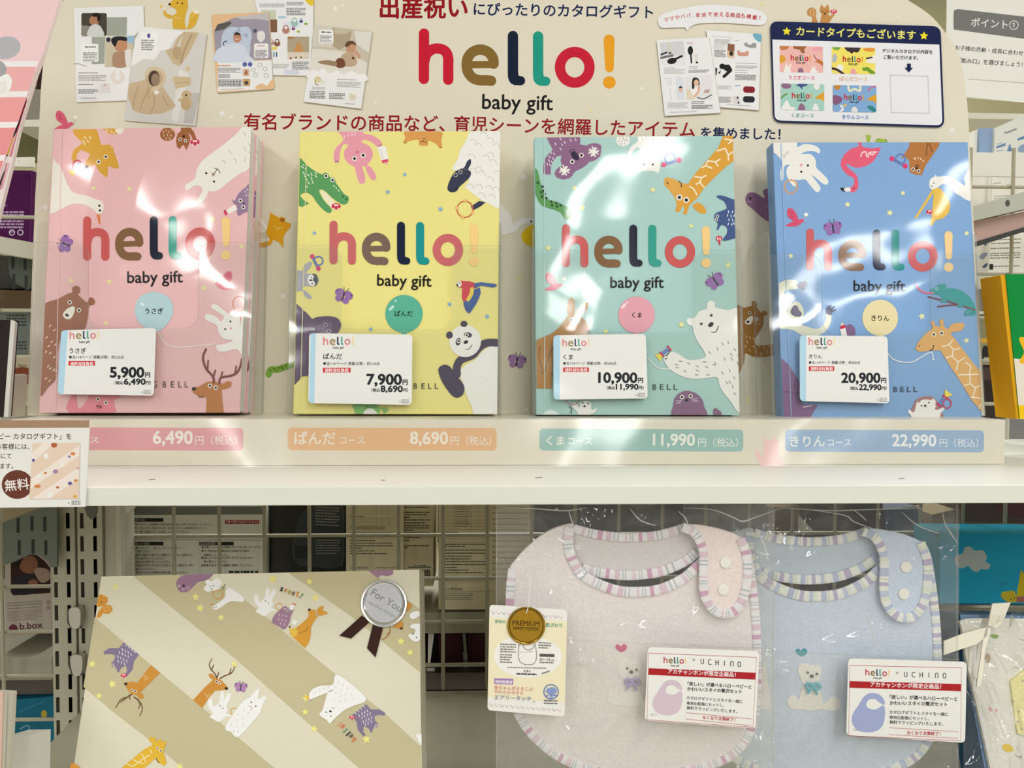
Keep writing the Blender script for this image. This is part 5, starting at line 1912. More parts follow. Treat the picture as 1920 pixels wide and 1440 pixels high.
def band(mb, plane, pts, w, cols, per, off, t=0.0016, closed=False, seed=1, k=8):
    """striped bias binding: short cloth pieces side by side along a curve, domed across"""
    p = smooth(nums(pts), closed, k)
    # resample
    r = random.Random(seed)
    out = [p[0]]
    for a_, b_ in zip(p, p[1:] + (p[:1] if closed else [])):
        l = math.hypot(b_[0] - a_[0], b_[1] - a_[1])
        m = max(1, int(l / 2.2))
        out += [(a_[0] + (b_[0] - a_[0]) * j / m, a_[1] + (b_[1] - a_[1]) * j / m) for j in range(1, m + 1)]
    n = len(out)
    prof = [(-0.5, 0.0), (-0.47, 0.75), (-0.25, 1.0), (0.25, 1.0), (0.47, 0.75), (0.5, 0.0)]
    rows = []
    for i in range(n):
        a_, b_ = out[max(i - 1, 0)], out[min(i + 1, n - 1)]
        dx, dy = b_[0] - a_[0], b_[1] - a_[1]
        l = math.hypot(dx, dy) or 1
        nx, ny = -dy / l, dx / l
        jit = 1 + 0.03 * math.sin(i * 1.7)
        rows.append([plane.at(out[i][0] + nx * w * u * jit, out[i][1] + ny * w * u * jit, off + t * h) for u, h in prof])
    seq, d, i = [], 0, 0
    while len(seq) < n:
        c, l = cols[i % len(cols)]
        seq += [c] * max(1, int(l * per / 2.2 + r.random() * 0.8))
        i += 1
    for i in range(n - 1):
        m = mat(seq[i], 'towel')
        b = len(mb.v)
        mb.v += rows[i] + rows[i + 1]
        k_ = mb.m(m)
        for j in range(5):
            mb.f.append((b + j, b + j + 1, b + 7 + j, b + 6 + j))
            mb.mi.append(k_)


def bib(dx, dy, dist, ground, inner, flapc, cols, bow, heart, label, seed):
    pl = upright(dist)
    S = lambda s: [(900 + x / 3.6923 + dx, 920 + y / 3.6923 + dy) for x, y in nums(s)]
    root = thing('baby_bib', label, 'bib', pl.at(1190 + dx, 1460 + dy), 'towelling bibs in clear bags')
    # back of the collar
    mb = MB()
    back = '620 250 760 268 1000 300 1250 280 1420 250 1540 300 1580 460 1500 460 1420 500 1300 560 1000 590 800 570 700 520 620 420'
    mb.slab(pl, smooth(S(back), True, 4), 0.002, mat(inner, 'towel'), off=0.0)
    band(mb, pl, S('650 262 800 300 1000 322 1200 312 1340 280 1430 250'), 17, cols, 5.2, 0.0002, seed=seed)
    band(mb, pl, S('705 535 800 562 1000 585 1200 570 1330 530 1430 480 1495 425'), 18, cols, 5.2, 0.0002, seed=seed + 1)
    mb.build('back_collar', root)
    # body
    F_ = pl.moved(0.004)
    mb = MB()
    outer = '590 240 640 235 634 290 628 340 640 430 700 540 790 615 950 672 1100 682 1250 660 1400 590 1500 500 1560 430 1680 380 1780 330 1830 330 1878 430 1912 640 1940 900 1945 1150 1940 1400 1915 1600 1860 1740 1760 1850 1600 1930 1300 1990 1040 2000 760 1960 560 1880 400 1760 300 1650 230 1520 192 1350 178 1100 180 800 200 560 240 490 300 420 400 330 500 270'
    mb.slab(F_, smooth(S(outer), True, 4), 0.0035, mat(ground, 'towel'))
    E_ = '225 540 212 640 206 760 204 900 208 1100 218 1300 240 1480 300 1610 400 1730 560 1850 760 1930 1040 1972 1300 1962 1590 1900 1750 1825 1845 1715 1895 1580 1915 1400 1918 1150 1908 900 1880 640 1840 440 1790 330'
    band(mb, F_, S(E_), 16, cols, 5.2, -0.0003, seed=seed + 2)
    band(mb, F_, S('620 252 608 340 625 440 690 560 790 632 950 690 1100 700 1250 680 1410 605 1510 515'), 19, cols, 5.2, 0.0002, seed=seed + 3)
    mb.build('front', root)
    # shoulder flap with two snaps
    G_ = pl.moved(0.0085)
    mb = MB()
    fl_ = '1400 245 1500 238 1640 262 1760 300 1830 350 1860 440 1868 560 1855 680 1820 780 1760 850 1690 868 1610 840 1555 770 1530 690 1528 560 1535 470 1520 390 1480 310'
    mb.slab(G_, smooth(S(fl_), True, 4), 0.0035, mat(flapc, 'towel'))
    band(mb, G_, S('1400 252 1480 290 1530 370 1548 450 1546 560 1548 690 1575 770 1625 830 1690 852 1755 835 1810 765 1838 680 1850 560 1842 440 1800 330'), 17, cols, 5.2, 0.0, seed=seed + 4)
    mb.build('shoulder_flap', root)
    for (x, y) in ((1698, 497), (1683, 683)):
        mb = MB()
        c = G_.at(*S(f'{x} {y}')[0], 0.0002)
        rr = (G_.at(*S(f'{x + 39} {y}')[0], 0.0002) - c).length
        sv = []
        for rf, h in ((1.0, 0.0), (1.0, 0.0007), (0.9, 0.0013), (0.5, 0.0015)):
            sv += [c + Vector((rr * rf * math.cos(k * math.pi / 12), 0, rr * rf * math.sin(k * math.pi / 12))) + G_.n * h for k in range(24)]
        sf = [tuple(range(72, 96))]
        for j in range(3):
            sf += [(j * 24 + k, j * 24 + (k + 1) % 24, (j + 1) * 24 + (k + 1) % 24, (j + 1) * 24 + k) for k in range(24)]
        mb.mesh(sv, sf, mat('#f3f1ea', 'plastic'))
        mb.build('snap', root)['label'] = 'white round snap'
    # toy bear applique
    def appl(name, shapes, t0):
        m_ = MB()
        z = t0
        for c, s, sm in shapes:
            p = S(s)
            p = smooth(p, True, 4) if sm else p
            m_.slab(F_, p, 0.0009, mat(c, 'towel'), off=z)
            z += 0.0006
        return m_
    oy = 480   # second tile starts 130 px lower
    sh = lambda s, ex=0, ey=0: ' '.join(f'{x + ex} {y + oy + ey}' for x, y in nums(s))
    WB = '#f0ede4'
    m_ = appl('bear', [
        (WB, sh('960 700 985 685 1020 690 1060 700 1090 700 1112 720 1115 745 1105 765 1098 800 1085 830 1060 845 1085 850 1105 880 1120 930 1135 965 1175 925 1215 920 1245 950 1240 990 1215 1008 1165 1008 1120 1000 1050 1010 960 1002 915 1000 888 980 880 945 895 915 925 905 945 925 960 935 970 890 985 850 1010 840 985 820 970 790 958 760 952 730', 0, 0), True)], 0.0006)
    m2 = appl('wedge', [('#efe9e4', sh('718 660 722 662 755 900 760 1000 665 1000 672 880'), False)], 0.0003)  # pale narrow wedge, wider at its foot, beside the bear
    m2.build('wedge_patch', root)['label'] = 'pale pointed tree patch'
    for ex, ey in ((1017, 745), (1081, 755)):
        m_.slab(F_, [S(f'{ex + 8 * math.cos(k * .785)} {ey + oy + 9 * math.sin(k * .785)}')[0] for k in range(8)], 0.0006, mat('#6a625c', 'towel'), off=0.0017)
    m_.slab(F_, S(sh('1032 765 1045 757 1058 765 1055 780 1035 780')), 0.0006, mat('#5a524e', 'towel'), off=0.0017)
    m_.build('bear_patch', root)['label'] = 'white sitting toy bear patch with a bow'
    m_ = MB()
    for s in ('1048 830 1020 815 1003 828 1010 850 1035 848 1048 832', '1048 830 1070 815 1093 826 1095 848 1068 850 1048 832', '1045 835 1030 860 1010 885', '1050 835 1065 860 1075 890'):
        m_.tube([F_.at(x, y, 0.0028) for x, y in smooth(S(sh(s)), False, 3)], 0.0011, mat(bow, 'satin'), 6)
    m_.build('bow', root)
    m_ = appl('heart', [(heart, sh('975 598 990 582 1008 585 1016 602 1008 622 980 636 950 622 938 604 942 588 958 584'), True)], 0.0004)
    m_.build('heart_patch', root)
    return root, F_


def film(name, plane, x0, y0, x1, y1, mat_, seed, amp=0.0018, nx=56, ny=60):
    """a hanging sheet of clear film, wrinkled most near its gathered top"""
    m_ = MB()
    g_ = []
    for j in range(ny + 1):
        v = j / ny
        for i in range(nx + 1):
            u = i / nx
            x, y = x0 + (x1 - x0) * u, y0 + (y1 - y0) * v
            am = amp * (0.30 + 4.5 * math.exp(-v * 11))
            q = noise.noise(Vector((u * 5.0 + seed, v * 7.0, seed * 0.7))) + 0.5 * noise.noise(Vector((u * 13 + seed, v * 9 - u * 6, 3.1)))
            g_.append(plane.at(x, y, am * q))
    f_ = [(j * (nx + 1) + i, j * (nx + 1) + i + 1, (j + 1) * (nx + 1) + i + 1, (j + 1) * (nx + 1) + i) for j in range(ny) for i in range(nx)]
    m_.mesh(g_, [q[::-1] for q in f_], mat_)
    return m_


FOLD = clear('fold_glint', (0.9, 0.9, 0.88), 0.1, 0, 1, 1.5, 0.38)  # film folds, their highlights put into a hazy white


def bag(label, pl, x0, x1, y0, y1, fold, seed, at, folds):
    root = thing('clear_bag', label, 'bag', at, 'clear bags holding the bibs')
    film('front_film', pl.moved(0.0150), x0, y0, x1, y1, FILM, seed).build('front_film', root, smooth_shade=True)
    film('back_film', pl.moved(-0.0070), x0, y0, x1, y1, FILM, seed + 5, 0.001, 24, 30).build('back_film', root, smooth_shade=True)
    fp = pl.moved(0.0172)
    for xx in (x0 + 1, x1 - 1):
        m_ = MB()
        m_.tube([fp.at(xx, y0 + (y1 - y0) * k / 12) - pl.n * 0.002 for k in range(13)], 0.0004, SEAM, 5)
        m_.build('side_seam', root)
    m_ = MB()
    m_.tube([fp.at(x0 + (x1 - x0) * k / 10, fold[0] + (fold[1] - fold[0]) * k / 10) for k in range(11)], 0.0003, SEAM, 5)
    m_.build('flap_edge', root)
    for fo in folds:
        m_ = MB()
        pp = smooth(nums(fo), False, 4)
        n_ = len(pp)
        m_.tube([fp.at(x, y, 0.001) for x, y in pp], [0.0001 + 0.00045 * math.sin(math.pi * (k + 0.3) / n_) for k in range(n_)], FOLD, 5)
        m_.build('crease', root)
    # lower front ply: from the flap edge down
    film('front_ply', pl.moved(0.0166), x0, (fold[0] + fold[1]) / 2, x1, y1, FILM, seed + 9, 0.0006, 30, 30).build('front_ply', root, smooth_shade=True)
    return root


PC = [('#ece9ea', 2.2), ('#e3cfd8', 1.0), ('#ece9ea', 0.8), ('#c4cacd', 0.35), ('#ece9ea', 0.5), ('#c4cacd', 0.35), ('#ece9ea', 1.6), ('#d2a6c0', 1.4), ('#ece9ea', 1.6), ('#e0c6d2', 1.8), ('#ece9ea', 0.8), ('#bcc4c9', 0.3), ('#ece9ea', 0.7), ('#bcc4c9', 0.3)]
BC = [('#eceee8', 1.4), ('#bcc5de', 1.6), ('#eceee8', 0.5), ('#d5dccd', 0.4), ('#eceee8', 1.0), ('#c0b6d2', 1.4), ('#eceee8', 1.6), ('#c3cbe2', 1.4), ('#e2e8da', 1.2)]
bag_y0, bag_y1 = 938, 1560
pinkroot, PF = bib(0, 0, 0.583, '#ece3e1', '#dcd6d4', '#f2e3de', PC, '#a59bc8', '#d55a86', 'pink towelling baby bib with striped edging and a toy bear, in the front bag', 3)
bag('clear bag in front, holding the pink bib', upright(0.583), 930, 1452, bag_y0, bag_y1, (1194, 1217), 2.0, upright(0.583).at(1190, bag_y1), ('1280 952 1335 955 1375 970 1392 977 1420 968 1470 950', '1065 955 1075 985 1080 1000', '1180 952 1200 975 1230 985', '940 951 1000 953 1060 957 1100 951', '1270 957 1285 972 1290 990', '1420 1000 1432 1020 1440 1052', '1418 1032 1430 1038 1440 1040', '972 1100 990 1065 1000 1060 1008 1090 1005 1130'))
blueroot, BF = bib(338, 8, 0.617, '#cfdaea', '#c6d3e0', '#cfdcf0', BC, '#52b4c4', '#3fa0ac', 'light blue towelling baby bib with striped edging and a toy bear, in the rear bag', 21)
bag('clear bag behind, holding the light blue bib', upright(0.617), 1282, 1798, bag_y0 + 4, bag_y1, (1213, 1237), 7.0, upright(0.617).at(1540, bag_y1), ('1455 951 1500 954 1560 957 1620 955 1700 953 1760 950', '1598 955 1612 965 1624 976', '1500 953 1580 965 1600 978 1640 992', '1765 950 1770 980 1785 1005 1796 1020', '1690 960 1720 985 1760 1000', '1620 1140 1630 1170 1640 1210'))

# swing tag with golden seal
TP = upright(0.583).moved(0.0205)
q = '66 310 604 345 586 1084 52 1040'
mb = MB()
mb.slab(TP, roundq([(900 + x / 3.6923, 1050 + y / 3.6923) for x, y in nums(q)], 7), 0.0006, mat('#efede6', 'cover'))
root = thing('swing_tag', 'cream printed swing tag hanging over the corner of the pink bib', 'tag', TP.at(985, 1340))
a = Art(TP, 'cover', mb=mb, clip=[(900 + x / 3.6923, 1050 + y / 3.6923) for x, y in nums(q)])
a.T(900, 1050, 3.6923)
a.P('#f2e9c6', '50 395 610 425 600 990 45 950')
a.B('#f3f1ea', '100 640 160 560 330 520 500 570 565 650 540 740 420 800 300 815 180 780 115 720')
for i in range(14):
    a.L('#e3b9c4' if i % 2 else '#b9a9cc', 5, [(80 + i * 36, 355 + i * 2.4), (92 + i * 36, 372 + i * 2.4), (104 + i * 36, 362 + i * 2.4)])
    a.L('#e3b9c4' if i % 2 else '#b9b9b4', 5, [(68 + i * 36, 995 + i * 2.8), (80 + i * 36, 1012 + i * 2.8), (92 + i * 36, 1002 + i * 2.8)])
a.text('羽毛の', 102, 434, 176, 437, '#4f9a78', 0.02)
a.text('肌ざわり', 455, 460, 568, 464, '#4f9a78', 0.02)
a.L('#8a8a86', 5, '268 590 265 650 275 700 310 722 360 722 385 700 392 650 380 580')
a.L('#8a8a86', 5, '270 595 300 560 300 600 330 622 365 610 380 580')
a.L('#a5a5a0', 3, '275 640 365 632')
for (x, y, x1, n) in ((140, 578, 250, 4), (138, 650, 222, 4), (405, 568, 495, 3)):
    a.lines('#77766f', 8, x, y, x1, n, 17, 0.04, x)
a.R('#55544f', 412, 648, 515, 668, 0, 0.03)
a.text('65〜75cm', 412, 696, 514, 700, '#55544f', 0.01)
a.lines('#77766f', 8, 412, 704, 510, 1, 12, 0.03, 4)
a.lines('#77766f', 6, 190, 740, 465, 1, 12, 0.02, 5)
a.text('スタイ', 300, 775, 352, 777, '#33322e', 0.03)
a.lines('#44433e', 10, 252, 782, 395, 1, 12, 0.03, 6)
a.L('#77766f', 8, '430 785 480 768', sm=False)
a.R('#a884b8', 98, 818, 230, 858, 3, 0.03)
a.text('特許取得済', 106, 850, 224, 854, '#f5f1f6', 0.02)
a.text('赤ちゃんがよろこぶ', 98, 892, 366, 905, '#d98a90', 0.015)
a.text('やわらかタオル', 98, 922, 302, 932, '#d98a90', 0.015)
a.text('エアリータッチ', 98, 962, 355, 975, '#8a9cb8', 0.02)
a.text('TM', 362, 985, 382, 986, '#8a8a88', 0.0)
a.ring('#6278b8', 492, 912, 50, 50, 7)
a.P('#6278b8', [(492 + 44 * math.cos(t), 912 + 44 * math.sin(t)) for t in [0.45 + k * 0.2 for k in range(12)]])
a.B('#8a9cd0', '455 905 475 885 510 880 530 900 520 925 480 930')
a.text('綿100', 465, 952, 520, 954, '#f3f1ea', 0.01)
a.lines('#55586a', 8, 442, 968, 540, 2, 18, 0.03, 8)
mb.build('card', root)
mb = MB()
SP = TP.moved(0.0008)
c = SP.at(900 + 320 / 3.6923, 1050 + 455 / 3.6923)
rx_ = (SP.at(900 + 452 / 3.6923, 1050 + 455 / 3.6923) - c).length
sv = []
for rf, h in ((1.0, 0.0), (1.0, 0.0003), (0.93, 0.0005), (0.9, 0.0003)):
    sv += [c + Vector((rx_ * rf * math.cos(k * math.pi / 24), 0, rx_ * rf * math.sin(k * math.pi / 24))) + SP.n * h for k in range(48)]
sf = [tuple(range(144, 192))]
for j in range(3):
    sf += [(j * 48 + k, j * 48 + (k + 1) % 48, (j + 1) * 48 + (k + 1) % 48, (j + 1) * 48 + k) for k in range(48)]
mb.mesh(sv, sf, mat('#b08a2c', 'foil'))
a = Art(SP.moved(0.0004), 'paper', mb=mb)
a.T(900, 1050, 3.6923)
a.ring('#4a3814', 320, 455, 116, 116, 5, 48)
a.text('PREMIUM', 224, 452, 412, 460, '#33260c', 0.0, 34)
a.L('#33260c', 3, '230 466 410 472', sm=False)
a.text('SERIES TOUCH', 228, 482, 402, 492, '#33260c', 0.0)
mb.build('gold_sticker', root)['label'] = 'round golden sticker'
mb = MB()
mb.tube([SP.at(900 + 320 / 3.6923, 1050 + 365 / 3.6923, 0.001), SP.at(990, 1138, 0.001), SP.at(995, 1090, -0.003), SP.at(975, 1062, -0.006)], 0.0004, mat('#e8e6de', 'plastic'), 5)
mb.build('thread', root)


def promo(label, x0, y0, quad, pl, frame, hl, uc, bandq, bt, bibc, bx, t1, t2, t3, boxq, endt, capt, capw):
    q = [(x0 + x / 3.6923, y0 + y / 3.6923) for x, y in nums(quad)]
    mb = MB()
    mb.slab(pl, roundq(q, 9), 0.0007, mat('#efeee8', 'cover'))
    a = Art(pl, 'cover', mb=mb)
    a.T(x0, y0, 3.6923)
    RD = '#b01622'
    a.L(RD, 4, frame, sm=False, closed=True)
    a.hello(*hl, ['#c85a68', '#8a7648', '#22304a', '#3f9a8c', '#c85a68', '#eccf90'])
    hx = (hl[0] + hl[2]) / 2
    a.text('baby gift', hx - 28, hl[1] + 22, hx + 30, hl[1] + 23, '#33343a', 0.02)
    ux0, ux1, uy0, uy1, ph = uc
    a.text('+', ux0 - 58, uy0 - 12, ux0 - 38, uy0 - 12, '#55565a', 0.0)
    for i, ch in enumerate('UCHInO'):
        w = 5 if ch == 'I' else 22
        xx = ux0 + (ux1 - ux0 - 22) * i / 5 + (8 if ch == 'I' else 0)
        yy = uy0 + (uy1 - uy0) * i / 5
        f = lambda pts: [(xx + u * 22, yy - v * 32) for u, v in pts]
        if ch == 'U':
            a.L('#33343a', 5, f([(0.08, 1), (0.08, 0.15), (0.3, 0), (0.7, 0), (0.92, 0.15), (0.92, 1)]), sm=False)
        elif ch == 'C':
            a.L('#33343a', 5, f([(0.95, 1), (0.25, 1), (0.08, 0.85), (0.08, 0.15), (0.25, 0), (0.95, 0)]), sm=False)
        elif ch == 'H':
            a.L('#33343a', 5, f([(0.08, 1), (0.08, 0)]), sm=False)
            a.L('#33343a', 5, f([(0.92, 1), (0.92, 0)]), sm=False)
            a.L('#33343a', 5, f([(0.08, 0.5), (0.92, 0.5)]), sm=False)
        elif ch == 'I':
            a.L('#33343a', 5, f([(0.1, 1), (0.1, 0)]), sm=False)
        elif ch == 'n':
            a.L('#33343a', 5, f([(0.08, 0), (0.08, 0.85), (0.3, 1), (0.7, 1), (0.92, 0.85), (0.92, 0)]), sm=False)
        else:
            a.L('#33343a', 5, f([(0.25, 0), (0.08, 0.15), (0.08, 0.85), (0.25, 1), (0.75, 1), (0.92, 0.85), (0.92, 0.15), (0.75, 0)]), sm=False, closed=True)
    a.P(RD, bandq)
    a.text('アカチャンホンポ限定企画品！', *bt, '#f6efee', 0.02)
    u = lambda s: [(bx[0] + p * bx[2], bx[1] + q_ * bx[2]) for p, q_ in nums(s)]
    a.B(bibc, u('0.62 0.02 0.78 0.05 0.9 0.14 0.97 0.27 0.96 0.36 0.9 0.34 0.8 0.28 0.7 0.2 0.55 0.2 0.46 0.28 0.45 0.4 0.55 0.48 0.7 0.5 0.82 0.44 0.93 0.38 0.98 0.5 0.97 0.75 0.9 0.98 0.72 1.12 0.5 1.16 0.25 1.12 0.08 0.98 0.02 0.78 0.08 0.58 0.2 0.4 0.35 0.16 0.48 0.05'))
    for s, y2, bold in ((t1, 0, 0.02), (t2, 1, 0.02)):
        a.text(s[0], s[1], s[2], s[3], s[4], '#2b2b2e', bold)
    for s in t3:
        a.text(s[0], s[1], s[2], s[3], s[4], '#38383c', 0.008)
    a.L('#c86a70', 3, boxq, sm=False, closed=True)
    a.text('なくなり次第終了！', *endt, '#c02834', 0.015)
    a.text(capt, *capw, '#44444a', 0.0)
    tag(mb.build('promo_card'), label, 'card', 'red and white cards on the bib bags')


promo('red and white card with pink bib picture stuck on the pink bib bag', 900, 1050, '1162 603 1935 632 1908 1166 1140 1110', upright(0.583).moved(0.0200),
      '1168 645 1914 674 1890 1158 1156 1106', (1270, 714, 1430, 720, 46), (1528, 1806, 718, 738, 0), '1168 748 1910 780 1905 828 1166 794', (1300, 782, 1770, 808),
      '#d8c4d0', (1190, 825, 215), ('「欲しい」が選べるハローベビーと', 1436, 866, 1880, 890), ('かわいいスタイの贅沢セット', 1434, 902, 1812, 922),
      (('カタログギフトとスタイを一緒に', 1430, 962, 1818, 990), ('専用化粧箱にセットし、', 1430, 1000, 1690, 1014), ('無料でラッピングいたします。', 1430, 1032, 1780, 1058)),
      '1426 1056 1880 1100 1878 1146 1424 1100', (1540, 1098, 1765, 1116), 'ピンク', (1185, 1074, 1225, 1076))
promo('red and white card with blue bib picture stuck on the blue bib bag', 1400, 1050, '704 682 1524 706 1512 1266 690 1212', upright(0.617).moved(0.0200),
      '714 730 1486 746 1482 1252 706 1216', (820, 800, 990, 806, 48), (1090, 1380, 808, 816, 0), '714 838 1484 858 1482 908 712 884', (855, 874, 1345, 890),
      '#a3acd4', (722, 915, 240), ('「欲しい」が選べるハローベビーと', 990, 958, 1458, 974), ('かわいいスタイの贅沢セット', 990, 1000, 1388, 1010),
      (('カタログギフトとスタイを一緒に', 988, 1062, 1395, 1078), ('専用化粧箱にセットし、', 988, 1098, 1262, 1108), ('無料でラッピングいたします。', 988, 1132, 1358, 1146)),
      '985 1160 1462 1188 1460 1234 984 1208', (1108, 1204, 1340, 1214), 'ブルー', (735, 1180, 778, 1182))

# ------------------------------------------------------------------ racking: slotted posts, wire backs, brackets
MESH = upright(0.865)
WIRE = mat('#a9a48c', 'steel')
mb = MB()
gx0, gx1 = MESH.at(498, 1100), MESH.at(1240, 1100)
st_ = (gx1.x - gx0.x) / 9
zs = [MESH.at(837, y).z for y in (1003, 1085, 1166, 1247)]
dz = (zs[0] - zs[3]) / 3
xl0, xr0 = MESH.at(232, 1100).x, 0.75
ztop, zlow = 1.25 + 0.24, LZ + 0.001
for i in range(-4, 22):
    x = gx0.x + st_ * i
    if xl0 < x < xr0:
        mb.tube([(x, 0.862, zlow), (x, 0.862, ztop)], 0.0021, WIRE, 6)
for i in range(-12, 12):
    z = zs[3] + dz * i
    if zlow < z < ztop:
        mb.tube([(xl0, 0.866, z), (xr0, 0.866, z)], 0.0021, WIRE, 6)
tag(mb.build('wire_grid', None, (0.1, 0.865, zlow)), 'long cream wire grid forming the rack back behind the gift box and bibs', 'wire grid')
mb = MB()
for y in (1100, 1185, 1268, 1350, 1017, 757, 669, 582, 407):
    z = MESH.at(50, y).z
    mb.tube([(-0.9, 0.866, z), (MESH.at(100, y).x + 0.004, 0.866, z)], 0.0021, WIRE, 6)
for x in (7, -76):
    p = MESH.at(x, 1100)
    mb.tube([(p.x, 0.862, 0.70), (p.x, 0.862, 1.50)], 0.0021, WIRE, 6)
tag(mb.build('wire_grid', None, (-0.6, 0.865, 0.7)), 'short cream wire grid forming the rack back beyond the slotted posts', 'wire grid')

PY = 0.835
PP = upright(PY)
GREY = '#b5b29c'


def post(xa, xb, cols, label, y0=880, y1=1500, ys=(962, 43.2)):
    """hollow upright: slotted face built as real openings, with sides and a back"""
    m_ = MB()
    c = mat(GREY, 'steel')
    X0, X1 = PP.at(xa, 1100).x, PP.at(xb, 1100).x
    Z1, Z0 = PP.at(xa, y0).z, PP.at(xa, y1).z
    hw = 0.0019
    xs = [X0]
    for q_ in cols:
        xc = PP.at(q_, 1100).x
        xs += [xc - hw, xc + hw]
    xs.append(X1)
    zz = [Z1]
    y = ys[0]
    while y < y1:
        zc = PP.at(xa, y).z
        zz += [zc, zc - 0.0165]
        y += ys[1]
    zz.append(Z0)
    for j in range(len(zz) - 1):
        for i in range(len(xs) - 1):
            if i % 2 == 1 and j % 2 == 1:
                continue
            m_.face([(xs[i], PY, zz[j + 1]), (xs[i + 1], PY, zz[j + 1]), (xs[i + 1], PY, zz[j]), (xs[i], PY, zz[j])], c)
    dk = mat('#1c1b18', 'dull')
    m_.mesh([(X0, PY, Z0), (X0, PY + 0.03, Z0), (X0, PY + 0.03, Z1), (X0, PY, Z1)], [(0, 1, 2, 3)], c)
    m_.mesh([(X1, PY, Z0), (X1, PY + 0.03, Z0), (X1, PY + 0.03, Z1), (X1, PY, Z1)], [(3, 2, 1, 0)], c)
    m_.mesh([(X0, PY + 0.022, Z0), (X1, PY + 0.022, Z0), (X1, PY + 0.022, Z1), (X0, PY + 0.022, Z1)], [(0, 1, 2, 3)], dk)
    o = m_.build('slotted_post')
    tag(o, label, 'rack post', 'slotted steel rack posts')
    return o


post(97, 141.5, (105, 129), 'slotted grey steel rack post next to the short wire grid')
post(146.5, 193, (155, 179.5), 'slotted grey steel rack post half hidden by the gift box')
# flat cover strip and edge channel to the right of the posts
m_ = MB()
X0, X1 = PP.at(193, 1000).x, PP.at(228, 1000).x
m_.box((X0, PY + 0.004, 0.70), (X1, PY + 0.03, 1.15), mat('#b9b5a2', 'steel'))
m_.box((X1 - 0.004, PY - 0.004, 0.70), (X1 + 0.001, PY + 0.004, 1.15), mat('#c6c2ae', 'steel'))
tag(m_.build('cover_strip'), 'smooth grey steel strip between slotted post and long wire grid', 'rack strip')
for pts, lb in (('130 1142 149 1142 150 1170 146 1178 136 1178 130 1168', 'small bare metal hook in the post gap, the upper of two'), ('133 1230 152 1230 154 1250 150 1266 138 1266 133 1250', 'small bare metal hook in the post gap, the lower of two')):
    m_ = MB()
    m_.slab(upright(PY - 0.010), smooth(nums(pts), True, 3), 0.010, mat('#c9c7be', 'metal'))
    m_.slab(upright(PY - 0.002), [(x + (6 if x > 140 else -4), y) for x, y in nums(pts)], 0.003, mat('#4d4b44', 'steel'))
    tag(m_.build('post_hook'), lb, 'hook', 'metal hooks between the posts')


def pslab(name, label, cat, pts, y, depth, col, cls='paper', art=None, side=None, group=None, lean=0.0, yaw=0.0, x=0.0):
    pl = upright(y, lean, 1.25, yaw, x)
    m_ = MB()
    m_.slab(pl, pts, depth, mat(col, cls), side=mat(side, cls) if side else None)
    if art:
        art(Art(pl, cls, mb=m_, clip=None))
    o = m_.build(name)
    tag(o, label, cat, group)
    return o


def bracket_art(slots):
    def f(a):
        for x, y in nums(slots):
            a.R('#22241f', x - 3, y - 14, x + 3, y + 14)
    return f


pslab('shelf_bracket', 'grey-green steel shelf bracket with slots over the baby picture carton', 'bracket', '4 980 72 953 107 950 107 1063 95 1064 88 1052 75 1041 55 1040 30 1052 6 1061', 0.822, 0.003, '#6d7568', 'steel', bracket_art('34 985 60 982 84 983 36 1027 62 1025 86 1027'))
pslab('shelf_bracket', 'small steel bracket tip hanging under the white shelf by the posts', 'bracket', '156 948 180 948 181 960 176 972 170 974 164 968', 0.80, 0.003, '#5d6258', 'steel')
pslab('shelf_bracket', 'dark steel shelf bracket with slots beside the pink catalogue', 'bracket', '-20 478 59 482 57 520 52 543 42 538 26 530 18 515 14 482', 0.83, 0.003, '#4d5349', 'steel', bracket_art('24 490 47 492 26 528 49 530'))
pslab('bracket_tip', 'white steel bracket tip under the white shelf over the text carton', 'bracket', '234 949 254 950 238 966', 0.80, 0.003, '#c9cabf', 'steel')

# ------------------------------------------------------------------ goods beyond the wire, lower zone
GY = 0.905


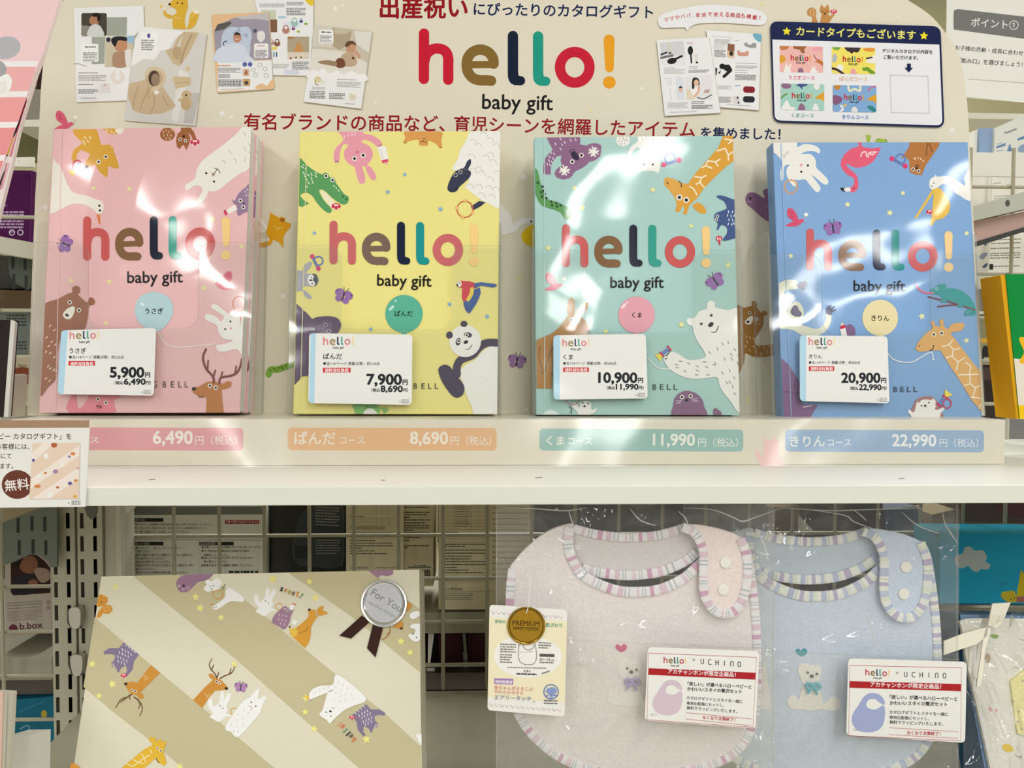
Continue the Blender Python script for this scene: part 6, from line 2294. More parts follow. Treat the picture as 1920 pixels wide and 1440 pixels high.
def carton_a(a):
    a.T(0, 760, 3.6923)
    t = '#5c5a50'
    a.P('#7c8078', '880 700 1840 700 1840 755 880 760')
    a.R('#33352f', 895, 780, 1132, 806)
    a.text('【使用方法】', 908, 800, 1000, 800, '#d5d3c5', 0.0)
    a.text('ご使用のスチーム除菌器の取扱説明書に従いお手入れを行ってください。', 902, 830, 1474, 832, t, 0.012)
    a.text('同梱に、水とクエン酸が合を良く溶かしたクエン酸溶剤水をつくり、', 902, 855, 1432, 857, t, 0.012)
    a.text('ヒーター部（加熱プレート部分）に注いでください。', 902, 882, 1318, 882, t, 0.012)
    a.text('また、お手入れ洗浄後はクエン酸液分が残らないよう水洗いを行ってから', 902, 906, 1498, 906, t, 0.012)
    a.R('#9c2a34', 1558, 794, 1795, 820)
    a.text('【食べ物ではありません】', 1568, 814, 1786, 814, '#e8d8ce', 0.01)
    a.L('#8b8a7c', 3, '880 925 1840 935', sm=False)
    a.R('#33352f', 898, 945, 1132, 970)
    a.text('【使用上の注意】', 908, 965, 1035, 965, '#d5d3c5', 0.0)
    a.R('#33352f', 1380, 945, 1618, 970)
    a.text('【応急処置】', 1390, 965, 1490, 965, '#d5d3c5', 0.0)
    for s, x0, x1, y in (('●皮膚についたり、目に入ったりしないよう', 905, 1245, 994), ('ご注意ください', 922, 1042, 1016), ('●塩素系の製品と混ぜると塩素ガスが発生し危険です。', 905, 1338, 1042), ('絶対に混ぜないでください。', 922, 1140, 1066), ('●用途以外に使わないでください。', 905, 1182, 1090), ('●認知症の方や小さなお子さまなどの手の届かない所に', 905, 1345, 1114), ('保管してください。', 922, 1072, 1140), ('●手荒れする方は炊事用手袋を使ってください。', 905, 1300, 1164),
                        ('●皮膚についた時は多量の水で十分に洗ってください', 1395, 1812, 988), ('●万一飲み込んだ場合は水を飲ませる等の', 1395, 1725, 1014), ('処置をしてください。', 1410, 1575, 1042), ('●目に入った場合はこすらずにすぐに水でよく', 1395, 1758, 1062), ('洗い流してください。', 1410, 1575, 1088), ('●異常があるときは医師に相談してください。', 1395, 1755, 1114)):
        a.text(s, x0, y, x1, y, t, 0.012)
    a.lines('#3c3a34', 16, 1585, 1145, 1790, 1, 10, 0, 3)


pslab('carton', 'pale grey carton printed with black heading bars and instruction text, behind the wire', 'carton', '237 930 499 930 499 1100 237 1100', GY, 0.10, '#e6e6d8', 'paper', carton_a)


def pouch_art(a):
    a.T(440, 920, 3.6923)
    a.B('#3a4142', '560 80 740 80 760 300 740 520 560 530 420 500 400 380 440 200', 3)
    a.lines('#9a9c94', 7, 560, 110, 730, 7, 20, 0.05, 3)
    a.R('#22272a', 415, 380, 525, 470)
    a.lines('#8f918a', 6, 560, 340, 735, 6, 18, 0.0, 5)
    a.L('#60666a', 3, '745 100 755 300 745 530')


pslab('pouch', 'dark glossy pouch pack between the pale carton and the cream cartons', 'pack', '501 930 648 930 648 1110 501 1110', GY + 0.012, 0.05, '#23251f', 'plastic', pouch_art)


def carton_b(k):
    def f(a):
        a.T(640, 940, 4)
        t = '#5b523f'
        if k == 0:
            a.L('#7d735c', 2, '60 30 400 30', sm=False)
            for y in (52, 72, 90):
                a.L('#8b8068', 2, [(62, y), (400, y)], sm=False)
            for x in (262, 300, 345):
                a.L('#8b8068', 2, [(x, 30), (x, 92)], sm=False)
            a.lines(t, 7, 62, 110, 172, 1, 12, 0, 7)
            for y in (125, 140, 160, 182):
                a.L('#8b8068', 2, [(62, y), (405, y)], sm=False)
            for x in (105, 265, 305, 360):
                a.L('#8b8068', 2, [(x, 125), (x, 182)], sm=False)
            a.lines(t, 5, 68, 190, 330, 2, 14, 0, 8)
            for i, (y, e) in enumerate(((234, 400), (262, 330), (290, 260), (310, 390), (330, 395), (348, 160), (368, 255), (388, 348))):
                a.lines(t, 7, 64, y, e, 1, 10, 0, 20 + i)
            a.text('コンビ株式会社', 64, 506, 202, 506, t, 0.012)
            a.lines(t, 5, 260, 496, 410, 1, 10, 0, 9)
        elif k == 1:
            for i, (y, e) in enumerate(((40, 660), (78, 665), (96, 650), (116, 515), (136, 668), (158, 632), (178, 665), (195, 668), (212, 545), (232, 668), (268, 600), (290, 510), (328, 668), (342, 500))):
                a.lines('#3f3a2e', 8, 472, y, e, 1, 10, 0, 40 + i)
            a.text('No.', 545, 486, 570, 486, '#33302a', 0.02)
            a.lines('#33302a', 8, 575, 478, 635, 1, 10, 0, 4)
            a.R('#33352f', 500, 490, 672, 497)
            for i in range(11):
                a.R('#33302a', 620 + i * 4.6, 512, 622 + i * 4.6 + (i % 3), 575)
        else:
            a.L('#7d735c', 2, '770 35 1115 35', sm=False)
            for y in (52, 80, 110, 140, 165, 190, 210):
                a.L('#8b8068', 2, [(780, y), (1115, y)], sm=False)
            for x in (848, 975, 1028, 1080, 1115):
                a.L('#8b8068', 2, [(x, 30), (x, 210)], sm=False)
            a.lines(t, 4, 855, 40, 965, 9, 18, 0, 70)
            a.lines(t, 6, 765, 230, 875, 1, 10, 0, 71)
            for y in (258, 280, 305):
                a.L('#8b8068', 2, [(770, y), (1110, y)], sm=False)
            for i, (y, e) in enumerate(((318, 1082), (335, 930), (362, 1100), (385, 1100), (408, 985), (428, 970), (448, 1090), (470, 1110), (492, 870), (512, 960), (532, 1065))):
                a.lines('#4a4335', 7, 760, y, e, 1, 10, 0, 80 + i)
            a.text('コンビ株式会社', 758, 666, 910, 666, t, 0.012)
            a.L(t, 2, '755 680 1140 675', sm=False)
            a.lines(t, 4, 765, 692, 990, 4, 14, 0, 99)
            for i, y in enumerate(range(45, 560, 42)):
                a.E('#3c362a', 1140, y, 5, n=8)
                a.lines('#5b523f', 5, 1150, y - 2, 1400, 1, 10, 0, 100 + i)
    return f


pslab('carton', 'cream carton with a small table and bullet text, third from the slotted posts', 'carton', '649 930 756 930 756 1140 649 1140', GY, 0.08, '#e2d6b6', 'paper', carton_b(0), group='cream cartons behind the wire')
pslab('carton', 'darker cream carton with dense lines and a bar code, between two tables of text', 'carton', '757 930 813 930 812 1099 757 1099', GY + 0.006, 0.08, '#cfc4a4', 'paper', carton_b(1), group='cream cartons behind the wire')
pslab('carton', 'cream carton with a large printed table, seen past the gift box corner', 'carton', '822 930 1000 930 1000 1143 822 1143', GY - 0.012, 0.08, '#e2d6b6', 'paper', carton_b(2), group='cream cartons behind the wire')

# the shelf of the aisle behind
m_ = MB()
zq = upright(GY).at(850, 1143).z
zl0, zl1 = upright(0.895).at(850, 1148).z, upright(0.895).at(850, 1187).z
c = mat('#a39f8b', 'steel')
m_.box((xl0 - 0.01, 0.895, zl1), (0.9, 0.897, zl0), c)
m_.box((xl0 - 0.01, 0.897, zl0 - 0.003), (0.9, 1.25, zl0), c)
tag(m_.build('rear_shelf'), 'grey steel shelf of the next aisle holding the cartons behind the wire', 'shelf')
m_ = MB()
m_.box((-0.9, 1.24, 0.55), (0.9, 1.26, 1.152), mat('#4a4438', 'wall'))  # added dark backdrop closing the void behind the rear cartons
struct(m_.build('rear_backdrop'))
m_ = MB()
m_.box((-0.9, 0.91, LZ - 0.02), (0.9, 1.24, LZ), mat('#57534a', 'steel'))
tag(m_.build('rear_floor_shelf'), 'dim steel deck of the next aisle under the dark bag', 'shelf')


def bag_art(a):
    a.T(640, 940, 4)
    a.P('#4a2a2c', '720 990 920 990 910 1225 740 1200')
    a.P('#4a2a2c', '945 990 1110 990 1110 1235 950 1225')
    a.P('#16130f', '660 1290 1110 1320 1110 1400 640 1400')
    for i in range(12):
        a.E('#0e0c0a', 722, 1000 + i * 18, 6, n=8)
    a.L('#8b8a84', 3, '840 1390 845 1325 1020 1325', sm=False)


rt = thing('travel_bag', 'dark maroon and black travel bag with silver zip pull behind the wire', 'bag', upright(0.93).at(860, 1290))
m_ = MB()
m_.slab(upright(0.93), '800 1186 1010 1186 1010 1300 800 1300', 0.12, mat('#17120f', 'dull'))
bag_art(Art(upright(0.93), 'dull', mb=m_, clip='800 1186 1010 1186 1010 1300 800 1300'))
m_.build('bag_body', rt)
m_ = MB()
zp = upright(0.926)
m_.tube([zp.at(870, 1187), zp.at(872, 1222)], 0.0024, mat('#8f8f8c', 'metal'), 8)
m_.slab(zp, '868 1224 876 1224 878 1260 870 1261', 0.003, mat('#a9a9a6', 'metal'))
m_.build('zip_pull', rt)
pslab('white_tag', 'narrow white strip standing beside the dark travel bag', 'tag', '803 1188 814 1188 806 1248 802 1248', 0.915, 0.002, '#e9e8df')
pslab('white_tag', 'small white square label low beside the dark travel bag', 'tag', '800 1253 815 1253 815 1266 800 1266', 0.916, 0.002, '#e9e8df')

# purple-blue packs seen through the top of the bib bags
for i, (pts, pc_, lb) in enumerate((('1440 950 1500 950 1500 1140 1440 1140', '#6d5a48', 'brown pack behind the bibs, next to the cream carton end'), ('1660 955 1720 950 1745 1010 1745 1140 1660 1140', '#5a6488', 'blue-violet pack seen through the rear bag top'), ('1748 965 1790 955 1790 1140 1748 1140', '#8a7a64', 'tan pack seen through the rear bag near its corner'))):
    pslab('goods_pack', lb, 'pack', pts, GY + 0.004 * i, 0.05, pc_, 'plastic')
pslab('dark_block', 'dark olive block added behind the pink bib to darken its neck slit', 'carton', '1004 925 1436 925 1436 1146 1004 1146', GY, 0.06, '#34322a', 'plastic')  # added so the pink bib's neck slit looks dark
pslab('dark_block', 'dark maroon block added behind the light blue bib to darken its neck slit', 'carton', '1504 925 1655 925 1655 1146 1504 1146', GY, 0.06, '#35222a', 'plastic')  # likewise added, darkens the slit of the blue bib
pslab('white_tag', 'white paper corner poking out above the blue bib', 'tag', '1497 965 1525 995 1497 995', 0.70, 0.001, '#d9d6c8')

# ------------------------------------------------------------------ left, lower zone
def bbox_art(a):
    a.T(0, 940, 2.8818)
    a.P('#3a2420', '58 318 130 285 200 290 240 320 272 360 272 495 70 508 58 490')
    a.B('#8a5f48', '95 330 115 300 160 290 195 310 205 350 185 385 150 390 115 372')
    a.B('#2a1c18', '85 330 100 300 140 285 170 290 130 305 110 340 100 365')
    a.B('#a08878', '185 370 215 358 262 372 268 420 225 440 195 405')
    a.B('#302a30', '70 420 150 390 200 420 205 470 180 500 75 500')
    a.B('#8a5f48', '150 440 185 420 205 440 190 465')
    for y in (548, 562, 578):
        a.lines('#8c7f78', 6, 40, y, 232, 1, 8, -0.07, y)
    a.lines('#8c7f78', 4, 42, 596, 232, 6, 10, -0.09, 5)
    a.E('#a08a84', 262, 545, 12)
    a.E('#a08a84', 262, 575, 12)
    a.E('#6d3440', 72, 688, 24)
    a.text('b.box', 108, 692, 232, 682, '#5a3a40', 0.02, 34)


pslab('carton', 'white carton with a dark picture of a feeding baby, behind the short wire grid', 'carton', '8 1000 96 975 97 1184 10 1198', GY, 0.08, '#b9aea2', 'paper', bbox_art)
m_ = MB()
pq = upright(0.885)
m_.box((-0.95, 0.885, pq.at(50, 1275).z), (pq.at(98, 1250).x, 0.888, pq.at(50, 1232).z), c)
m_.box((-0.95, 0.888, pq.at(50, 1236).z), (pq.at(98, 1250).x, 1.2, pq.at(50, 1232).z), c)
tag(m_.build('rear_shelf'), 'grey steel shelf under the feeding-baby carton', 'shelf')
m_ = MB()
m_.box((-1.3, 1.24, 0.3), (-0.55, 1.26, 1.15), mat('#3f3a30', 'wall'))  # added dark backdrop for the void past the short wire grid
struct(m_.build('left_backdrop'))


def blue_art(a):
    a.T(0, 940, 2.8818)
    a.L('#3f86a0', 4, '100 1140 250 1075', sm=False)
    a.E('#b9a63c', 238, 1150, 16, 22)
    a.L('#8fb4b8', 5, '110 1230 150 1210 160 1240')
    a.L('#8fb4b8', 4, '255 1270 275 1290')


pslab('carton', 'teal blue carton low beside the slotted posts', 'carton', '22 1312 101 1306 103 1460 22 1460', GY, 0.08, '#1f6a82', 'paper', blue_art)
rt = thing('small_box', 'small white box standing upright beside the booklets at the shelf end', 'box', upright(0.60).at(40, 1480))
m_ = MB()
b0 = upright(0.60)
fr_ = [b0.at(16, 1379), b0.at(58, 1378), b0.at(56, 1500), b0.at(14, 1500)]
m_.hexa(fr_ + [p + Vector((0.010, 0.009, 0)) for p in fr_], mat('#d9d6ca', 'paper'))
m_.build('box_body', rt)


def booklet(i, x1, xb, col, lb, y):
    pl_ = upright(y, 0.05)
    rt_ = thing('booklet', lb, 'booklet', pl_.at(0, 1500), 'booklets standing at the frame edge')
    mm = MB()
    mm.slab(pl_, [(-60, 1290), (x1, 1296), (xb, 1500), (-60, 1500)], 0.0012, mat(col, 'cover'))
    mm.build('cover', rt_)
    mm = MB()
    mm.slab(pl_.moved(-0.0014), [(-60, 1293), (x1 + 1.5, 1299), (xb + 1, 1500), (-60, 1500)], 0.004, mat('#dedbd0', 'paper'))
    mm.build('pages', rt_)


booklet(0, 6, 0, '#d9b9a8', 'front booklet with a pinkish cover at the lower frame edge', 0.560)
booklet(1, 18, 8, '#dedccf', 'white booklet just behind the pinkish one', 0.569)
booklet(2, 24, 14, '#d2d2c4', 'rearmost pale booklet of the three standing together', 0.578)

# ------------------------------------------------------------------ right, lower zone
def sky_art(a):
    a.T(1770, 940, 2.88)
    a.B('#b4bdb8', '60 300 100 280 110 250 140 245 165 265 210 265 232 300 225 325 250 345 235 368 200 365 180 382 150 370 130 350 95 362 65 345')
    a.L('#3a7a8c', 4, '290 442 315 436 340 446 300 452')
    a.P('#c9b422', '415 368 440 400 440 515 390 515')
    a.B('#c9b432', '308 500 320 488 345 485 372 482 385 492 390 540 350 545 325 530 312 520')
    a.E('#4a3a20', 362, 530, 4)
    a.E('#4a3a20', 380, 522, 4)
    a.P('#a86a64', '390 515 440 512 440 545 392 545')
    a.P('#2f5f74', '0 550 440 552 440 562 0 560')


pslab('carton', 'turquoise carton with a pale cloud and yellow figures, beside the rear bib bag', 'carton', '1762 1000 1990 1002 1990 1134 1762 1132', 0.80, 0.05, '#22a0c2', 'paper', sky_art)
pslab('dark_pack', 'dark brown pack above the turquoise carton', 'pack', '1800 930 1990 930 1990 994 1800 994', GY + 0.04, 0.06, '#40352a', 'plastic', lambda a: (a.B('#4a1f20', '1868 945 1990 935 1990 972 1920 972 1885 965'), a.L('#8a8470', 1.2, '1800 980 1990 984', sm=False)))
GSY = 0.63
gs = upright(GSY, 0.22, 1.25 - 0.21, 0.0)
GSP = gs
rt = thing('gift_set', 'blue-edged gift box with white dotted baby wear under clear film and cream ribbon', 'gift set', gs.at(1900, 1600))
m_ = MB()
m_.slab(gs.moved(-0.004), '1800 1152 2200 1160 2280 1556 1868 1556 1812 1260', 0.035, mat('#6b8bb4', 'paper'), side=mat('#2f5f84', 'paper'))
m_.build('box', rt)
m_ = MB()
t_ = lambda s: [(1770 + x / 2.88, 940 + y / 2.88) for x, y in nums(s)]
m_.slab(gs, smooth(t_('105 640 300 632 700 640 1200 640 1330 1000 1400 1700 800 1760 330 1760 250 1440 190 1160 130 900 98 700'), True, 5), 0.003, mat('#e6e3d8', 'towel'))
a = Art(gs.moved(0.0002), 'paper', mb=m_)
a.T(1770, 940, 2.88)
a.B('#86a95c', '248 722 270 718 295 725 285 740 262 738')
a.E('#b9a48a', 236, 848, 16, 25)
a.E('#e0a0a4', 252, 1120, 10, 14)
a.E('#e0a0a4', 280, 1132, 8, 12)
a.B('#e2c24c', '315 1320 340 1310 365 1322 375 1345 345 1355 322 1342')
a.L('#8a8880', 3, '385 1368 400 1380 420 1375 410 1390')
a.L('#8a8880', 3, '375 900 390 896 402 905')
a.L('#8fae6a', 3, '410 745 440 752')
m_.build('cotton_wear', rt)
m_ = MB()
m_.slab(gs.moved(0.002), t_('360 970 450 900 520 930 520 1290 425 1262 400 1255 390 1200'), 0.002, mat('#ece3a4', 'towel'))
a = Art(gs.moved(0.0022), 'paper', mb=m_)
a.T(1770, 940, 2.88)
for x, y in nums('375 1080 405 1135 398 1190 420 1230 425 970'):
    a.E('#a8ae9a', x, y, 5, 7)
m_.build('yellow_bib', rt)['label'] = 'pale yellow folded bib'
RBN = mat('#ece6d2', 'satin')
rp = gs.moved(0.010)
for s, nm in (('262 552 360 546 315 660 282 684 238 668', 'ribbon_loop'), ('238 680 190 690 100 715 0 755 0 830 70 806 180 770 235 722', 'ribbon_loop'), ('224 690 252 690 242 740 224 800 214 880 207 960 192 1000 178 995 186 930 198 850 208 770', 'ribbon_tail')):
    m_ = MB()
    m_.slab(rp, smooth(t_(s), True, 4) if nm == 'ribbon_tail' else t_(s), 0.0012, RBN)
    o = m_.build(nm, rt)
    if nm == 'ribbon_loop':
        o['label'] = 'cream satin ribbon loop'
m_ = film('film', gs.moved(0.006), 1806, 1150, 2060, 1560, clear('gift_film', (0.965, 0.965, 0.955), 0.07, 0.03, 16.0, 1.3, 0.03, 'film'), 4.0, 0.004, 40, 50)
m_.build('film_wrap', rt, smooth_shade=True)
for fo in ('138 730 135 800 130 900 132 930', '205 690 215 740 240 800 280 860 310 930', '200 945 230 970 260 1050 270 1090', '185 1030 215 1090 260 1160 290 1260', '130 930 165 1000 180 1050', '140 1010 170 1150 200 1330 240 1430', '390 780 410 820 440 880'):
    m_ = MB()
    pp = smooth(t_(fo), False, 4)
    n_ = len(pp)
    m_.tube([gs.at(x, y, 0.008) for x, y in pp], [0.0001 + 0.0008 * math.sin(math.pi * (k + 0.3) / n_) for k in range(n_)], clear('fold_glint_white', (0.9, 0.9, 0.88), 0.1, 0, 1, 1.5, 0.6), 5)  # whitish folds: highlight streaks of the film put into their colour
    m_.build('crease', rt)

# ------------------------------------------------------------------ left, upper zone
LFY = 0.60
lf = upright(LFY, 0.05, 1.25, 0.35, -0.38)
rt = thing('leaflet_pad', 'pad of pink striped leaflets at the upper frame edge', 'leaflets', lf.at(0, 480))
m_ = MB()
FRL = '-90 -60 128 -60 112 0 96 50 81 100 65 139 50 182 36 218 23.6 257 11 292 0 328 -12 372 -40 470 -90 470'
m_.slab(lf, FRL, 0.001, mat('#f6d2d4', 'cover'))
a = Art(lf, 'cover', mb=m_, clip=None)
a.T(0, 0, 3.6)
for p in ('-300 412 258 412 246 450 -300 452', '-300 622 192 615 178 655 -300 660', '-300 830 125 822 108 862 -300 868', '-300 1060 38 1045 22 1085 -300 1090'):
    a.P('#f7f1ee', p)
for p, c_ in (('-300 452 246 450 192 615 -300 622', '#f3b4b4'), ('-300 660 178 655 125 822 -300 830', '#f2a4a4'), ('-300 868 108 862 38 1045 -300 1060', '#f0989a'), ('-300 1090 22 1085 -10 1190 -60 1400 -300 1400', '#ef9092')):
    a.P(c_, p)
a.E('#b9b9bc', 40, 322, 100, 76, -0.2)
a.E('#a9a9ad', -20, 470, 64, 62)
a.B('#f7f5f0', '-60 560 0 520 50 500 80 540 70 600 40 640 0 660 -60 660')
a.B('#efece6', '-60 560 0 555 30 545 45 570 40 620 0 640 -60 640')
m_.build('top_sheet', rt)
m_ = MB()
m_.slab(lf.moved(-0.0012), '-90 -60 128 -60 112 0 96 50 81.5 100 68 135 37.5 236 21 311 0 394 -14 450 -90 500', 0.009, mat('#e9dedb', 'paper'))
a = Art(lf.moved(-0.0011), 'paper', mb=m_)
a.T(0, 0, 3.6)
a.P('#7c1626', '182 652 180 690 128 850 110 860 140 760')
a.P('#241c1e', '150 740 130 850 95 925 82 925 108 862')
a.P('#e0a428', '95 925 55 1050 38 1050 82 925')
a.P('#2c2022', '55 1045 50 1055 36 1055 38 1045')
a.P('#c9506a', '175 700 120 890 90 990 82 990 118 870')
a.P('#d9808c', '122 880 80 1058 62 1055 100 930')
a.P('#c98a94', '52 1100 40 1100 -5 1290 10 1270')
a.P('#e8a4ae', '66 1100 58 1100 10 1280 20 1270')
a.P('#3a2428', '40 1140 0 1260 -10 1250 20 1170')
m_.build('under_sheets', rt)

UY = 0.93
pslab('dark_stand', 'dark brown wooden stand foot showing past the pink leaflets', 'stand', '80 100 76 136 62 140 60 152 70 156 68 167 74 167 78 160 90 160 90 100', 1.175, 0.02, '#3a2622', 'dull')
pslab('grey_carton', 'plain grey carton showing past the pink leaflets', 'carton', '30 168 100 167 100 224 30 226', 1.16, 0.05, '#8f897c', 'paper')
pslab('small_shelf', 'thin white shelf edge over the olive gap beside the display board', 'shelf', '20 226 100 223 100 238 20 237', 1.00, 0.262, '#dcd9c8', 'steel')
pslab('shade_panel', 'dark olive panel added for the shaded wall between two small white shelf edges', 'panel', '0 140 100 140 100 300 0 300', 1.24, 0.02, '#6c6848', 'wall')  # added panel, the wall's shade under the shelf put into its olive
pslab('price_rail', 'small white price rail over the purple carton', 'rail', '0 296 62 294 62 313 0 311', 0.90, 0.004, '#e9e6da', 'plastic', lambda a: a.L('#c9b46a', 1, '34 300 37 305', sm=False))


def purple(a):
    a.T(0, 220, 3.6923)
    a.text('ます。', 5, 618, 58, 618, '#a98ab4', 0.0)
    for y in (650, 670, 692, 713, 734, 755):
        a.lines('#b59abc', 12, 2, y, 168, 1, 10, 0, y)
    for x in (83, 141):
        a.ring('#d9cfe0', x, 797, 18, 18, 6)
    a.text('PET', 68, 800, 96, 800, '#d9cfe0', 0.0)
    a.L('#6d3a7a', 3, '222 370 205 860', sm=False)


pslab('carton', 'deep purple carton with pale small print', 'carton', '-40 318 61 320 55 468 -40 462', UY, 0.06, '#4a1048', 'paper', purple)
m_ = MB()
pu = upright(0.80)
q4 = [pu.at(-60, 432), pu.at(63, 455), pu.at(60, 485), pu.at(-60, 465)]
m_.hexa(q4 + [p + Vector((0, 0.09, 0)) for p in q4], mat('#c4c0ae', 'steel'))
tag(m_.build('side_shelf'), 'scuffed white shelf edge under the deep purple carton', 'shelf')
pslab('carton', 'plain tan carton end over the grey-green slotted bracket', 'carton', '-30 930 112 930 112 1000 -30 1000', 0.885, 0.06, '#b5a78a', 'paper')
pslab('dark_block', 'dark grey-green block added behind the slotted bracket to darken the gap', 'carton', '-40 470 62 472 57 541 -40 541', UY + 0.012, 0.05, '#3c3b33', 'paper')  # added to keep the gap behind the bracket dark
pslab('carton', 'plain brown carton under the dark slotted bracket', 'carton', '-40 542 56 545 55 580 -40 580', UY, 0.06, '#5a4a34', 'paper')
pslab('carton', 'grey-blue carton with faint print under the plain brown one', 'carton', '-40 584 54 584 52 668 -40 668', UY + 0.01, 0.05, '#6d736c', 'paper', lambda a: [a.lines('#3a3e3c', 3, 12, y, 50, 1, 4, 0, y) for y in (590, 596, 602, 608, 640, 646, 652)])
pslab('carton', 'cream carton with a round brick-red picture beside the holder of the pink catalogue', 'carton', '-40 671 52 671 50 756 -40 756', UY, 0.06, '#b0a48c', 'paper', lambda a: (a.E('#7a4028', 42, 705, 24, 17), a.text('ies, More', 22, 688, 50, 688, '#4a4438', 0.01), a.L('#5a5448', 1, '27 745 34 732 44 748 28 750')))
pslab('carton', 'pale carton with wavy print at the shelf end', 'carton', '-40 759 50 759 49 790 -40 790', UY + 0.005, 0.05, '#9a9480', 'paper', lambda a: a.L('#5a5448', 1.2, '24 768 32 762 40 770 48 764'))
rt = thing('black_carton', 'black upright carton with a white rim standing at the shelf end', 'carton', upright(0.70).at(0, 785))
m_ = MB()
bq = upright(0.70)
fr_ = [bq.at(-70, 598), bq.at(20, 600), bq.at(7, 782), bq.at(-70, 782)]
m_.hexa(fr_ + [p + Vector((0.0, 0.012, 0)) for p in fr_], mat('#2b2524', 'paper'))
m_.build('front', rt)
m_ = MB()
fr_ = [bq.at(20, 600), bq.at(28, 605), bq.at(15, 782), bq.at(7, 782)]
m_.hexa(fr_ + [p + Vector((0.0, 0.004, 0)) for p in fr_], mat('#d4d1c8', 'paper'))
m_.build('rim', rt)
pslab('white_block', 'small white block leaning against the black upright carton', 'block', '20 702 27 704 22 783 12 783', 0.712, 0.02, '#c9c5b6')

# ------------------------------------------------------------------ right, upper zone
sg = upright(1.02, 0.0, 1.25, -0.06, 0.6)


def sign_art(a):
    a.T(1770, 0, 3.4267)
    a.P('#7b7c78', [*smooth(nums('62 205 62 80 72 64 90 58'), False, 3), (900, 150), (900, 300), (62, 190)])
    a.text('ポイント', 172, 165, 408, 182, '#e6e6e0', 0.015)
    a.text('①', 416, 184, 476, 190, '#e6e6e0', 0.008)
    a.text('お子様の月齢・成長に合わせ', 70, 318, 508, 355, '#33342f', 0.012)
    a.text('『飲み口』を選びましょう！', 95, 400, 505, 428, '#33342f', 0.012)
    a.L('#9a9a92', 3, '158 508 900 560', sm=False)


pslab('hanging_sign', 'white sign with a grey heading band to the right of the display board', 'sign', '1779 -60 2100 -60 2100 205 1776 178', 1.02, 0.004, '#f0eee6', 'paper', sign_art)
pslab('upper_shelf', 'thin white shelf edge below the grey-headed sign', 'shelf', '1790 211 2100 216 2100 226 1790 222', 1.15, 0.05, '#eeece0', 'steel')
rt = thing('appliance_carton', 'white appliance carton with a light blue side standing on the white shelf', 'carton', upright(0.98).at(1870, 286))
m_ = MB()
ac = upright(0.98)
acs = '1866 240 1920 216 2080 170 2080 292 1864 286'
m_.slab(ac, acs, 0.08, mat('#dfe0d6', 'paper'))
a = Art(ac, 'paper', mb=m_, clip='1866 240 2080 150 2080 292 1864 286')
a.T(1770, 0, 3.4267)
a.text('Panasonic', 392, 862, 470, 832, '#46566e', 0.03)
a.P('#6f8cae', '336 940 396 918 396 936 334 956')
a.lines('#8a98a8', 5, 336, 925, 375, 1, 10, -0.3, 3)
a.lines('#8a98a8', 5, 334, 968, 380, 1, 10, -0.1, 4)
a.P('#6f8cae', '405 972 418 930 425 925 440 972')
a.L('#6f8cae', 5, '445 955 462 950 458 972', sm=False)
a.P('#6f8cae', '472 890 516 872 516 892 472 905')
a.B('#8fa4be', '480 945 500 930 530 930 530 975 478 975')
m_.build('carton_front', rt)
m_ = MB()
m_.slab(upright(0.985), '1838 240 1866 240 1864 286 1836 286', 0.06, mat('#8fa6c6', 'paper'))
m_.build('carton_side', rt)['label'] = 'light blue side panel'
pslab('white_carton', 'white carton end beside the light blue side of the appliance carton', 'carton', '1810 252 1838 240 1836 287 1810 287', 0.99, 0.06, '#e9e7dc')
pslab('right_shelf', 'thick white shelf edge carrying the appliance carton', 'shelf', '1800 285 2100 290 2100 334 1800 330', 0.96, 0.10, '#e6e4d6', 'steel')


def cards(a):
    a.T(1400, 220, 3.6923)
    a.lines('#9a988c', 6, 1710, 455, 1760, 1, 10, -0.1, 3)
    a.text('4872', 1800, 475, 1830, 470, '#7c7a70', 0.0)
    a.lines('#9a988c', 5, 1710, 545, 1900, 3, 14, -0.05, 4)
    a.P('#d8d5c8', '1690 410 1700 410 1694 620 1684 620')


pslab('paper_sheet', 'white paper sheet behind the wire under the thick white shelf edge', 'sheet', '1810 331 2100 336 2100 420 1810 420', GY, 0.002, '#e9e7da', 'paper', cards)


def textsheet(a):
    a.T(1400, 220, 3.6923)
    for y in (845, 870, 905, 940, 955, 972, 1030):
        a.lines('#77766c', 7, 1690 - (y - 845) * 0.05, y, 1900, 1, 10, -0.03, y)
    a.R('#33332e', 1680, 1015, 1706, 1055)
    a.B('#6d7fa8', '1640 840 1660 830 1672 860 1655 892 1640 870')
    a.B('#9aa0b4', '1610 960 1650 935 1668 950 1630 985')
    a.B('#5a6a80', '1630 1035 1660 1010 1672 1020 1650 1042')
    a.P('#d8d5c8', '1676 800 1684 800 1672 1130 1664 1130')


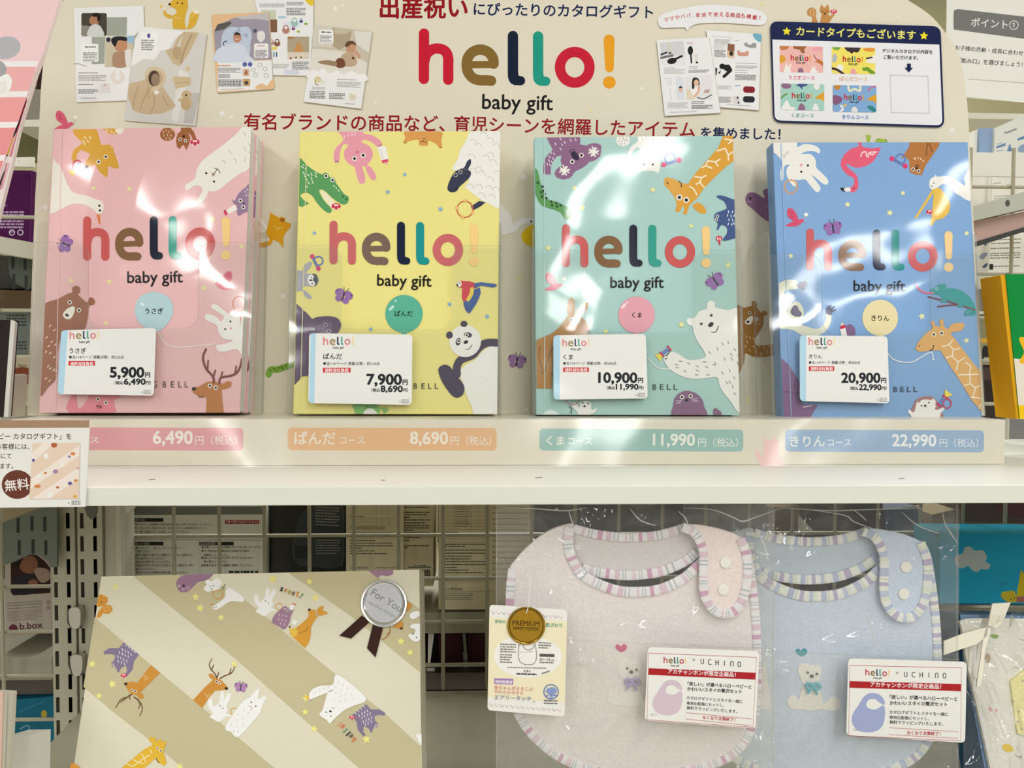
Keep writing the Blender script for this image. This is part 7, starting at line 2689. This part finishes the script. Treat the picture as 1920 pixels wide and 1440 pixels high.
pslab('paper_sheet', 'white leaflet with blocks of text behind the wire beside the blue catalogue', 'sheet', '1815 430 2100 430 2100 542 1815 542', GY, 0.002, '#eae8dc', 'paper', textsheet)
m_ = MB()
ta = upright(0.78)
q4 = [ta.at(1800, 394), ta.at(1980, 342), ta.at(1980, 378), ta.at(1800, 420)]
m_.hexa(q4 + [p + Vector((0.0, 0.05, 0)) for p in q4], mat('#b9b8a8', 'steel'))
h_ = ta.at(1889, 381, 0.0003)
m_.mesh([h_ + Vector((0.0024 * math.cos(k * .524), 0, 0.0034 * math.sin(k * .524))) for k in range(12)], [tuple(range(12))], mat('#57544a', 'dull'))
tag(m_.build('steel_bracket'), 'grey steel shelf arm with one round hole beside the blue catalogue', 'bracket')
pslab('pink_pack', 'pale pink pack under the grey shelf arm', 'pack', '1800 420 1980 385 1980 412 1800 462', 0.80, 0.06, '#d9b4aa', 'plastic')
pslab('dark_rail', 'dark steel rail slanting under the pale pink pack', 'rail', '1800 462 1980 408 1980 416 1800 472', 0.795, 0.03, '#3a3833', 'steel')
pslab('grey_carton', 'plain grey carton under the text leaflet', 'carton', '1815 540 1876 540 1874 583 1815 583', GY + 0.002, 0.05, '#8f8878', 'paper')
pslab('small_shelf', 'thin cream shelf edge below the plain grey carton', 'shelf', '1815 583 1960 584 1960 590 1815 589', GY, 0.04, '#d9d5c2', 'steel')
pslab('khaki_pack', 'khaki pack with a yellow band behind the wire', 'pack', '1815 592 1960 592 1960 682 1815 682', GY + 0.01, 0.05, '#8f8a60', 'plastic', lambda a: (a.R('#d9a63c', 1815, 634, 1960, 643), a.B('#262420', '1843 650 1855 652 1860 668 1868 676 1843 678'), a.R('#b0ac8a', 1845, 670, 1960, 676)))
pslab('dark_block', 'very dark brown carton behind the wire at the foot of the blue catalogue', 'carton', '1815 684 1960 684 1960 800 1815 800', GY + 0.01, 0.05, '#2b2019', 'plastic', lambda a: (a.P('#4d3a34', '1840 690 1960 686 1960 710 1840 712'), a.L('#8a7a70', 1, '1872 710 1890 688 1900 700')))
gp = upright(0.71)
rt = thing('green_carton', 'green and yellow carton standing at the shelf end past the blue catalogue', 'carton', gp.at(1920, 784))
m_ = MB()
m_.slab(gp, '1886 514 2060 514 2060 786 1912 786', 0.03, mat('#0f8a3c', 'paper'))
a = Art(gp, 'paper', mb=m_, clip='1886 514 2060 514 2060 786 1912 786')
a.P('#e6dccc', '1900 672 2060 690 2060 760 1900 760')
a.B('#f0b428', '1912 640 1916 632 1960 640 1960 682 1918 682 1912 676 1920 660')
a.P('#f2c81e', '1900 760 2060 756 2060 790 1900 790')
m_.build('carton_front', rt)
m_ = MB()
m_.slab(gp.moved(-0.001), '1876 517 1886 514 1912 786 1906 786', 0.03, mat('#e0a41c', 'paper'))
m_.build('carton_side', rt)['label'] = 'yellow side panel'
